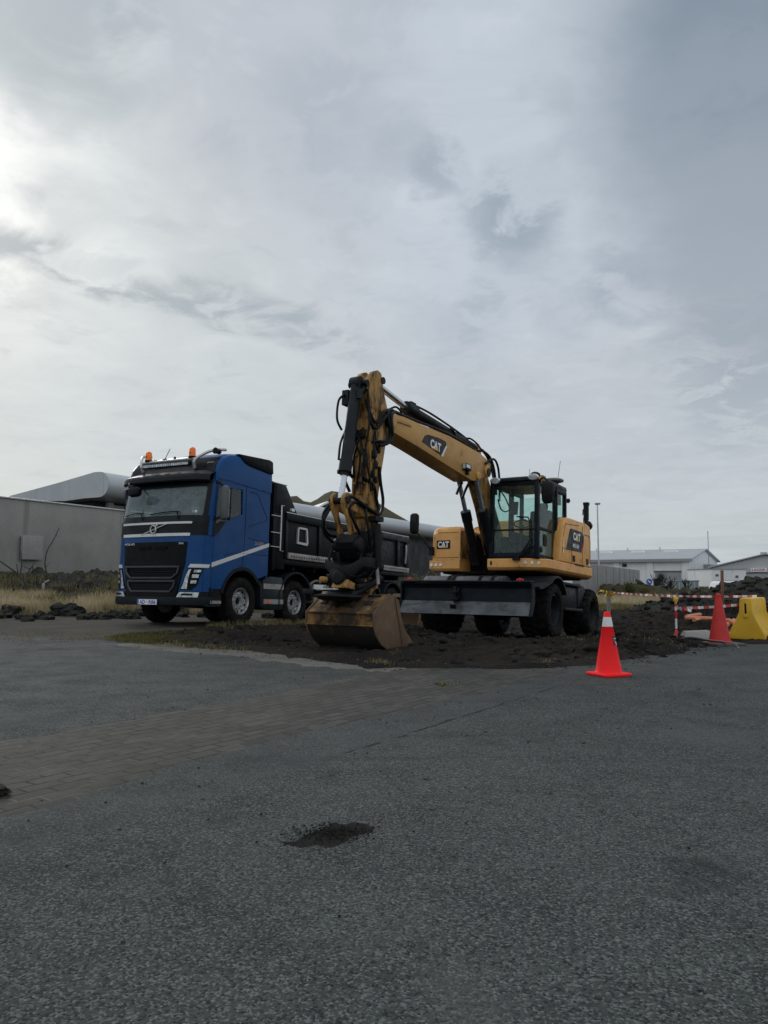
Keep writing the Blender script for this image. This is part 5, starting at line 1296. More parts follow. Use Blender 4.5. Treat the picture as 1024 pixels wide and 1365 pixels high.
    for y in (-.235, .125):
        m = MB(); m.cyl((1.18, y, 1.42), (1.62, y, 2.22), .082, n=18); m.cyl((1.58, y, 2.15), (1.68, y, 2.33), .098, n=18); m.lathe((1.15, y, 1.38), (0, 1, 0), [(-.07, .08), (.07, .08)], 16)
        m.tube([(1.22, y - .09, 1.6), (1.30, y - .11, 1.75), (1.55, y - .10, 2.15)], .016, 6, 3); ra = m.build('boom_ram', P['black_steel'], root)
        m = MB(); m.cyl((1.66, y, 2.30), (1.98, y, 2.88), .042, n=14); m.lathe((2.0, y, 2.92), (0, 1, 0), [(-.05, .07), (.05, .07)], 14); m.build('ram_rod', P['chrome'], ra)
    # ---------------- boom
    top = [(5.02, 3.30), (4.96, 3.38), (4.59, 3.41), (4.13, 3.41), (3.1, 3.43), (1.95, 3.37), (1.67, 3.32), (1.44, 3.25)]
    bot = [(1.50, 3.06), (1.70, 2.96), (1.98, 2.84), (2.22, 2.80), (3.08, 2.895), (4.11, 3.02), (4.93, 3.10), (5.04, 3.17)]
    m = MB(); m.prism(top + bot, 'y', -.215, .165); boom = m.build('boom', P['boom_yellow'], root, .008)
    m = MB()   # thick edges, pads and brackets
    m.prism([(4.95, 3.33), (4.4, 3.36), (4.4, 3.30), (4.93, 3.27)], 'y', .166, .185)
    for x in (2.5, 3.6, 4.3): m.box(x - .05, x + .05, -.12, .08, 3.42, 3.47)
    m.prism([(1.60, 3.30), (1.95, 3.36), (1.95, 3.52), (1.80, 3.58), (1.65, 3.52)], 'y', -.10, -.07); m.prism([(1.60, 3.30), (1.95, 3.36), (1.95, 3.52), (1.80, 3.58), (1.65, 3.52)], 'y', .02, .05)
    for s, yy in ((1, .166), (-1, -.216)): m.lathe((4.95, yy, 3.25), (0, s, 0), [(0, .09), (.03, .09), (.035, .06), (.036, .001)], 18); m.lathe((1.62, yy, 3.08), (0, s, 0), [(0, .12), (.03, .12), (.04, .07)], 18)
    m.lathe((2.0, .166, 2.92), (0, 1, 0), [(0, .08), (.03, .08), (.04, .05)], 16)
    m.build('bracket', P['boom_yellow'], boom, .004)
    m = MB(); m.prism([(4.05, 3.13), (3.96, 3.25), (3.86, 3.29), (3.50, 3.315), (3.24, 3.30), (3.22, 3.22), (3.34, 3.02)], 'y', .1655, .169); d3 = m.build('decal', P['logo_black'], boom)
    m = MB(); m.prism([(3.40, 3.025), (3.34, 3.018), (3.205, 3.22), (3.21, 3.245), (3.26, 3.21)], 'y', .1695, .171); m.build('white_edge', P['plate_white'], d3)
    m = MB(); logo_cat(m, (3.78, .1695, 3.095), (-1, 0, -.05), (-.05, 0, 1), .15, .36, .003); m.build('lettering', [P['white_paint'], P['logo_yellow']], d3)
    m = MB(); m.box(2.40, 2.62, .166, .24, 2.93, 3.05); m.box(2.44, 2.50, .166, .22, 2.86, 2.93); wl = m.build('boom_lamp', P['black_steel'], boom, .01)
    m = MB(); m.box(2.621, 2.626, .18, .232, 2.95, 3.04); m.box(2.45, 2.60, .2405, .244, 2.97, 3.03); m.build('lens', P['lamp_clear'], wl)
    # stick ram on top of the boom
    m = MB(); m.cyl((1.78, -.025, 3.50), (4.12, -.025, 3.66), .085, n=20); m.cyl((3.98, -.025, 3.648), (4.28, -.025, 3.672), .105, n=20); m.lathe((1.76, -.025, 3.50), (0, 1, 0), [(-.07, .095), (.07, .095)], 16)
    m.box(4.0, 4.16, -.06, .01, 3.74, 3.80); m.tube([(4.08, 0, 3.76), (3.6, .03, 3.74), (2.8, .03, 3.67), (2.1, .0, 3.60)], .02, 6, 4); sr = m.build('stick_ram', P['black_steel'], root)
    m = MB(); m.cyl((4.25, -.025, 3.670), (5.16, -.025, 3.82), .05, n=16); m.lathe((5.20, -.025, 3.83), (0, 1, 0), [(-.06, .075), (.06, .075)], 16); m.build('ram_rod', P['chrome'], sr)
    # ---------------- stick
    m = MB()
    outl = [(5.24, 3.93), (5.34, 3.955), (5.45, 3.90), (5.58, 3.74), (5.60, 3.60), (5.53, 3.35), (5.50, 2.75), (5.50, 1.84), (5.47, 1.50), (5.38, 1.40), (5.26, 1.44), (5.24, 1.85), (5.17, 2.3), (5.05, 2.9), (5.00, 3.10), (4.98, 3.26), (5.06, 3.47), (5.18, 3.72)]
    m.prism([(x, z) for x, z in outl if z < 3.7] , 'y', -.15, .13)
    for a, b in ((-.15, -.075), (.055, .13)): m.prism([(x, z) for x, z in outl if z > 3.2], 'y', a - .004 * (a < 0), b + .004 * (b > 0.1))
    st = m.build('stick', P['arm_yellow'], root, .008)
    m = MB()
    for y in (-.158, .138): m.tube([(x, y, z) for x, z in ((5.55, 3.80), (5.57, 3.60), (5.50, 3.3), (5.47, 2.75), (5.47, 1.8))], .010, 5, 0)
    m.prism([(5.50, 1.70), (5.58, 1.72), (5.60, 1.92), (5.50, 2.0)], 'y', -.13, .11); m.box(5.50, 5.56, -.04, .16, 1.90, 2.0); m.box(5.505, 5.55, -.03, .07, 2.05, 2.75); m.box(5.505, 5.53, -.13, -.10, 2.0, 3.1)
    for z in (2.2, 2.62, 3.0): m.box(5.5, 5.55, -.10, .10, z, z + .03)
    m.build('bracket', P['arm_yellow'], st, .006)
    m = MB(); m.cyl((5.02, -.19, 3.24), (5.02, .17, 3.24), .085, n=18); m.cyl((5.20, -.17, 3.83), (5.20, .15, 3.83), .055, n=16); m.cyl((5.36, -.17, 1.50), (5.36, .15, 1.50), .07, n=16); m.cyl((5.62, -.17, 3.68), (5.62, .15, 3.68), .05, n=14); m.build('pin', P['black_steel'], st)
    # bucket ram in front of the stick
    m = MB(); m.cyl((5.66, -.02, 3.70), (5.845, -.02, 2.44), .084, n=20); m.cyl((5.838, -.02, 2.50), (5.866, -.02, 2.32), .096, n=20); m.cyl((5.866, -.02, 2.32), (5.872, -.02, 2.27), .06, n=16); m.lathe((5.66, -.02, 3.68), (0, 1, 0), [(-.075, .10), (.075, .10)], 18)
    m.box(5.60, 5.74, -.22, -.11, 3.36, 3.58); m.box(5.70, 5.76, .06, .12, 3.42, 3.56); m.box(5.78, 5.9, -.13, -.09, 2.3, 2.36)
    br = m.build('bucket_ram', P['navy_steel'], root)
    m = MB(); m.cyl((5.87, -.02, 2.28), (5.94, -.02, 1.90), .045, n=16); m.build('ram_rod', P['rod_white'], br)
    # link ears
    m = MB()
    for y in (-.135, .065):
        m.prism([(5.92, 2.02), (6.0, 1.97), (6.03, 1.86), (5.98, 1.76), (5.90, 1.66), (5.82, 1.48), (5.78, 1.36), (5.66, 1.30), (5.60, 1.38), (5.72, 1.50), (5.82, 1.70), (5.85, 1.85), (5.86, 1.97)], 'y', y - .022, y + .022)
        m.prism([(5.90, 1.94), (6.0, 1.90), (5.95, 1.80), (5.50, 1.72), (5.45, 1.80), (5.50, 1.86)], 'y', y + .026 * (1 if y > 0 else -1) - .014, y + .026 * (1 if y > 0 else -1) + .014)
    m.build('link', P['arm_yellow'], root, .008)
    m = MB(); m.cyl((5.94, -.19, 1.90), (5.94, .13, 1.90), .052, n=16); m.cyl((5.68, -.2, 1.38), (5.68, .16, 1.38), .05, n=14); m.build('link_pin', P['black_steel'], root)
    # ---------------- tilt-rotator: upper cast frame, tilting yoke, yellow rotor housing, slewing ring
    m = MB()
    m.prism([(5.25, 1.55), (5.60, 1.50), (5.80, 1.44), (5.84, 1.32), (5.74, 1.20), (5.62, 1.10), (5.30, 1.06), (5.16, 1.20), (5.18, 1.42)], 'y', -.16, .14)
    m.cyl((5.70, -.24, 1.30), (5.70, .20, 1.30), .10, n=18)
    m.loft([[(5.80, -.36, 1.10), (5.80, -.36, .98), (5.20, -.32, .98), (5.20, -.32, 1.14)], [(5.84, -.18, 1.02), (5.84, -.18, .82), (5.20, -.16, .86), (5.20, -.16, 1.16)], [(5.86, -.02, .98), (5.84, -.02, .76), (5.20, -.02, .80), (5.20, -.02, 1.16)], [(5.84, .14, 1.02), (5.82, .14, .82), (5.20, .12, .86), (5.20, .12, 1.16)], [(5.78, .30, 1.12), (5.78, .30, .98), (5.22, .28, .98), (5.22, .28, 1.14)]])
    m.lathe((5.92, -.02, .82), (1, 0, 0), [(-.2, .10), (.03, .10), (.04, .07)], 18); m.lathe((5.15, -.02, .86), (1, 0, 0), [(-.12, .1), (.1, .1)], 18)
    m.build('coupler', P['black_steel'], root, .012)
    m = MB(); m.obox((5.72, -.20, .80), (.26, .20, .16), (1, .2, -.1)); m.obox((5.55, .0, .80), (.30, .24, .10), (1, 0, .2)); m.lathe((5.80, -.12, .86), (1, .2, 0), [(-.12, .09), (.08, .09), (.10, .05)], 14); m.cyl((5.3, .14, .78), (5.72, .16, .70), .045, n=10)
    m.obox((5.45, .10, 1.02), (.22, .16, .22), (1, 0, .2)); m.obox((5.60, -.24, 1.14), (.20, .14, .18), (1, 0, -.2)); m.cyl((5.30, .18, 1.18), (5.55, .20, 1.14), .05, n=10)
    m.build('valve_block', P['black_steel'], root, .01)
    for s, yy in ((1, .26), (-1, -.34)):
        m = MB(); m.cyl((5.42, yy, 1.62 if s > 0 else 1.10), (5.38, yy + .02 * s, 1.02 if s > 0 else .98), .06, n=14); m.box(5.30, 5.50, yy - .10, yy + .04, 1.66 if s > 0 else 1.06, 1.73 if s > 0 else 1.12); tr = m.build('tilt_ram', P['black_steel'], root)
        m = MB(); m.cyl((5.38, yy, 1.02), (5.36, yy + .02 * s, .76), .026, n=12); m.build('ram_rod', P['alu_rail'], tr)
    m = MB()
    m.prism([(5.95, .68), (5.88, .80), (5.66, .74), (5.52, .74), (5.38, .92), (5.28, .95), (5.15, .86), (5.12, .72), (5.3, .64)], 'y', -.12, .13); m.cyl((5.88, -.25, .79), (5.98, -.28, .79), .045, n=16)
    m.prism([(5.62, .46), (5.58, .60), (5.22, .80), (5.12, .72), (5.16, .60)], 'y', .0, .045); m.build('rotor_housing', P['arm_yellow'], root, .012)
    rc = Vector((5.70, -.14, .585))
    m = MB(); m.lathe(rc, (.05, .0, 1), [(-.08, .22), (-.05, .31), (-.02, .33), (-.0, .32), (.03, .28), (.08, .22)], 32)
    m.tube([(rc.x + .38 * math.cos(a), rc.y + .38 * math.sin(a), rc.z - .02) for a in [R(v) for v in range(-110, 70, 12)]], .022, 6, 0); m.tube([(rc.x + .36 * math.cos(a), rc.y + .36 * math.sin(a), rc.z + .05) for a in [R(v) for v in range(-80, 40, 12)]], .014, 6, 0)
    m.box(rc.x - .15, rc.x + .35, rc.y - .40, rc.y - .2, rc.z - .0, rc.z + .07); m.cyl((5.78, .10, .575), (5.14, .16, .86), .062, n=14)
    m.build('slewing_ring', P['black_steel'], root, .004)
    m = MB(); m.obox((5.72, -.34, .70), (.16, .10, .035), (1, .3, 0)); m.obox((5.83, -.22, .655), (.10, .14, .012), (1, .2, 0)); m.build('plate', P['alu_rail'], root, .004)
    # ---------------- bucket
    Y0, Y1 = -.64, .50
    back = [(5.42, .605), (5.80, .335), (5.785, .17), (5.72, .05), (5.58, -.075), (5.40, -.155), (5.25, -.178), (5.0, -.165)]
    m = MB(); inn = [(x - .03 * (1 if z > -.1 else .2), z - (.03 if z > .3 else -.025)) for x, z in back]
    def strip(m, pts, t):  # plate following a profile, thickness t inwards
        cx_, cz_ = 5.35, .2
        q = [(x + (cx_ - x) * t / max(.2, math.hypot(x - cx_, z - cz_)), z + (cz_ - z) * t / max(.2, math.hypot(x - cx_, z - cz_))) for x, z in pts]
        m.prism(pts + q[::-1], 'y', Y0, Y1)
    strip(m, [(5.22, .53), (5.42, .615), (5.80, .335), (5.785, .17)], .03); bk = m.build('bucket', P['bucket_rust'], root, .004)
    m = MB(); strip(m, [(5.784, .168), (5.72, .05), (5.58, -.075), (5.40, -.155), (5.25, -.178), (5.0, -.17)], .03); m.build('lower_shell', P['bucket_dark'], bk)
    for yy in (Y1 + .001, Y0 - .024):
        m = MB(); m.prism([(5.20, .545), (5.42, .63), (5.812, .345), (5.795, .165), (5.73, .04), (5.585, -.085), (5.40, -.165), (5.25, -.19), (4.98, -.18), (4.58, -.135), (4.80, -.03), (5.02, .14), (5.13, .33)], 'y', yy, yy + .023); m.build('end_plate', P['bucket_side'], bk, .004)
        m = MB(); ye = yy + (.0235 if yy > 0 else -.013)
        m.prism([(5.20, .545), (5.30, .585), (5.22, .36), (5.12, .10), (5.05, -.175), (4.98, -.18), (4.80, -.03), (5.02, .14), (5.13, .33)], 'y', ye, ye + .013); m.build('side_cutter', P['bucket_side'], bk, .003)
    m = MB(); m.prism([(5.02, -.172), (4.52, -.118), (4.50, -.125), (4.6, -.16), (5.02, -.195)], 'y', Y0, Y1); m.build('cutting_edge', P['blade_steel'], bk)
    m = MB()
    for y in (-.20, .06): m.prism([(5.25, .54), (5.36, .70), (5.60, .66), (5.74, .45), (5.70, .39), (5.42, .61)], 'y', y, y + .035)
    m.cyl((5.38, -.25, .64), (5.38, .13, .64), .04, n=12); m.cyl((5.62, -.25, .56), (5.62, .13, .56), .04, n=12); m.build('bracket', P['bucket_dark'], bk, .005)
    m = MB(); m.obox((5.60, .30, .484), (.10, .12, .02), (.81, 0, -.58), (.58, 0, .81)); m.obox((5.60, -.48, .484), (.08, .10, .02), (.81, 0, -.58), (.58, 0, .81)); m.obox((5.47, .30, .585), (.03, .22, .03), (.81, 0, -.58), (.58, 0, .81)); m.build('wear_plate', P['bucket_dark'], bk, .004)
    m = MB(); m.tube([(5.805, Y0, .17), (5.805, Y1, .17)], .010, 5, 0); m.tube([(5.815, Y0, .335), (5.815, Y1, .335)], .012, 5, 0); m.build('weld', P['bucket_rust'], bk)
    # ---------------- hydraulic hoses
    def hose(r, *paths, name='hose', par=root):
        for pts in paths:
            m = MB(); m.tube(pts, r, 7, 5); m.build(name, P['hose'], par)
    hose(.022,   # over the boom to the stick
         [(1.75, .0, 3.40), (1.60, .02, 3.52), (1.35, .03, 3.46), (1.20, .08, 3.30), (1.12, .10, 3.0), (1.08, .06, 2.7)],
         [(1.80, -.08, 3.40), (1.60, -.06, 3.56), (1.25, -.05, 3.50), (1.10, .0, 3.28), (1.02, .04, 2.95), (1.0, .02, 2.6)],
         [(1.9, .06, 3.42), (1.65, .10, 3.46), (1.45, .16, 3.36), (1.25, .16, 3.10), (1.15, .15, 2.7)],
         [(1.72, .18, 3.20), (1.45, .22, 3.34), (1.2, .2, 3.24), (1.05, .17, 2.95), (1.0, .15, 2.6)],
         [(1.85, .02, 3.43), (2.4, .05, 3.49), (3.0, .06, 3.52), (3.7, .06, 3.50), (4.3, .07, 3.47), (4.75, .09, 3.45), (5.02, .14, 3.42)],
         [(1.95, -.06, 3.43), (2.5, -.03, 3.50), (3.2, .0, 3.53), (3.8, .0, 3.52), (4.4, .03, 3.50), (4.8, .06, 3.48), (5.05, .17, 3.40)],
         [(2.0, .10, 3.42), (2.7, .11, 3.47), (3.4, .12, 3.48), (4.2, .12, 3.45), (4.9, .15, 3.43)])
    hose(.017, [(2.35, .0, 3.48), (2.2, .06, 3.60), (1.95, .10, 3.56), (1.75, .13, 3.44)], [(3.05, .05, 3.52), (2.9, .08, 3.62), (2.7, .06, 3.55)], [(4.95, .10, 3.45), (4.75, .10, 3.54), (4.55, .08, 3.50)])
    hose(.026,   # bundle looping round the joint
         [(5.0, .17, 3.42), (5.14, .20, 3.36), (5.12, .22, 3.18), (5.06, .21, 3.00), (5.14, .20, 2.90), (5.34, .17, 2.86), (5.50, .10, 2.84)],
         [(5.05, .18, 3.41), (5.22, .19, 3.34), (5.32, .17, 3.20), (5.42, .16, 3.14), (5.52, .14, 3.25), (5.58, .10, 3.45)],
         [(4.95, .20, 3.40), (5.08, .23, 3.30), (5.06, .24, 3.10), (5.03, .23, 2.98), (5.12, .22, 2.88), (5.3, .18, 2.80)],
         [(5.03, .18, 3.38), (5.2, .2, 3.26), (5.34, .175, 3.08), (5.46, .16, 3.06), (5.55, .14, 3.2)])
    hose(.016, [(5.56, .11, 3.66), (5.60, .15, 3.50), (5.58, .16, 3.30), (5.55, .15, 3.0), (5.56, .09, 2.6), (5.55, .08, 2.2)], [(5.40, .16, 3.0), (5.36, .16, 2.82), (5.30, .16, 2.76), (5.24, .155, 2.9)],
         [(5.56, -.10, 3.0), (5.58, -.05, 2.8), (5.56, .02, 2.6), (5.57, .0, 2.3), (5.56, -.06, 2.05)], [(5.56, .05, 3.0), (5.58, -.02, 2.8), (5.58, -.08, 2.55), (5.56, -.06, 2.3)],
         [(5.55, -.12, 3.4), (5.57, -.10, 3.1), (5.58, .0, 2.9), (5.57, .07, 2.7), (5.55, .12, 2.45)], [(5.56, .12, 2.7), (5.56, .15, 2.5), (5.50, .16, 2.3), (5.44, .16, 2.1)],
         [(5.40, .15, 2.95), (5.42, .165, 2.75), (5.38, .165, 2.55), (5.40, .165, 2.35)])
    hose(.024, [(5.52, .06, 2.55), (5.58, .10, 2.3), (5.40, .165, 2.2), (5.30, .16, 2.0), (5.26, .17, 1.86), (5.36, .19, 1.80), (5.56, .16, 1.86), (5.80, .10, 1.96), (5.90, .06, 1.92), (5.86, .12, 1.72), (5.74, .14, 1.52)],
         [(5.24, .15, 2.5), (5.20, .16, 2.25), (5.14, .17, 2.02), (5.18, .18, 1.84), (5.30, .19, 1.78), (5.52, .15, 1.83), (5.74, .11, 1.90), (5.88, .10, 1.80), (5.80, .14, 1.60), (5.66, .15, 1.45)],
         [(5.55, -.10, 2.3), (5.66, -.16, 2.42), (5.60, -.22, 2.30), (5.50, -.18, 2.1)],
         [(5.97, -.18, 1.86), (6.02, -.24, 1.72), (5.98, -.27, 1.56), (5.86, -.26, 1.44), (5.72, -.22, 1.42)], [(5.98, -.16, 1.80), (6.04, -.22, 1.62), (5.95, -.26, 1.44), (5.78, -.25, 1.34)])
    hose(.020, [(5.25, .15, 1.5), (5.34, .22, 1.30), (5.52, .24, 1.14), (5.66, .20, .98), (5.62, .12, .84)], [(5.22, .12, 1.4), (5.26, .24, 1.2), (5.40, .26, 1.0), (5.52, .20, .82)], [(5.6, -.2, 1.4), (5.74, -.28, 1.22), (5.78, -.30, 1.0), (5.74, -.24, .84)], [(5.5, -.22, 1.5), (5.66, -.30, 1.36), (5.72, -.34, 1.1), (5.70, -.28, .90)], [(5.52, .12, 1.9), (5.60, .20, 1.72), (5.56, .22, 1.5), (5.48, .20, 1.3)], [(5.30, .14, 1.72), (5.24, .22, 1.5), (5.28, .24, 1.3), (5.40, .20, 1.16)])
    hose(.018, [(5.72, -.17, 3.52), (5.84, -.20, 3.40), (5.86, -.20, 3.12), (5.80, -.15, 2.96)], [(5.76, -.12, 2.95), (5.86, -.12, 2.75), (5.90, -.11, 2.5)], [(5.4, .18, 1.15), (5.5, .22, 1.0), (5.7, .2, .86), (5.85, .14, .84)], [(5.3, .2, 1.3), (5.42, .24, 1.12), (5.62, .22, .92), (5.7, .16, .8)], [(5.62, .14, 1.2), (5.70, .2, 1.0), (5.58, .22, .88)])
    hose(.026, [(1.05, -.20, 1.45), (1.12, -.30, 1.75), (1.02, -.32, 1.95), (.80, -.28, 1.75)], [(1.02, .13, 1.40), (1.12, .10, 1.85), (.95, .05, 1.95), (.80, .02, 1.7)], [(.9, -.06, 1.4), (1.15, -.04, 1.6), (1.30, .0, 2.0), (1.36, .02, 2.4)], [(1.02, -.40, 1.4), (1.06, -.44, 1.62), (1.0, -.40, 1.78), (.7, -.36, 1.7)],
         [(2.1, -.10, 2.80), (2.2, -.10, 2.70), (2.3, -.10, 2.56)], [(2.0, -.02, 2.78), (2.14, -.02, 2.62), (2.22, -.02, 2.50)])
    # valves and fittings on the stick
    m = MB()
    for x, y, z, s in ((5.55, .05, 2.95, .08), (5.56, -.06, 2.93, .07), (5.40, .165, 2.66, .07), (5.36, .17, 2.50, .06), (5.42, .165, 2.36, .06), (5.34, .165, 2.28, .05), (5.60, -.12, 2.36, .05), (5.28, .16, 2.74, .05), (5.60, .10, 3.62, .06), (5.66, .10, 3.56, .05), (5.40, .16, 2.18, .05)):
        m.obox((x, y, z), (s, s * .9, s * 1.5), (1, .3, 0)); m.cyl((x, y, z - s), (x, y, z + s * 1.1), s * .33, n=8)
    m.build('valve', P['black_steel'], st, .006)
    return root
build_excavator()

# ------------------------------------------------------------------ rocks
def rock_geom(seed, sub=2, sx=1, sy=1, sz=.7, rough=.45):
    bm = bmesh.new(); bmesh.ops.create_icosphere(bm, subdivisions=sub, radius=1)
    o = Vector((seed * 7.1, seed * 3.3, seed * 5.7))
    for v in bm.verts:
        n = v.co.normalized()
        d = 1 + rough * noise.noise(n * 1.3 + o) + rough * .6 * noise.noise(n * 3.1 + o) + rough * .3 * noise.noise(n * 7 + o)
        c = noise.cell_vector(n * 1.6 + o); d *= .86 + .22 * c.x
        v.co = Vector((n.x * sx, n.y * sy, n.z * sz)) * d
    V = [tuple(v.co) for v in bm.verts]; F = [tuple(x.index for x in f.verts) for f in bm.faces]; bm.free(); return np.array(V), np.array(F)
ROCKS = [rock_geom(k + 1, 2, 1, random.uniform(.7, 1.1), random.uniform(.5, .8)) for k in range(10)]
ROCKS_LO = [rock_geom(k + 31, 1, 1, random.uniform(.7, 1.1), random.uniform(.5, .85), .6) for k in range(10)]

def scatter(name, pts, mat, lo=True, label=None, kind='stuff', smooth=False):
    """loose stones as one mesh: (x, y, z, size)"""
    src = ROCKS_LO if lo else ROCKS; VV = []; FF = []; b = 0
    for x, y, z, s in pts:
        V, F = random.choice(src); a = random.uniform(0, 6.28); ca, sa = math.cos(a), math.sin(a); t = random.uniform(-.5, .5)
        W = V * s * np.array([random.uniform(.7, 1.3), random.uniform(.7, 1.3), random.uniform(.6, 1.1)])
        W = np.stack([W[:, 0], W[:, 1] * math.cos(t) - W[:, 2] * math.sin(t), W[:, 1] * math.sin(t) + W[:, 2] * math.cos(t)], -1)
        W = np.stack([W[:, 0] * ca - W[:, 1] * sa, W[:, 0] * sa + W[:, 1] * ca, W[:, 2]], -1) + np.array([x, y, z])
        VV.append(W); FF.append(F + b); b += len(V)
    V = np.concatenate(VV); F = np.concatenate(FF)
    me = bpy.data.meshes.new(name); me.vertices.add(len(V)); me.vertices.foreach_set('co', V.ravel()); me.loops.add(F.size); me.loops.foreach_set('vertex_index', F.ravel().astype(np.int32))
    me.polygons.add(len(F)); me.polygons.foreach_set('loop_start', np.arange(0, F.size, 3, dtype=np.int32)); me.update(calc_edges=True)
    if smooth: me.polygons.foreach_set('use_smooth', [True] * len(F))
    me.materials.append(mat); o = bpy.data.objects.new(name, me); COL.objects.link(o)
    if label: tag(o, label, kind=kind)
    return o

def stone_mat(name, a, b_, moss=None, amt=.4):
    m, T, b, _ = new_mat(name)
    co = T.node('ShaderNodeTexCoord').outputs['Object']; n = T.noise(co, 2.4, 6, .7); f = T.noise(co, 18, 5, .7)
    rnd = T.node('ShaderNodeNewGeometry').outputs['Random Per Island']
    col = T.mix(T.ramp(n, .35, .68), a, b_); col = T.mix(T.math('MULTIPLY', T.ramp(rnd, .2, 1), .5), col, tuple(x * 1.9 for x in a))
    if moss:
        nz = T.node('ShaderNodeSeparateXYZ'); T.link(T.node('ShaderNodeNewGeometry').outputs['Normal'], nz.inputs[0])
        k = T.math('MULTIPLY', T.ramp(nz.outputs[2], .1, .8), T.ramp(T.noise(co, 3.2, 5, .7), .42, .62)); col = T.mix(T.math('MULTIPLY', k, amt), col, moss)
    T.link(col, b.inputs['Base Color']); b.inputs['Roughness'].default_value = .95; b.inputs['Specular IOR Level'].default_value = .12
    T.link(T.bump(T.math('ADD', n, f), .8, .05), b.inputs['Normal']); return m
stone_mat('lava_rock', (.016, .016, .017), (.040, .039, .038), (.060, .060, .030), .6)
stone_mat('moss_rock', (.024, .023, .021), (.050, .046, .040), (.085, .080, .038), .95)
stone_mat('soil_lump', (.014, .0125, .0115), (.034, .029, .025))
stone_mat('grit', (.05, .05, .05), (.12, .118, .112))

# ---- lava field at the foot of the left wall
xs = np.arange(-26, -4.5, .12); ys = np.arange(21.5, 33, .12); X, Y = np.meshgrid(xs, ys)
wy = 27.7 + (X + 13.9) / math.tan(R(24))                     # wall line
band = np.clip((Y - 22.6) / 1.4, 0, 1) * np.clip((wy - Y) / .6, -1, 1)
n1 = fbm(X, Y, .8, 5, 21.0); n2 = np.abs(fbm(X, Y, 1.9, 5, 23.0))
Z = G(X, Y) + np.where(band > 0, band * (.06 + .24 * n1 + .36 * n2), band * .3 - .05)
o = grid_mesh('lava_field', xs, ys, Z, MATS['lava'], keep=(band > -.2)); tag(o, 'rough mossy lava ground below the concrete wall', 'lava field', kind='structure')
pts = []
while len(pts) < 420:
    x = random.uniform(-17, -6); y = random.uniform(22.7, 32)
    if y > 27.7 + (x + 13.9) / math.tan(R(24)) - .3: continue
    s = random.choice((.12, .16, .2, .28, .36)) * random.uniform(.7, 1.2); pts.append((x, y, G(x, y) + .04 + random.uniform(0, .13), s * .95))
scatter('rubble', pts, MATS['moss_rock'], False, 'jumble of mossy brown lava stones heaped below the concrete wall')
# single dark rocks along the edge of the track
def make_rock(k, x, y, s, label, squash=1.0):
    V, F = rock_geom(100 + k, 3, 1.15, .85, .62 * squash, .5)
    a = random.uniform(0, 6.28); ca, sa = math.cos(a), math.sin(a)
    V = np.stack([V[:, 0] * ca - V[:, 1] * sa, V[:, 0] * sa + V[:, 1] * ca, V[:, 2]], -1) * s
    me = bpy.data.meshes.new('lava_rock'); me.from_pydata([tuple(v) for v in V], [], [tuple(f) for f in F]); me.materials.append(MATS['lava_rock'])
    o = bpy.data.objects.new('lava_rock', me); COL.objects.link(o); o.location = (x, y, G(x, y) + s * .22)
    return tag(o, label, 'rock', 'black lava rocks along the edge of the gravel track')
k = 0
for px, py, s in ((8, 821, .26), (22, 818, .30), (34, 823, .20), (50, 817, .26), (58, 823, .22), (70, 824, .14), (84, 818, .36), (99, 819, .33), (113, 824, .18), (127, 824, .20), (140, 824, .22), (154, 822, .22), (156, 813, .26), (167, 822, .26), (178, 823, .18), (188, 818, .2), (42, 826, .14), (-12, 820, .3)):
    y = CAM_H * 1025 / (py + 2 - 770) * .985; y = min(y, 21.6); x = (px - 512) / 1025 * y
    lab = 'rough black lava stone in the row edging the gravel track left of the truck'
    if k == 6: lab = 'largest rounded black lava rock in the row edging the gravel track'
    if k == 12: lab = 'pointed black lava slab leaning up just left of the truck bumper'
    r = make_rock(k, x, y, s, lab, 1.6 if k == 12 else 1); k += 1
for x, y, s in ((-5.0, 21.5, .2), (-4.3, 22.0, .24), (-5.5, 21.2, .22), (-3.4, 22.8, .2)):
    make_rock(k, x, y, s, 'black lava stone seen under the truck behind its front wheels'); k += 1

# ---- black rubble mounds on the right
def mound(name, cx, cy, rx, ry, h, label, seed, n, smin, smax, mat='lava', rmat='lava_rock'):
    xs = np.arange(cx - rx * 1.25, cx + rx * 1.25, .09); ys = np.arange(cy - ry * 1.25, cy + ry * 1.25, .09); X, Y = np.meshgrid(xs, ys)
    r = np.sqrt(((X - cx) / rx) ** 2 + ((Y - cy) / ry) ** 2) + fbm(X, Y, .7, 4, seed) * .35
    b = np.clip(1 - r, -.2, 1); b = np.where(b > 0, b ** .75, b * .5)
    H = b * h + np.clip(b, 0, .4) * 2.5 * (fbm(X, Y, 1.6, 5, seed + 2) * .16 + np.abs(fbm(X, Y, 3.4, 4, seed + 3)) * .16) - .02
    o = grid_mesh(name, xs, ys, G(X, Y) + H, MATS[mat], keep=b > -.12); tag(o, label, kind='structure')
    pts = []
    for _ in range(n):
        i = random.randrange(H.shape[0]); j = random.randrange(H.shape[1])
        if b[i, j] > .02: pts.append((X[i, j], Y[i, j], G(X[i, j], Y[i, j]) + H[i, j] + .01, random.uniform(smin, smax) * random.choice((.6, 1, 1, 1.5))))
    scatter('rubble', pts, MATS[rmat], False, 'loose stones lying on the ' + label)
mound('rubble_mound', 13.2, 26.0, 3.2, 2.4, .98, 'big heap of black lava rubble at the right edge', 31.0, 520, .07, .2)
mound('rubble_mound', 10.6, 24.6, 2.6, 1.5, .50, 'low ridge of dark rubble behind the red cone', 34.0, 420, .06, .16)
mound('earth_bank', 11.0, 36.5, 5.0, 1.6, .62, 'dark overgrown earth bank before the white warehouse', 37.0, 160, .06, .14, 'heath', 'moss_rock')
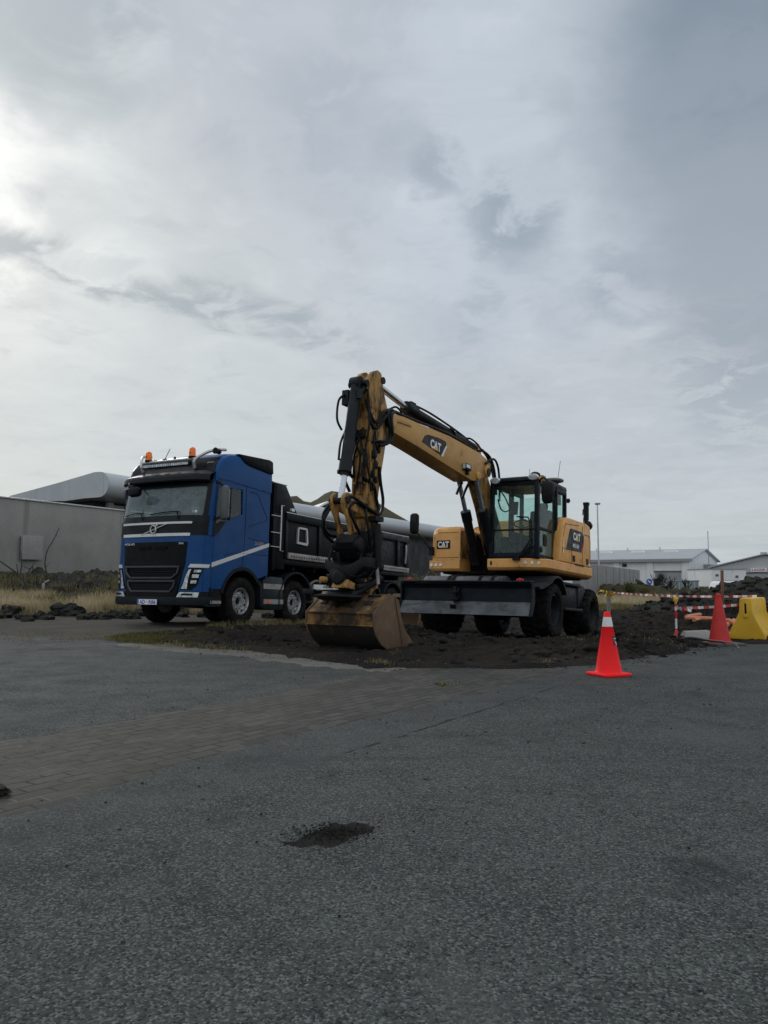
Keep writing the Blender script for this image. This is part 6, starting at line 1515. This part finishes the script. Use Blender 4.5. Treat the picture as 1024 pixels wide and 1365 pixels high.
mound('earth_bank', 18.5, 38.0, 4.5, 1.8, .75, 'dark earth bank in front of the workshop', 39.0, 160, .08, .2, 'lava', 'lava_rock')

# ---- clods and stones in the dug soil
pts = []
while len(pts) < 2600:
    x = random.uniform(-4.5, 14); y = random.uniform(8.9, 25)
    if noise.noise(Vector((x * .6, y * .6, 3))) < random.uniform(-.5, .35): continue
    z = ground_top(x, y)
    if z - G(x, y) < .012: continue
    pts.append((x, y, z + .0, random.choice((.012, .018, .025, .03, .045, .07)) * random.uniform(.7, 1.3)))
for mx, my, r, h in MOUNDS:
    for _ in range(int(45 * r)):
        x = random.gauss(mx, r * .6); y = random.gauss(my, r * .6); pts.append((x, y, ground_top(x, y), random.uniform(.03, .10)))
scatter('clods', pts, MATS['soil_lump'], False, 'clods of dark earth scattered over the diggings')
pts = []
while len(pts) < 420:
    x = random.uniform(-4, 6); y = random.uniform(8.7, 13)
    sd_ = poly_sd(np.array([x]), np.array([y]), SOIL)[0]
    if abs(sd_ + .05) > random.expovariate(6): continue
    pts.append((x, y, ground_top(x, y) + .006, random.uniform(.006, .022)))
while len(pts) < 900:
    x = random.uniform(-2.5, 3); y = random.uniform(1.7, 8.5); 
    if abs(x) > y * .55: continue
    pts.append((x, y, .004, random.choice((.0022, .003, .004, .006)) * random.uniform(.7, 1.3) * (1 + y * .08)))
scatter('grit', pts, MATS['grit'], True, 'pale grit and chips scattered on the asphalt')
pts = [(-.206 + random.gauss(0, .09), 3.25 + random.gauss(0, .06), .009, random.uniform(.002, .006)) for _ in range(420)]
scatter('gravel', pts, MATS['soil_lump'], True, 'dark gravel chips lying in and around the hollow in the asphalt')
pts = [((px - 512) / 1025 * y, y, .008, s) for px, py, s in ((353, 1077, .010), (366, 1064, .006), (490, 1000, .006), (455, 1205, .006), (905, 1120, .008), (700, 985, .008)) for y in [CAM_H * 1025 / (py - 770)]]
scatter('pebbles', pts, MATS['soil_lump'], False, 'single dark pebbles on the asphalt')
o = make_rock(90, -1.90, 3.80, .085, 'flat black chunk of asphalt lying on the paving at the left edge', .45); o.name = 'asphalt_chunk'; o['category'] = 'asphalt chunk'; del o['group']; o.location.z = .03

# ------------------------------------------------------------------ grass
def grass_mat(name, a, b_, tip):
    m, T, b, out = new_mat(name)
    g = T.node('ShaderNodeNewGeometry'); rnd = g.outputs['Random Per Island']
    uv = T.node('ShaderNodeTexCoord').outputs['Object']
    col = T.mix(rnd, a, b_); col = T.mix(T.math('MULTIPLY', T.ramp(T.noise(uv, 1.1, 3, .5), .42, .62), .75), col, tip)
    T.link(col, b.inputs['Base Color']); b.inputs['Roughness'].default_value = .8; b.inputs['Specular IOR Level'].default_value = .15
    tr = T.node('ShaderNodeBsdfTranslucent'); T.link(col, tr.inputs[0]); mx = T.node('ShaderNodeMixShader'); mx.inputs[0].default_value = .3
    T.link(b.outputs[0], mx.inputs[1]); T.link(tr.outputs[0], mx.inputs[2]); T.link(mx.outputs[0], out.inputs[0]); return m
grass_mat('dry_grass', (.68, .58, .40), (.46, .38, .24), (.34, .29, .15))
grass_mat('green_grass', (.070, .080, .022), (.15, .13, .05), (.055, .062, .018))
grass_mat('mixed_grass', (.22, .19, .095), (.11, .11, .042), (.28, .225, .12))
grass_mat('leaf_green', (.05, .065, .02), (.095, .10, .035), (.12, .10, .04))

def blades(name, P, hmin, hmax, mat, label, lean=.5, w=.006, parent=None, group=None):
    """P: (n,3) root points"""
    n = len(P); P = np.array(P); rs = np.random.RandomState(n)
    h = rs.uniform(hmin, hmax, n); a = rs.uniform(0, 2 * np.pi, n); ln = rs.uniform(.15, 1, n) * lean * h; wd = w * rs.uniform(.7, 1.4, n)
    d = np.stack([np.cos(a), np.sin(a), 0 * a], -1); b2 = a + rs.uniform(-1.6, 1.6, n); s = np.stack([-np.sin(b2), np.cos(b2), 0 * a], -1)
    up = np.array([0, 0, 1.])
    mid = P + d * (ln * .35)[:, None] + up * (h * .6)[:, None]; tip = P + d * ln[:, None] + up * h[:, None]
    V = np.stack([P - s * wd[:, None], P + s * wd[:, None], mid + s * (wd * .7)[:, None], mid - s * (wd * .7)[:, None], tip], 1).reshape(-1, 3)
    i = np.arange(n) * 5
    L = np.stack([i, i + 1, i + 2, i + 3, i + 3, i + 2, i + 4], -1).reshape(-1)
    me = bpy.data.meshes.new(name); me.vertices.add(len(V)); me.vertices.foreach_set('co', V.ravel()); me.loops.add(len(L)); me.loops.foreach_set('vertex_index', L.astype(np.int32))
    st = np.stack([np.arange(n) * 7, np.arange(n) * 7 + 4], -1).reshape(-1); me.polygons.add(2 * n); me.polygons.foreach_set('loop_start', st.astype(np.int32)); me.update(calc_edges=True)
    me.materials.append(MATS[mat]); o = bpy.data.objects.new(name, me); COL.objects.link(o)
    if label: tag(o, label, kind='stuff')
    if parent is not None: o.parent = parent
    return o
def fill(poly, n, dens=None, clump=0.0, dz=0.0):
    P = np.array(poly); out = []; lo = P.min(0); hi = P.max(0)
    while len(out) < n:
        x = np.random.uniform(lo[0], hi[0], 4000); y = np.random.uniform(lo[1], hi[1], 4000)
        k = poly_sd(x, y, poly) > 0
        x, y = x[k], y[k]
        if clump:
            nn = np.array([noise.noise(Vector((a * clump, b * clump, 1.5))) for a, b in zip(x, y)]); k = nn > np.random.uniform(-.35, .45, len(x)); x, y = x[k], y[k]
        z = G(x, y) + dz; out += list(zip(x, y, z))
    return np.array(out[:n])
np.random.seed(5)
pp = fill([(-15, 21.3), (-8.6, 21.0), (-6.5, 21.3), (-4.8, 22.4), (-5.2, 23.6), (-7.5, 23.6), (-10, 23.4), (-15, 23.6)], 26000, clump=1.1)
blades('grass', pp, .18, .50, 'dry_grass', 'strip of long dry straw-coloured grass before the lava rocks', .7, .008)
pp = fill([(-16, 22.2), (-9, 22.0), (-7, 22.8), (-7, 27.5), (-10, 28), (-16, 26)], 5000, clump=.9, dz=.15)
blades('grass', pp, .10, .32, 'mixed_grass', 'green and brown grass growing between the mossy lava stones', .6, .008)
pp = fill([(-4.75, 12.85), (-3.5, 11.9), (-2.55, 11.6), (-2.2, 12.2), (-2.8, 13.6), (-3.7, 14.4), (-4.5, 13.6)], 5000, clump=2.2, dz=.02)
blades('grass', pp, .02, .075, 'green_grass', 'low mossy green and yellow tuft of grass in front of the truck', .9, .006)
pp = fill([(-4.7, 12.9), (-3.3, 11.7), (-2.0, 10.95), (-1.9, 11.3), (-3.0, 12.4), (-4.2, 13.4)], 1300, clump=3.0, dz=.015)
blades('grass', pp, .015, .06, 'mixed_grass', 'thin yellowish grass fringe at the edge of the asphalt before the truck', .9, .006)
pp = fill([(-10, 12.6), (-4.4, 12.6), (-4.6, 14.2), (-10, 15.2)], 1300, clump=1.4, dz=.01)
blades('weeds', pp, .01, .05, 'mixed_grass', 'thin weeds dotted over the brown gravel left of the truck', .9, .005)
pp = fill([(-3.5, 15.1), (-2.9, 14.6), (-1.3, 18.0), (-.4, 19.6), (-.9, 20.0), (-2.4, 17.6)], 2400, clump=2.6, dz=.03)
blades('grass', pp, .03, .15, 'mixed_grass', 'sparse weeds growing along the near wheels of the truck', .8, .006)
pp = fill([(5.5, 26.5), (9, 26.8), (15, 27.5), (22, 31), (22, 34.5), (12, 32.8), (5.0, 32.6)], 21000, clump=.7)
blades('grass', pp, .10, .36, 'dry_grass', 'band of dry yellow grass behind the diggings', .7, .010)
pp = fill([(5.5, 24.8), (9, 25.3), (14, 26.4), (14, 27.3), (9, 27.2), (5.0, 26.6)], 9000, clump=.9, dz=.0)
blades('grass', pp, .06, .22, 'mixed_grass', 'short green and brown grass at the back edge of the dug soil', .7, .008)
pp = fill([(5, 35.5), (12, 36), (22, 39), (24, 44), (10, 42), (5, 40)], 9000, clump=.5)
blades('grass', pp, .2, .55, 'mixed_grass', 'rough brown and green grass before the low concrete wall', .6, .012)
cl = []
for _ in range(34):
    cx, cy = random.uniform(-3.5, 8), random.uniform(9.1, 17)
    if ground_top(cx, cy) - G(cx, cy) < .02: continue
    for _ in range(random.randint(4, 16)):
        x = random.gauss(cx, .09); y = random.gauss(cy, .09); cl.append((x, y, ground_top(x, y) - .01))
for cx, cy, r, n in ((3.25, 13.2, .10, 90), (-.1, 9.2, .05, 40), (.05, 9.15, .04, 24), (1.9, 9.2, .04, 24), (.60, 7.6, .05, 20), (5.0, 13.5, .2, 50), (2.9, 10.9, .2, 40), (4.0, 11.5, .25, 90), (3.6, 11.2, .2, 50)):
    for _ in range(n):
        x = random.gauss(cx, r); y = random.gauss(cy, r); cl.append((x, y, ground_top(x, y) - .005))
blades('weeds', np.array(cl), .015, .065, 'mixed_grass', 'small weeds sprouting here and there from the dug soil', .9, .005)
MS = [(.56 + .10 * math.cos(a) * (1 + .3 * math.sin(3 * a)), 7.62 + .20 * math.sin(a)) for a in [2 * math.pi * i / 20 for i in range(20)]]
o = fringe_sheet('mud_patch', MS, .02, MATS['moss'], .02, .04, 9, 4.1, .006, .2); tag(o, 'small mossy clump of mud on the paving', 'mud patch', kind='structure')

# ------------------------------------------------------------------ shrubs
def grow(m, p, d, L, r, depth, spread=.6, kids=3, up=.15):
    q = p + d * L; mid = (p + q) / 2 + Vector((random.uniform(-1, 1), random.uniform(-1, 1), random.uniform(-1, 1))) * L * .08
    m.tube([p, mid, q], r, 5 if depth > 1 else 4, 2, r1=r * .62)
    tips = [q]
    if depth > 0:
        for k in range(kids):
            t = random.uniform(.45, 1); nd = (d + Vector((random.uniform(-1, 1), random.uniform(-1, 1), random.uniform(-.4, 1))) * spread + Vector((0, 0, up))).normalized()
            tips += grow(m, p.lerp(q, t), nd, L * random.uniform(.55, .85), r * .55, depth - 1, spread, kids, up)
    return tips
def shrub(name, x, y, z, h, stems, label, cat, depth=3, mat='bark_dark', leaves=0, leafmat='leaf_green', spread=.55, r=.018, group=None):
    root = empty(name, (x, y, z)); tag(root, label, cat, group)
    m = MB(); tips = []
    for _ in range(stems):
        d = Vector((random.uniform(-.5, .5), random.uniform(-.5, .5), 1)).normalized(); tips += grow(m, Vector((random.uniform(-.08, .08), random.uniform(-.08, .08), -.05)), d, h * .42, r, depth, spread)
    m.build('stem', MATS[mat], root)
    if leaves:
        P = [];
        for _ in range(leaves): t = random.choice(tips); P.append(t + Vector((random.gauss(0, .07), random.gauss(0, .07), random.gauss(0, .07))))
        blades('foliage', np.array([tuple(p) for p in P]), .04, .09, leafmat, None, 1.2, .014, root)
    return root
# dead branches by the left wall
def branch(name, x, y, paths, label, r=.022):
    root = empty(name, (x, y, G(x, y) + .02)); tag(root, label, 'dead branch')
    m = MB()
    for pts, rr in paths: m.tube(pts, rr, 6, 4, r1=rr * .4)
    m.build('stem', MATS['twig'], root); return root
def at(px, py, Y): return ((px - 512) / 1025 * Y, Y, CAM_H + (770 - py) / 1025 * Y)
def rel(o, *pp): return [tuple(Vector(at(px, py, Y)) - o) for px, py, Y in pp]
o1 = Vector((at(37, 790, 23.6)[0], 23.6, G(at(37, 790, 23.6)[0], 23.6) + .02))
branch('dead_shrub', o1.x, o1.y, [([(0, 0, 0)] + rel(o1, (37, 782, 23.6), (28, 768, 23.6), (14, 757, 23.5), (-4, 745, 23.4)), .045), (rel(o1, (28, 768, 23.6), (30, 750, 23.7), (28, 735, 23.8)), .026), (rel(o1, (26, 766, 23.6), (24, 756, 23.5), (23, 752, 23.4)), .018),
    (rel(o1, (37, 780, 23.6), (38, 766, 23.7), (44, 755, 23.8), (47, 748, 23.9)), .03), (rel(o1, (42, 758, 23.8), (37, 757, 23.7), (31, 754, 23.6)), .018), (rel(o1, (44, 755, 23.8), (48, 765, 23.8), (55, 775, 23.9)), .022)], 'bare dead shrub with crooked grey branches beside the square plate on the wall')
o2 = Vector((at(64, 780, 24.6)[0], 24.6, G(at(64, 780, 24.6)[0], 24.6) + .02))
branch('dead_shrub', o2.x, o2.y, [([(0, 0, 0)] + rel(o2, (64, 768, 24.6), (61, 752, 24.6), (63, 735, 24.6), (71, 720, 24.6), (78, 704, 24.6)), .030), (rel(o2, (71, 720, 24.6), (74, 714, 24.6), (77, 716, 24.6)), .012), (rel(o2, (62, 757, 24.6), (66, 751, 24.6)), .012)], 'single tall thin dead branch standing before the concrete wall')
m = MB(); p = at(60, 780, 23.9); m.loft([[(p[0] + a * k, p[1] + b_ * k, p[2] + z) for a, b_ in ((.05, 0), (.02, .05), (-.05, .02), (-.04, -.05))] for z, k in ((-.14, .6), (-.06, 1), (.03, .9), (.07, .4))]); p2 = at(64, 775, 23.95); m.obox(p2, (.16, .06, .05), (1, .2, .6))
o = m.build('white_scrap', MATS['pad_concrete'], None, .01); tag(o, 'crumpled pale scrap lying on the mossy stones below the thin dead branch', 'scrap')
# bare dark bushes before the warehouse
for (px, Y, h, st, lab) in ((880, 42, 1.30, 9, 'larger bare dark bush in front of the white warehouse'), (893, 43, .95, 6, 'small bare dark bush right of the larger one before the roller door'), (912, 44, .85, 6, 'low bare bush in front of the blue-grey cabinet')):
    x = (px - 512) / 1025 * Y; shrub('bare_bush', x, Y, G(x, Y) + .25, h, st, lab, 'bush', 3, 'bark_dark', 0, spread=.55, r=.030, group='bare bushes before the warehouse')
for (px, Y, h, n, lab) in ((838, 33, .85, 500, 'dark green bush in the dry grass behind the excavator'), (858, 34, .6, 300, 'low green bush right of the darker bush in the dry grass')):
    x = (px - 512) / 1025 * Y; shrub('green_bush', x, Y, G(x, Y), h, 10, lab, 'bush', 2, 'bark_dark', n, spread=.8, r=.012, group='green bushes in the dry grass')
x = (562 - 512) / 1025 * 24.5; shrub('weed_bush', x, 24.5, G(x, 24.5), 1.55, 16, 'yellow-green weed bush between the truck tail and the excavator blade', 'bush', 2, 'twig', 1500, 'mixed_grass', .5, .010)

# ------------------------------------------------------------------ traffic cones
root = empty('traffic_cone', (2.42, 8.40, G(2.42, 8.4)), (0, 0, R(24))); tag(root, 'bright fluorescent orange cone with one white band on the asphalt', 'traffic cone')
m = MB(); m.prism([(-.155, -.18), (.155, -.18), (.18, -.155), (.18, .155), (.155, .18), (-.155, .18), (-.18, .155), (-.18, -.155)], 'z', 0, .032); m.build('base', MATS['cone_fluo'], root, .012, 3)
def cr(z): return .142 + (.030 - .142) * (z - .03) / .65
m = MB(); m.lathe((0, 0, 0), (0, 0, 1), [(.028, .172), (.036, .150), (.05, cr(.05)), (.52, cr(.52)), (.522, cr(.52) + .001), (.626, cr(.626) + .001), (.628, cr(.628)), (.668, .033), (.68, .026), (.681, .018), (.64, .016)], 40, cap=False); m.build('body', MATS['cone_fluo'], root, ang=50)
m = MB(); m.lathe((0, 0, 0), (0, 0, 1), [(.523, cr(.523) + .0025), (.624, cr(.624) + .0025)], 40, cap=False); m.build('reflective_band', MATS['cone_band'], root)
def on_cone(a0, a1, z0, z1, off, mm, n=8, skew=0.0):
    rows = []
    for z, sk in ((z0, 0), (z1, skew)):
        rows.append([(math.cos(a0 + sk + (a1 - a0) * i / n) * (cr(z) + off), math.sin(a0 + sk + (a1 - a0) * i / n) * (cr(z) + off), z) for i in range(n + 1)])
    mm.sheet(rows)
m = MB(); A = R(-62 - 24); on_cone(A - .12, A + .95, .325, .37, .002, m); on_cone(A - .12, A + .95, .378, .425, .002, m); m.build('decal', MATS['cone_sign'], root)
m = MB(); on_cone(A + .38, A + .62, .33, .366, .0035, m, 5, -.15); on_cone(A + .05, A + .8, .392, .400, .0035, m, 6); m.build('decal_mark', MATS['cone_band'], root.children[-1])

root = empty('traffic_cone', (5.62, 13.0, ground_top(5.66, 13.0) + .015), (0, 0, R(15))); tag(root, 'faded dark red cone on a grey rubber pad beside the yellow barrier', 'traffic cone')
m = MB(); m.prism([(-.29, -.28), (.29, -.28), (.29, .28), (-.29, .28)], 'z', -.01, .035); m.build('base', MATS['rubber_pad'], root, .01)
m = MB(); m.lathe((0, 0, 0), (0, 0, 1), [(.036, .19), (.06, .19), (.064, .172), (.10, .165), (.72, .055), (.80, .038), (.805, .043), (.835, .040), (.85, .02), (.851, .001)], 36); m.build('body', MATS['cone_red'], root, ang=40)

# ------------------------------------------------------------------ yellow barriers
def barrier(x, y, rot, label):
    root = empty('barrier', (x, y, ground_top(x, y) - .005), (0, 0, rot)); tag(root, label, 'barrier', 'yellow plastic barriers')
    half = [(.31, 0.0), (.315, .09), (.30, .13), (.16, .40), (.115, .50), (.10, .73), (.085, .755)]
    prof = [(-a, z) for a, z in half] + [(a, z) for a, z in half[::-1]]
    m = MB(); m.prism(prof, 'x', 0, 1.0); b = m.build('body', MATS['barrier_yellow'], root, .018, 3)
    m = MB(); m.box(-.004, .02, -.016, .016, .42, .66); m.build('slot', MATS['logo_black'], b)
    m = MB(); m.prism([(-.04, .40), (.04, .40), (.028, .47), (-.028, .47)], 'x', -.02, .0); m.build('socket', MATS['barrier_yellow'], b, .006)
    m = MB(); m.box(.12, .24, -.316, -.27, -.001, .075); m.box(.76, .88, -.316, -.27, -.001, .075); m.build('fork_pocket', MATS['logo_black'], b)
    return root
barrier(6.63, 14.2, R(50), 'yellow plastic road barrier whose end with a dark slot faces the road')
barrier(7.52, 14.85, R(52), 'second yellow plastic barrier, cut off by the right edge of the picture')

# ------------------------------------------------------------------ stakes, tape, pipes and odds and ends
def striped(name, axis, freq):
    m, T, b, _ = new_mat(name)
    uvn = T.node('ShaderNodeUVMap'); sp = T.node('ShaderNodeSeparateXYZ'); T.link(uvn.outputs[0], sp.inputs[0])
    k = T.math('GREATER_THAN', T.math('FRACT', T.math('ADD', T.math('MULTIPLY', sp.outputs[0], freq), T.math('MULTIPLY', sp.outputs[1], .0))), .5)
    T.link(T.mix(k, (.62, .63, .62), (.45, .025, .025)), b.inputs['Base Color']); b.inputs['Roughness'].default_value = .45; return m
striped('tape', 0, 1.0)
def ribbon(name, pts, w, label, cat, period=.42, twist=0.0, sag=0.0, parent=None, mat='tape', n=60, phase=0.0):
    """barrier tape hanging between points; stripes follow its length"""
    P = catmull(pts, max(2, n // max(1, len(pts) - 1))) if len(pts) > 2 else [Vector(pts[0]).lerp(Vector(pts[1]), i / n) - Vector((0, 0, 4 * sag * (i / n) * (1 - i / n))) for i in range(n + 1)]
    V = []; L = [phase]
    for i, p in enumerate(P):
        t = (P[min(i + 1, len(P) - 1)] - P[max(i - 1, 0)]).normalized(); s = t.cross(Vector((0, 0, 1))); s = s.normalized() if s.length > .01 else Vector((1, 0, 0)); u = s.cross(t)
        a = twist * math.sin(i * .35) + .2 * math.sin(i * .9); d = u * math.cos(a) + s * math.sin(a)
        V += [p - d * w / 2, p + d * w / 2]
        if i: L.append(L[-1] + (P[i] - P[i - 1]).length)
    F = [(2 * i, 2 * i + 1, 2 * i + 3, 2 * i + 2) for i in range(len(P) - 1)]
    me = bpy.data.meshes.new(name); me.from_pydata([tuple(v) for v in V], [], F); uv = me.uv_layers.new(name='UVMap')
    for f in me.polygons:
        for li in f.loop_indices: vi = me.loops[li].vertex_index; uv.data[li].uv = (L[vi // 2] / period, vi % 2)
        f.use_smooth = True
    me.materials.append(MATS[mat]); o = bpy.data.objects.new(name, me); COL.objects.link(o)
    if label: tag(o, label, cat)
    if parent is not None: o.parent = parent
    return o
gz = lambda x, y: ground_top(x, y)
# grey post with the yellow strap
px_, py_ = 6.97, 24.0
root = empty('fence_post', (px_, py_, gz(px_, py_) - .05)); tag(root, 'short grey post behind the excavator with a yellow strap tied on', 'post')
m = MB(); m.box(-.05, .05, -.05, .05, 0, .68); m.build('post', MATS['grey_wood'], root, .006)
o = ribbon('strap', [(6.40, 23.2, .58), (6.55, 23.4, .66), (6.75, 23.7, .62), (6.92, 23.93, .60), (7.02, 23.93, .50), (7.08, 24.02, .42)], .085, 'crumpled yellow strap stretched from the rear tyre to the grey post', 'strap', .4, 1.0, 0, None, 'stake_yellow', 50)
o2_ = ribbon('loop', [(6.90, 23.92, .56), (7.06, 23.90, .58), (7.08, 24.06, .52), (6.92, 24.07, .54), (6.90, 23.92, .48)], .10, None, None, .4, .6, 0, o, 'stake_yellow', 40)
ribbon('barrier_tape', [(7.0, 24.0, .60), (7.05, 14.62, .70)], .048, 'long red and white tape from the grey post to the yellow barrier', 'barrier tape', .40, .25, .05, n=90)
# red and white stake
sx, sy = 5.35, 14.2; sz = gz(sx, sy)
root = empty('marker_stake', (sx, sy, sz - .03)); tag(root, 'thin stake wound with red and white tape under a yellow cap', 'stake')
m = MB(); m.cyl((0, 0, 0), (.0, 0, .74), .020, n=10); m.build('shaft', MATS['cone_band'], root)
for k, (z0, z1) in enumerate(((.06, .22), (.40, .55), (.62, .68))):
    m = MB(); m.cyl((0, 0, z0), (0, 0, z1), .0225, n=10); m.build('red_wrap', MATS['cone_red'], root)
m = MB(); m.lathe((0, 0, .70), (0, 0, 1), [(0, .022), (.01, .042), (.06, .045), (.09, .030), (.10, .012)], 14); m.build('cap', MATS['stake_yellow'], root)
ribbon('loose_end', [(.01, -.02, .62), (.10, -.05, .56), (.17, -.04, .57), (.26, -.07, .54)], .05, None, None, .22, .8, 0, root, 'tape', 20)
ribbon('loose_end', [(.0, -.02, .18), (-.06, -.05, .06), (-.14, -.10, .05), (-.24, -.12, .06)], .06, None, None, .22, .9, 0, root, 'tape', 20, .1)
ribbon('barrier_tape', [(sx, sy, sz + .56), (6.62, 14.38, .55)], .050, 'short red and white tape from the capped stake to the yellow barrier', 'barrier tape', .22, .2, .015, n=40)
# concrete block with a broken top
bxp, byp = 5.78, 14.35
root = empty('concrete_block', (bxp, byp, gz(bxp, byp) - .02), (0, 0, R(6))); tag(root, 'pale broken concrete block on the soil right of the capped stake', 'concrete block')
m = MB(); m.loft([[(-.30, -.12, 0), (.32, -.12, 0), (.32, .14, 0), (-.30, .14, 0)], [(-.25, -.07, .11), (.27, -.08, .12), (.27, .10, .13), (-.25, .10, .12)], [(-.23, -.05, .155), (.22, -.04, .175), (.22, .07, .17), (-.23, .07, .16)]]); m.build('block', MATS['pad_concrete'], root, .02, 3)
# cables curling out of the ground
for k, (pts, r, lab) in enumerate((([(4.95, 13.2, .0), (5.1, 13.0, .08), (5.35, 12.75, .10), (5.6, 12.45, .06), (5.55, 12.15, -.02)], .010, 'pale grey cable curling out of the soil by the asphalt edge'), ([(4.75, 13.3, -.02), (5.0, 13.1, .05), (5.3, 12.9, .09), (5.5, 12.6, .06), (5.42, 12.3, -.02)], .009, 'black cable curling out of the soil beside the pale one'), ([(5.0, 13.6, -.03), (5.2, 13.5, .02), (5.6, 13.4, .03), (5.9, 13.3, -.02)], .010, 'dark cable lying flat behind the two curled cables'))):
    m = MB(); m.tube([(x, y, gz(x, y) + z) for x, y, z in pts], r, 8, 6); o = m.build('cable', MATS['cable_grey' if k == 0 else 'hose']); tag(o, lab, 'cable')
# orange pipes
def pipe(pp, r, label):
    pts = []
    for px, py, Y in pp:
        x = (px - 512) / 1025 * Y; pts.append((x, Y, max(gz(x, Y) + r, CAM_H - (py - 770) / 1025 * Y)))
    m = MB(); m.tube(pts, r, 12, 0); o = m.build('drain_pipe', MATS['orange_pipe']); tag(o, label, 'pipe', 'orange drain pipes in the diggings')
pipe([(911, 823, 19.0), (948, 824.5, 18.8), (968, 827, 18.6)], .055, 'longest orange drain pipe, running behind the red cone')
pipe([(912, 822, 19.3), (930, 819, 20.4)], .055, 'orange drain pipe slanting back from the left end of the longest one')
pipe([(963, 834, 17.6), (975, 827, 18.2)], .06, 'pale pink pipe propped up between the red cone and the barrier')
pipe([(967, 833, 17.8), (981, 834.5, 17.6)], .055, 'short orange pipe lying beside the yellow barrier')
pipe([(922, 827, 18.3), (929, 826, 18.5)], .05, 'stub of orange pipe below the longest one')
# wooden post
wx, wy_ = (960.5 - 512) / 1025 * 20.5, 20.5
m = MB(); m.box(-.03, .03, -.03, .03, -.1, 1.12); o = m.build('wooden_post', MATS['wood'], None, .005); o.location = (wx, wy_, gz(wx, wy_)); o.rotation_euler = (0, R(1), R(20)); tag(o, 'reddish-brown wooden post standing behind the red cone', 'post')
# blue round sign, dark cabinet, pale container in front of the warehouse
sx_, sy_ = (864 - 512) / 1025 * 41, 41
root = empty('round_sign', (sx_, sy_, G(sx_, sy_))); tag(root, 'small round blue sign in front of the white warehouse', 'sign')
m = MB(); m.cyl((0, 0, 0), (0, 0, .9), .025, n=8); m.build('pole', MATS['silver'], root)
m = MB(); m.lathe((0, -.03, .80), (0, -1, 0), [(0, .16), (.012, .16)], 24); sg = m.build('disc', MATS['blue_sign'], root)
m = MB(); m.obox((.0, -.045, .80), (.18, .004, .05), (1, 0, -.8)); m.build('arrow', MATS['white_paint'], sg)
bx_, by_ = (875.5 - 512) / 1025 * 41.5, 41.5
root = empty('cabinet', (bx_, by_, G(bx_, by_))); tag(root, 'dark box-shaped cabinet beside the round blue sign', 'cabinet')
m = MB(); m.box(-.16, .18, 0, .25, 0, .93); m.build('body', MATS['box_dark'], root, .02); m = MB(); m.box(-.19, .21, -.03, .28, .93, .97); m.build('lid', MATS['black_steel'], root, .01)
bx_, by_ = (914 - 512) / 1025 * 46, 46
root = empty('container', (bx_, by_, G(bx_, by_) - .15), (0, 0, R(-12))); tag(root, 'pale blue-grey ribbed container below the warehouse door', 'container')
m = MB(); m.box(-.68, .68, 0, 1.1, 0, .98); bd_ = m.build('body', MATS['shed_glass'], root, .02)
m = MB()
for k in range(7): m.box(-.66 + .215 * k, -.62 + .215 * k, -.03, -.002, .02, .95)
m.build('rib', MATS['pale_wall'], bd_)
m = MB(); m.box(-.72, .72, -.04, 1.14, .98, 1.04); m.build('lid', MATS['roof_grey'], root, .01)
# a van parked lower down behind the rubble
vx, vy = (961.5 - 512) / 1025 * 58, 58
root = empty('parked_van', (vx, vy, G(vx, vy)), (0, 0, R(8))); tag(root, 'white van mostly hidden behind the dark rubble, only its roof showing', 'van')
vp = [(-.55, .35), (-.55, .9), (-.50, 1.1), (-.35, 1.62), (-.2, 1.70), (1.5, 1.72), (1.62, 1.6), (1.66, .35)]
m = MB(); m.prism([(x * 1.35, z) for x, z in vp], 'y', -.85, .85); bd_ = m.build('body', MATS['white_wall'], root, .05, 3)
for s in (-1, 1):
    for a, b_ in ((-.42, .35), (.45, 1.35)):
        m = MB(); m.prism([(a * 1.35, 1.1), (a * 1.35 + .1, 1.52), (b_ * 1.35, 1.52), (b_ * 1.35, 1.1)], 'y', s * .852, s * .862); m.build('window', MATS['window_dark'], bd_)
    for x in (-.2, 1.75):
        m = MB(); m.lathe((x, s * .74, .33), (0, s, 0), [(-.1, .2), (-.1, .31), (-.08, .33), (.08, .33), (.1, .31), (.1, .2)], 20); m.lathe((x, s * .74, .33), (0, s, 0), [(.05, .21), (.07, .15), (.08, .01)], 16); m.build('wheel', MATS['rubber'], root)
m = MB(); m.box(-.2, 1.8, -.6, -.55, 1.75, 1.80); m.box(-.2, 1.8, .55, .6, 1.75, 1.80); m.build('roof_rack', MATS['roof_grey'], root)

# ------------------------------------------------------------------ spare bucket standing behind the blade
bx_, by_ = .62, 19.4
root = empty('spare_bucket', (bx_, by_, G(bx_, by_)), (0, 0, R(-118))); tag(root, 'rusty brown spare digging bucket standing on the ground behind the blade', 'bucket')
sp_ = [(.30, .02), (.10, .0), (-.12, .06), (-.30, .20), (-.40, .42), (-.38, .66), (-.22, .80), (-.02, .84), (.12, .76), (.20, .50), (.42, .10)]
for y in (-.45, .427):
    m = MB(); m.prism(sp_, 'y', y, y + .023); m.build('end_plate', MATS['bucket_side'], root, .004)
m = MB(); q = [(x * .95, .4 + (z - .4) * .95) for x, z in sp_[:9]]; m.prism(sp_[:9] + q[::-1], 'y', -.426, .426); m.build('shell', MATS['bucket_side'], root, .003)
m = MB(); m.prism([(-.10, .83), (.10, .78), (.10, .98), (-.02, 1.02)], 'y', -.15, -.12); m.prism([(-.10, .83), (.10, .78), (.10, .98), (-.02, 1.02)], 'y', .12, .15); m.build('bracket', MATS['bucket_dark'], root, .004)
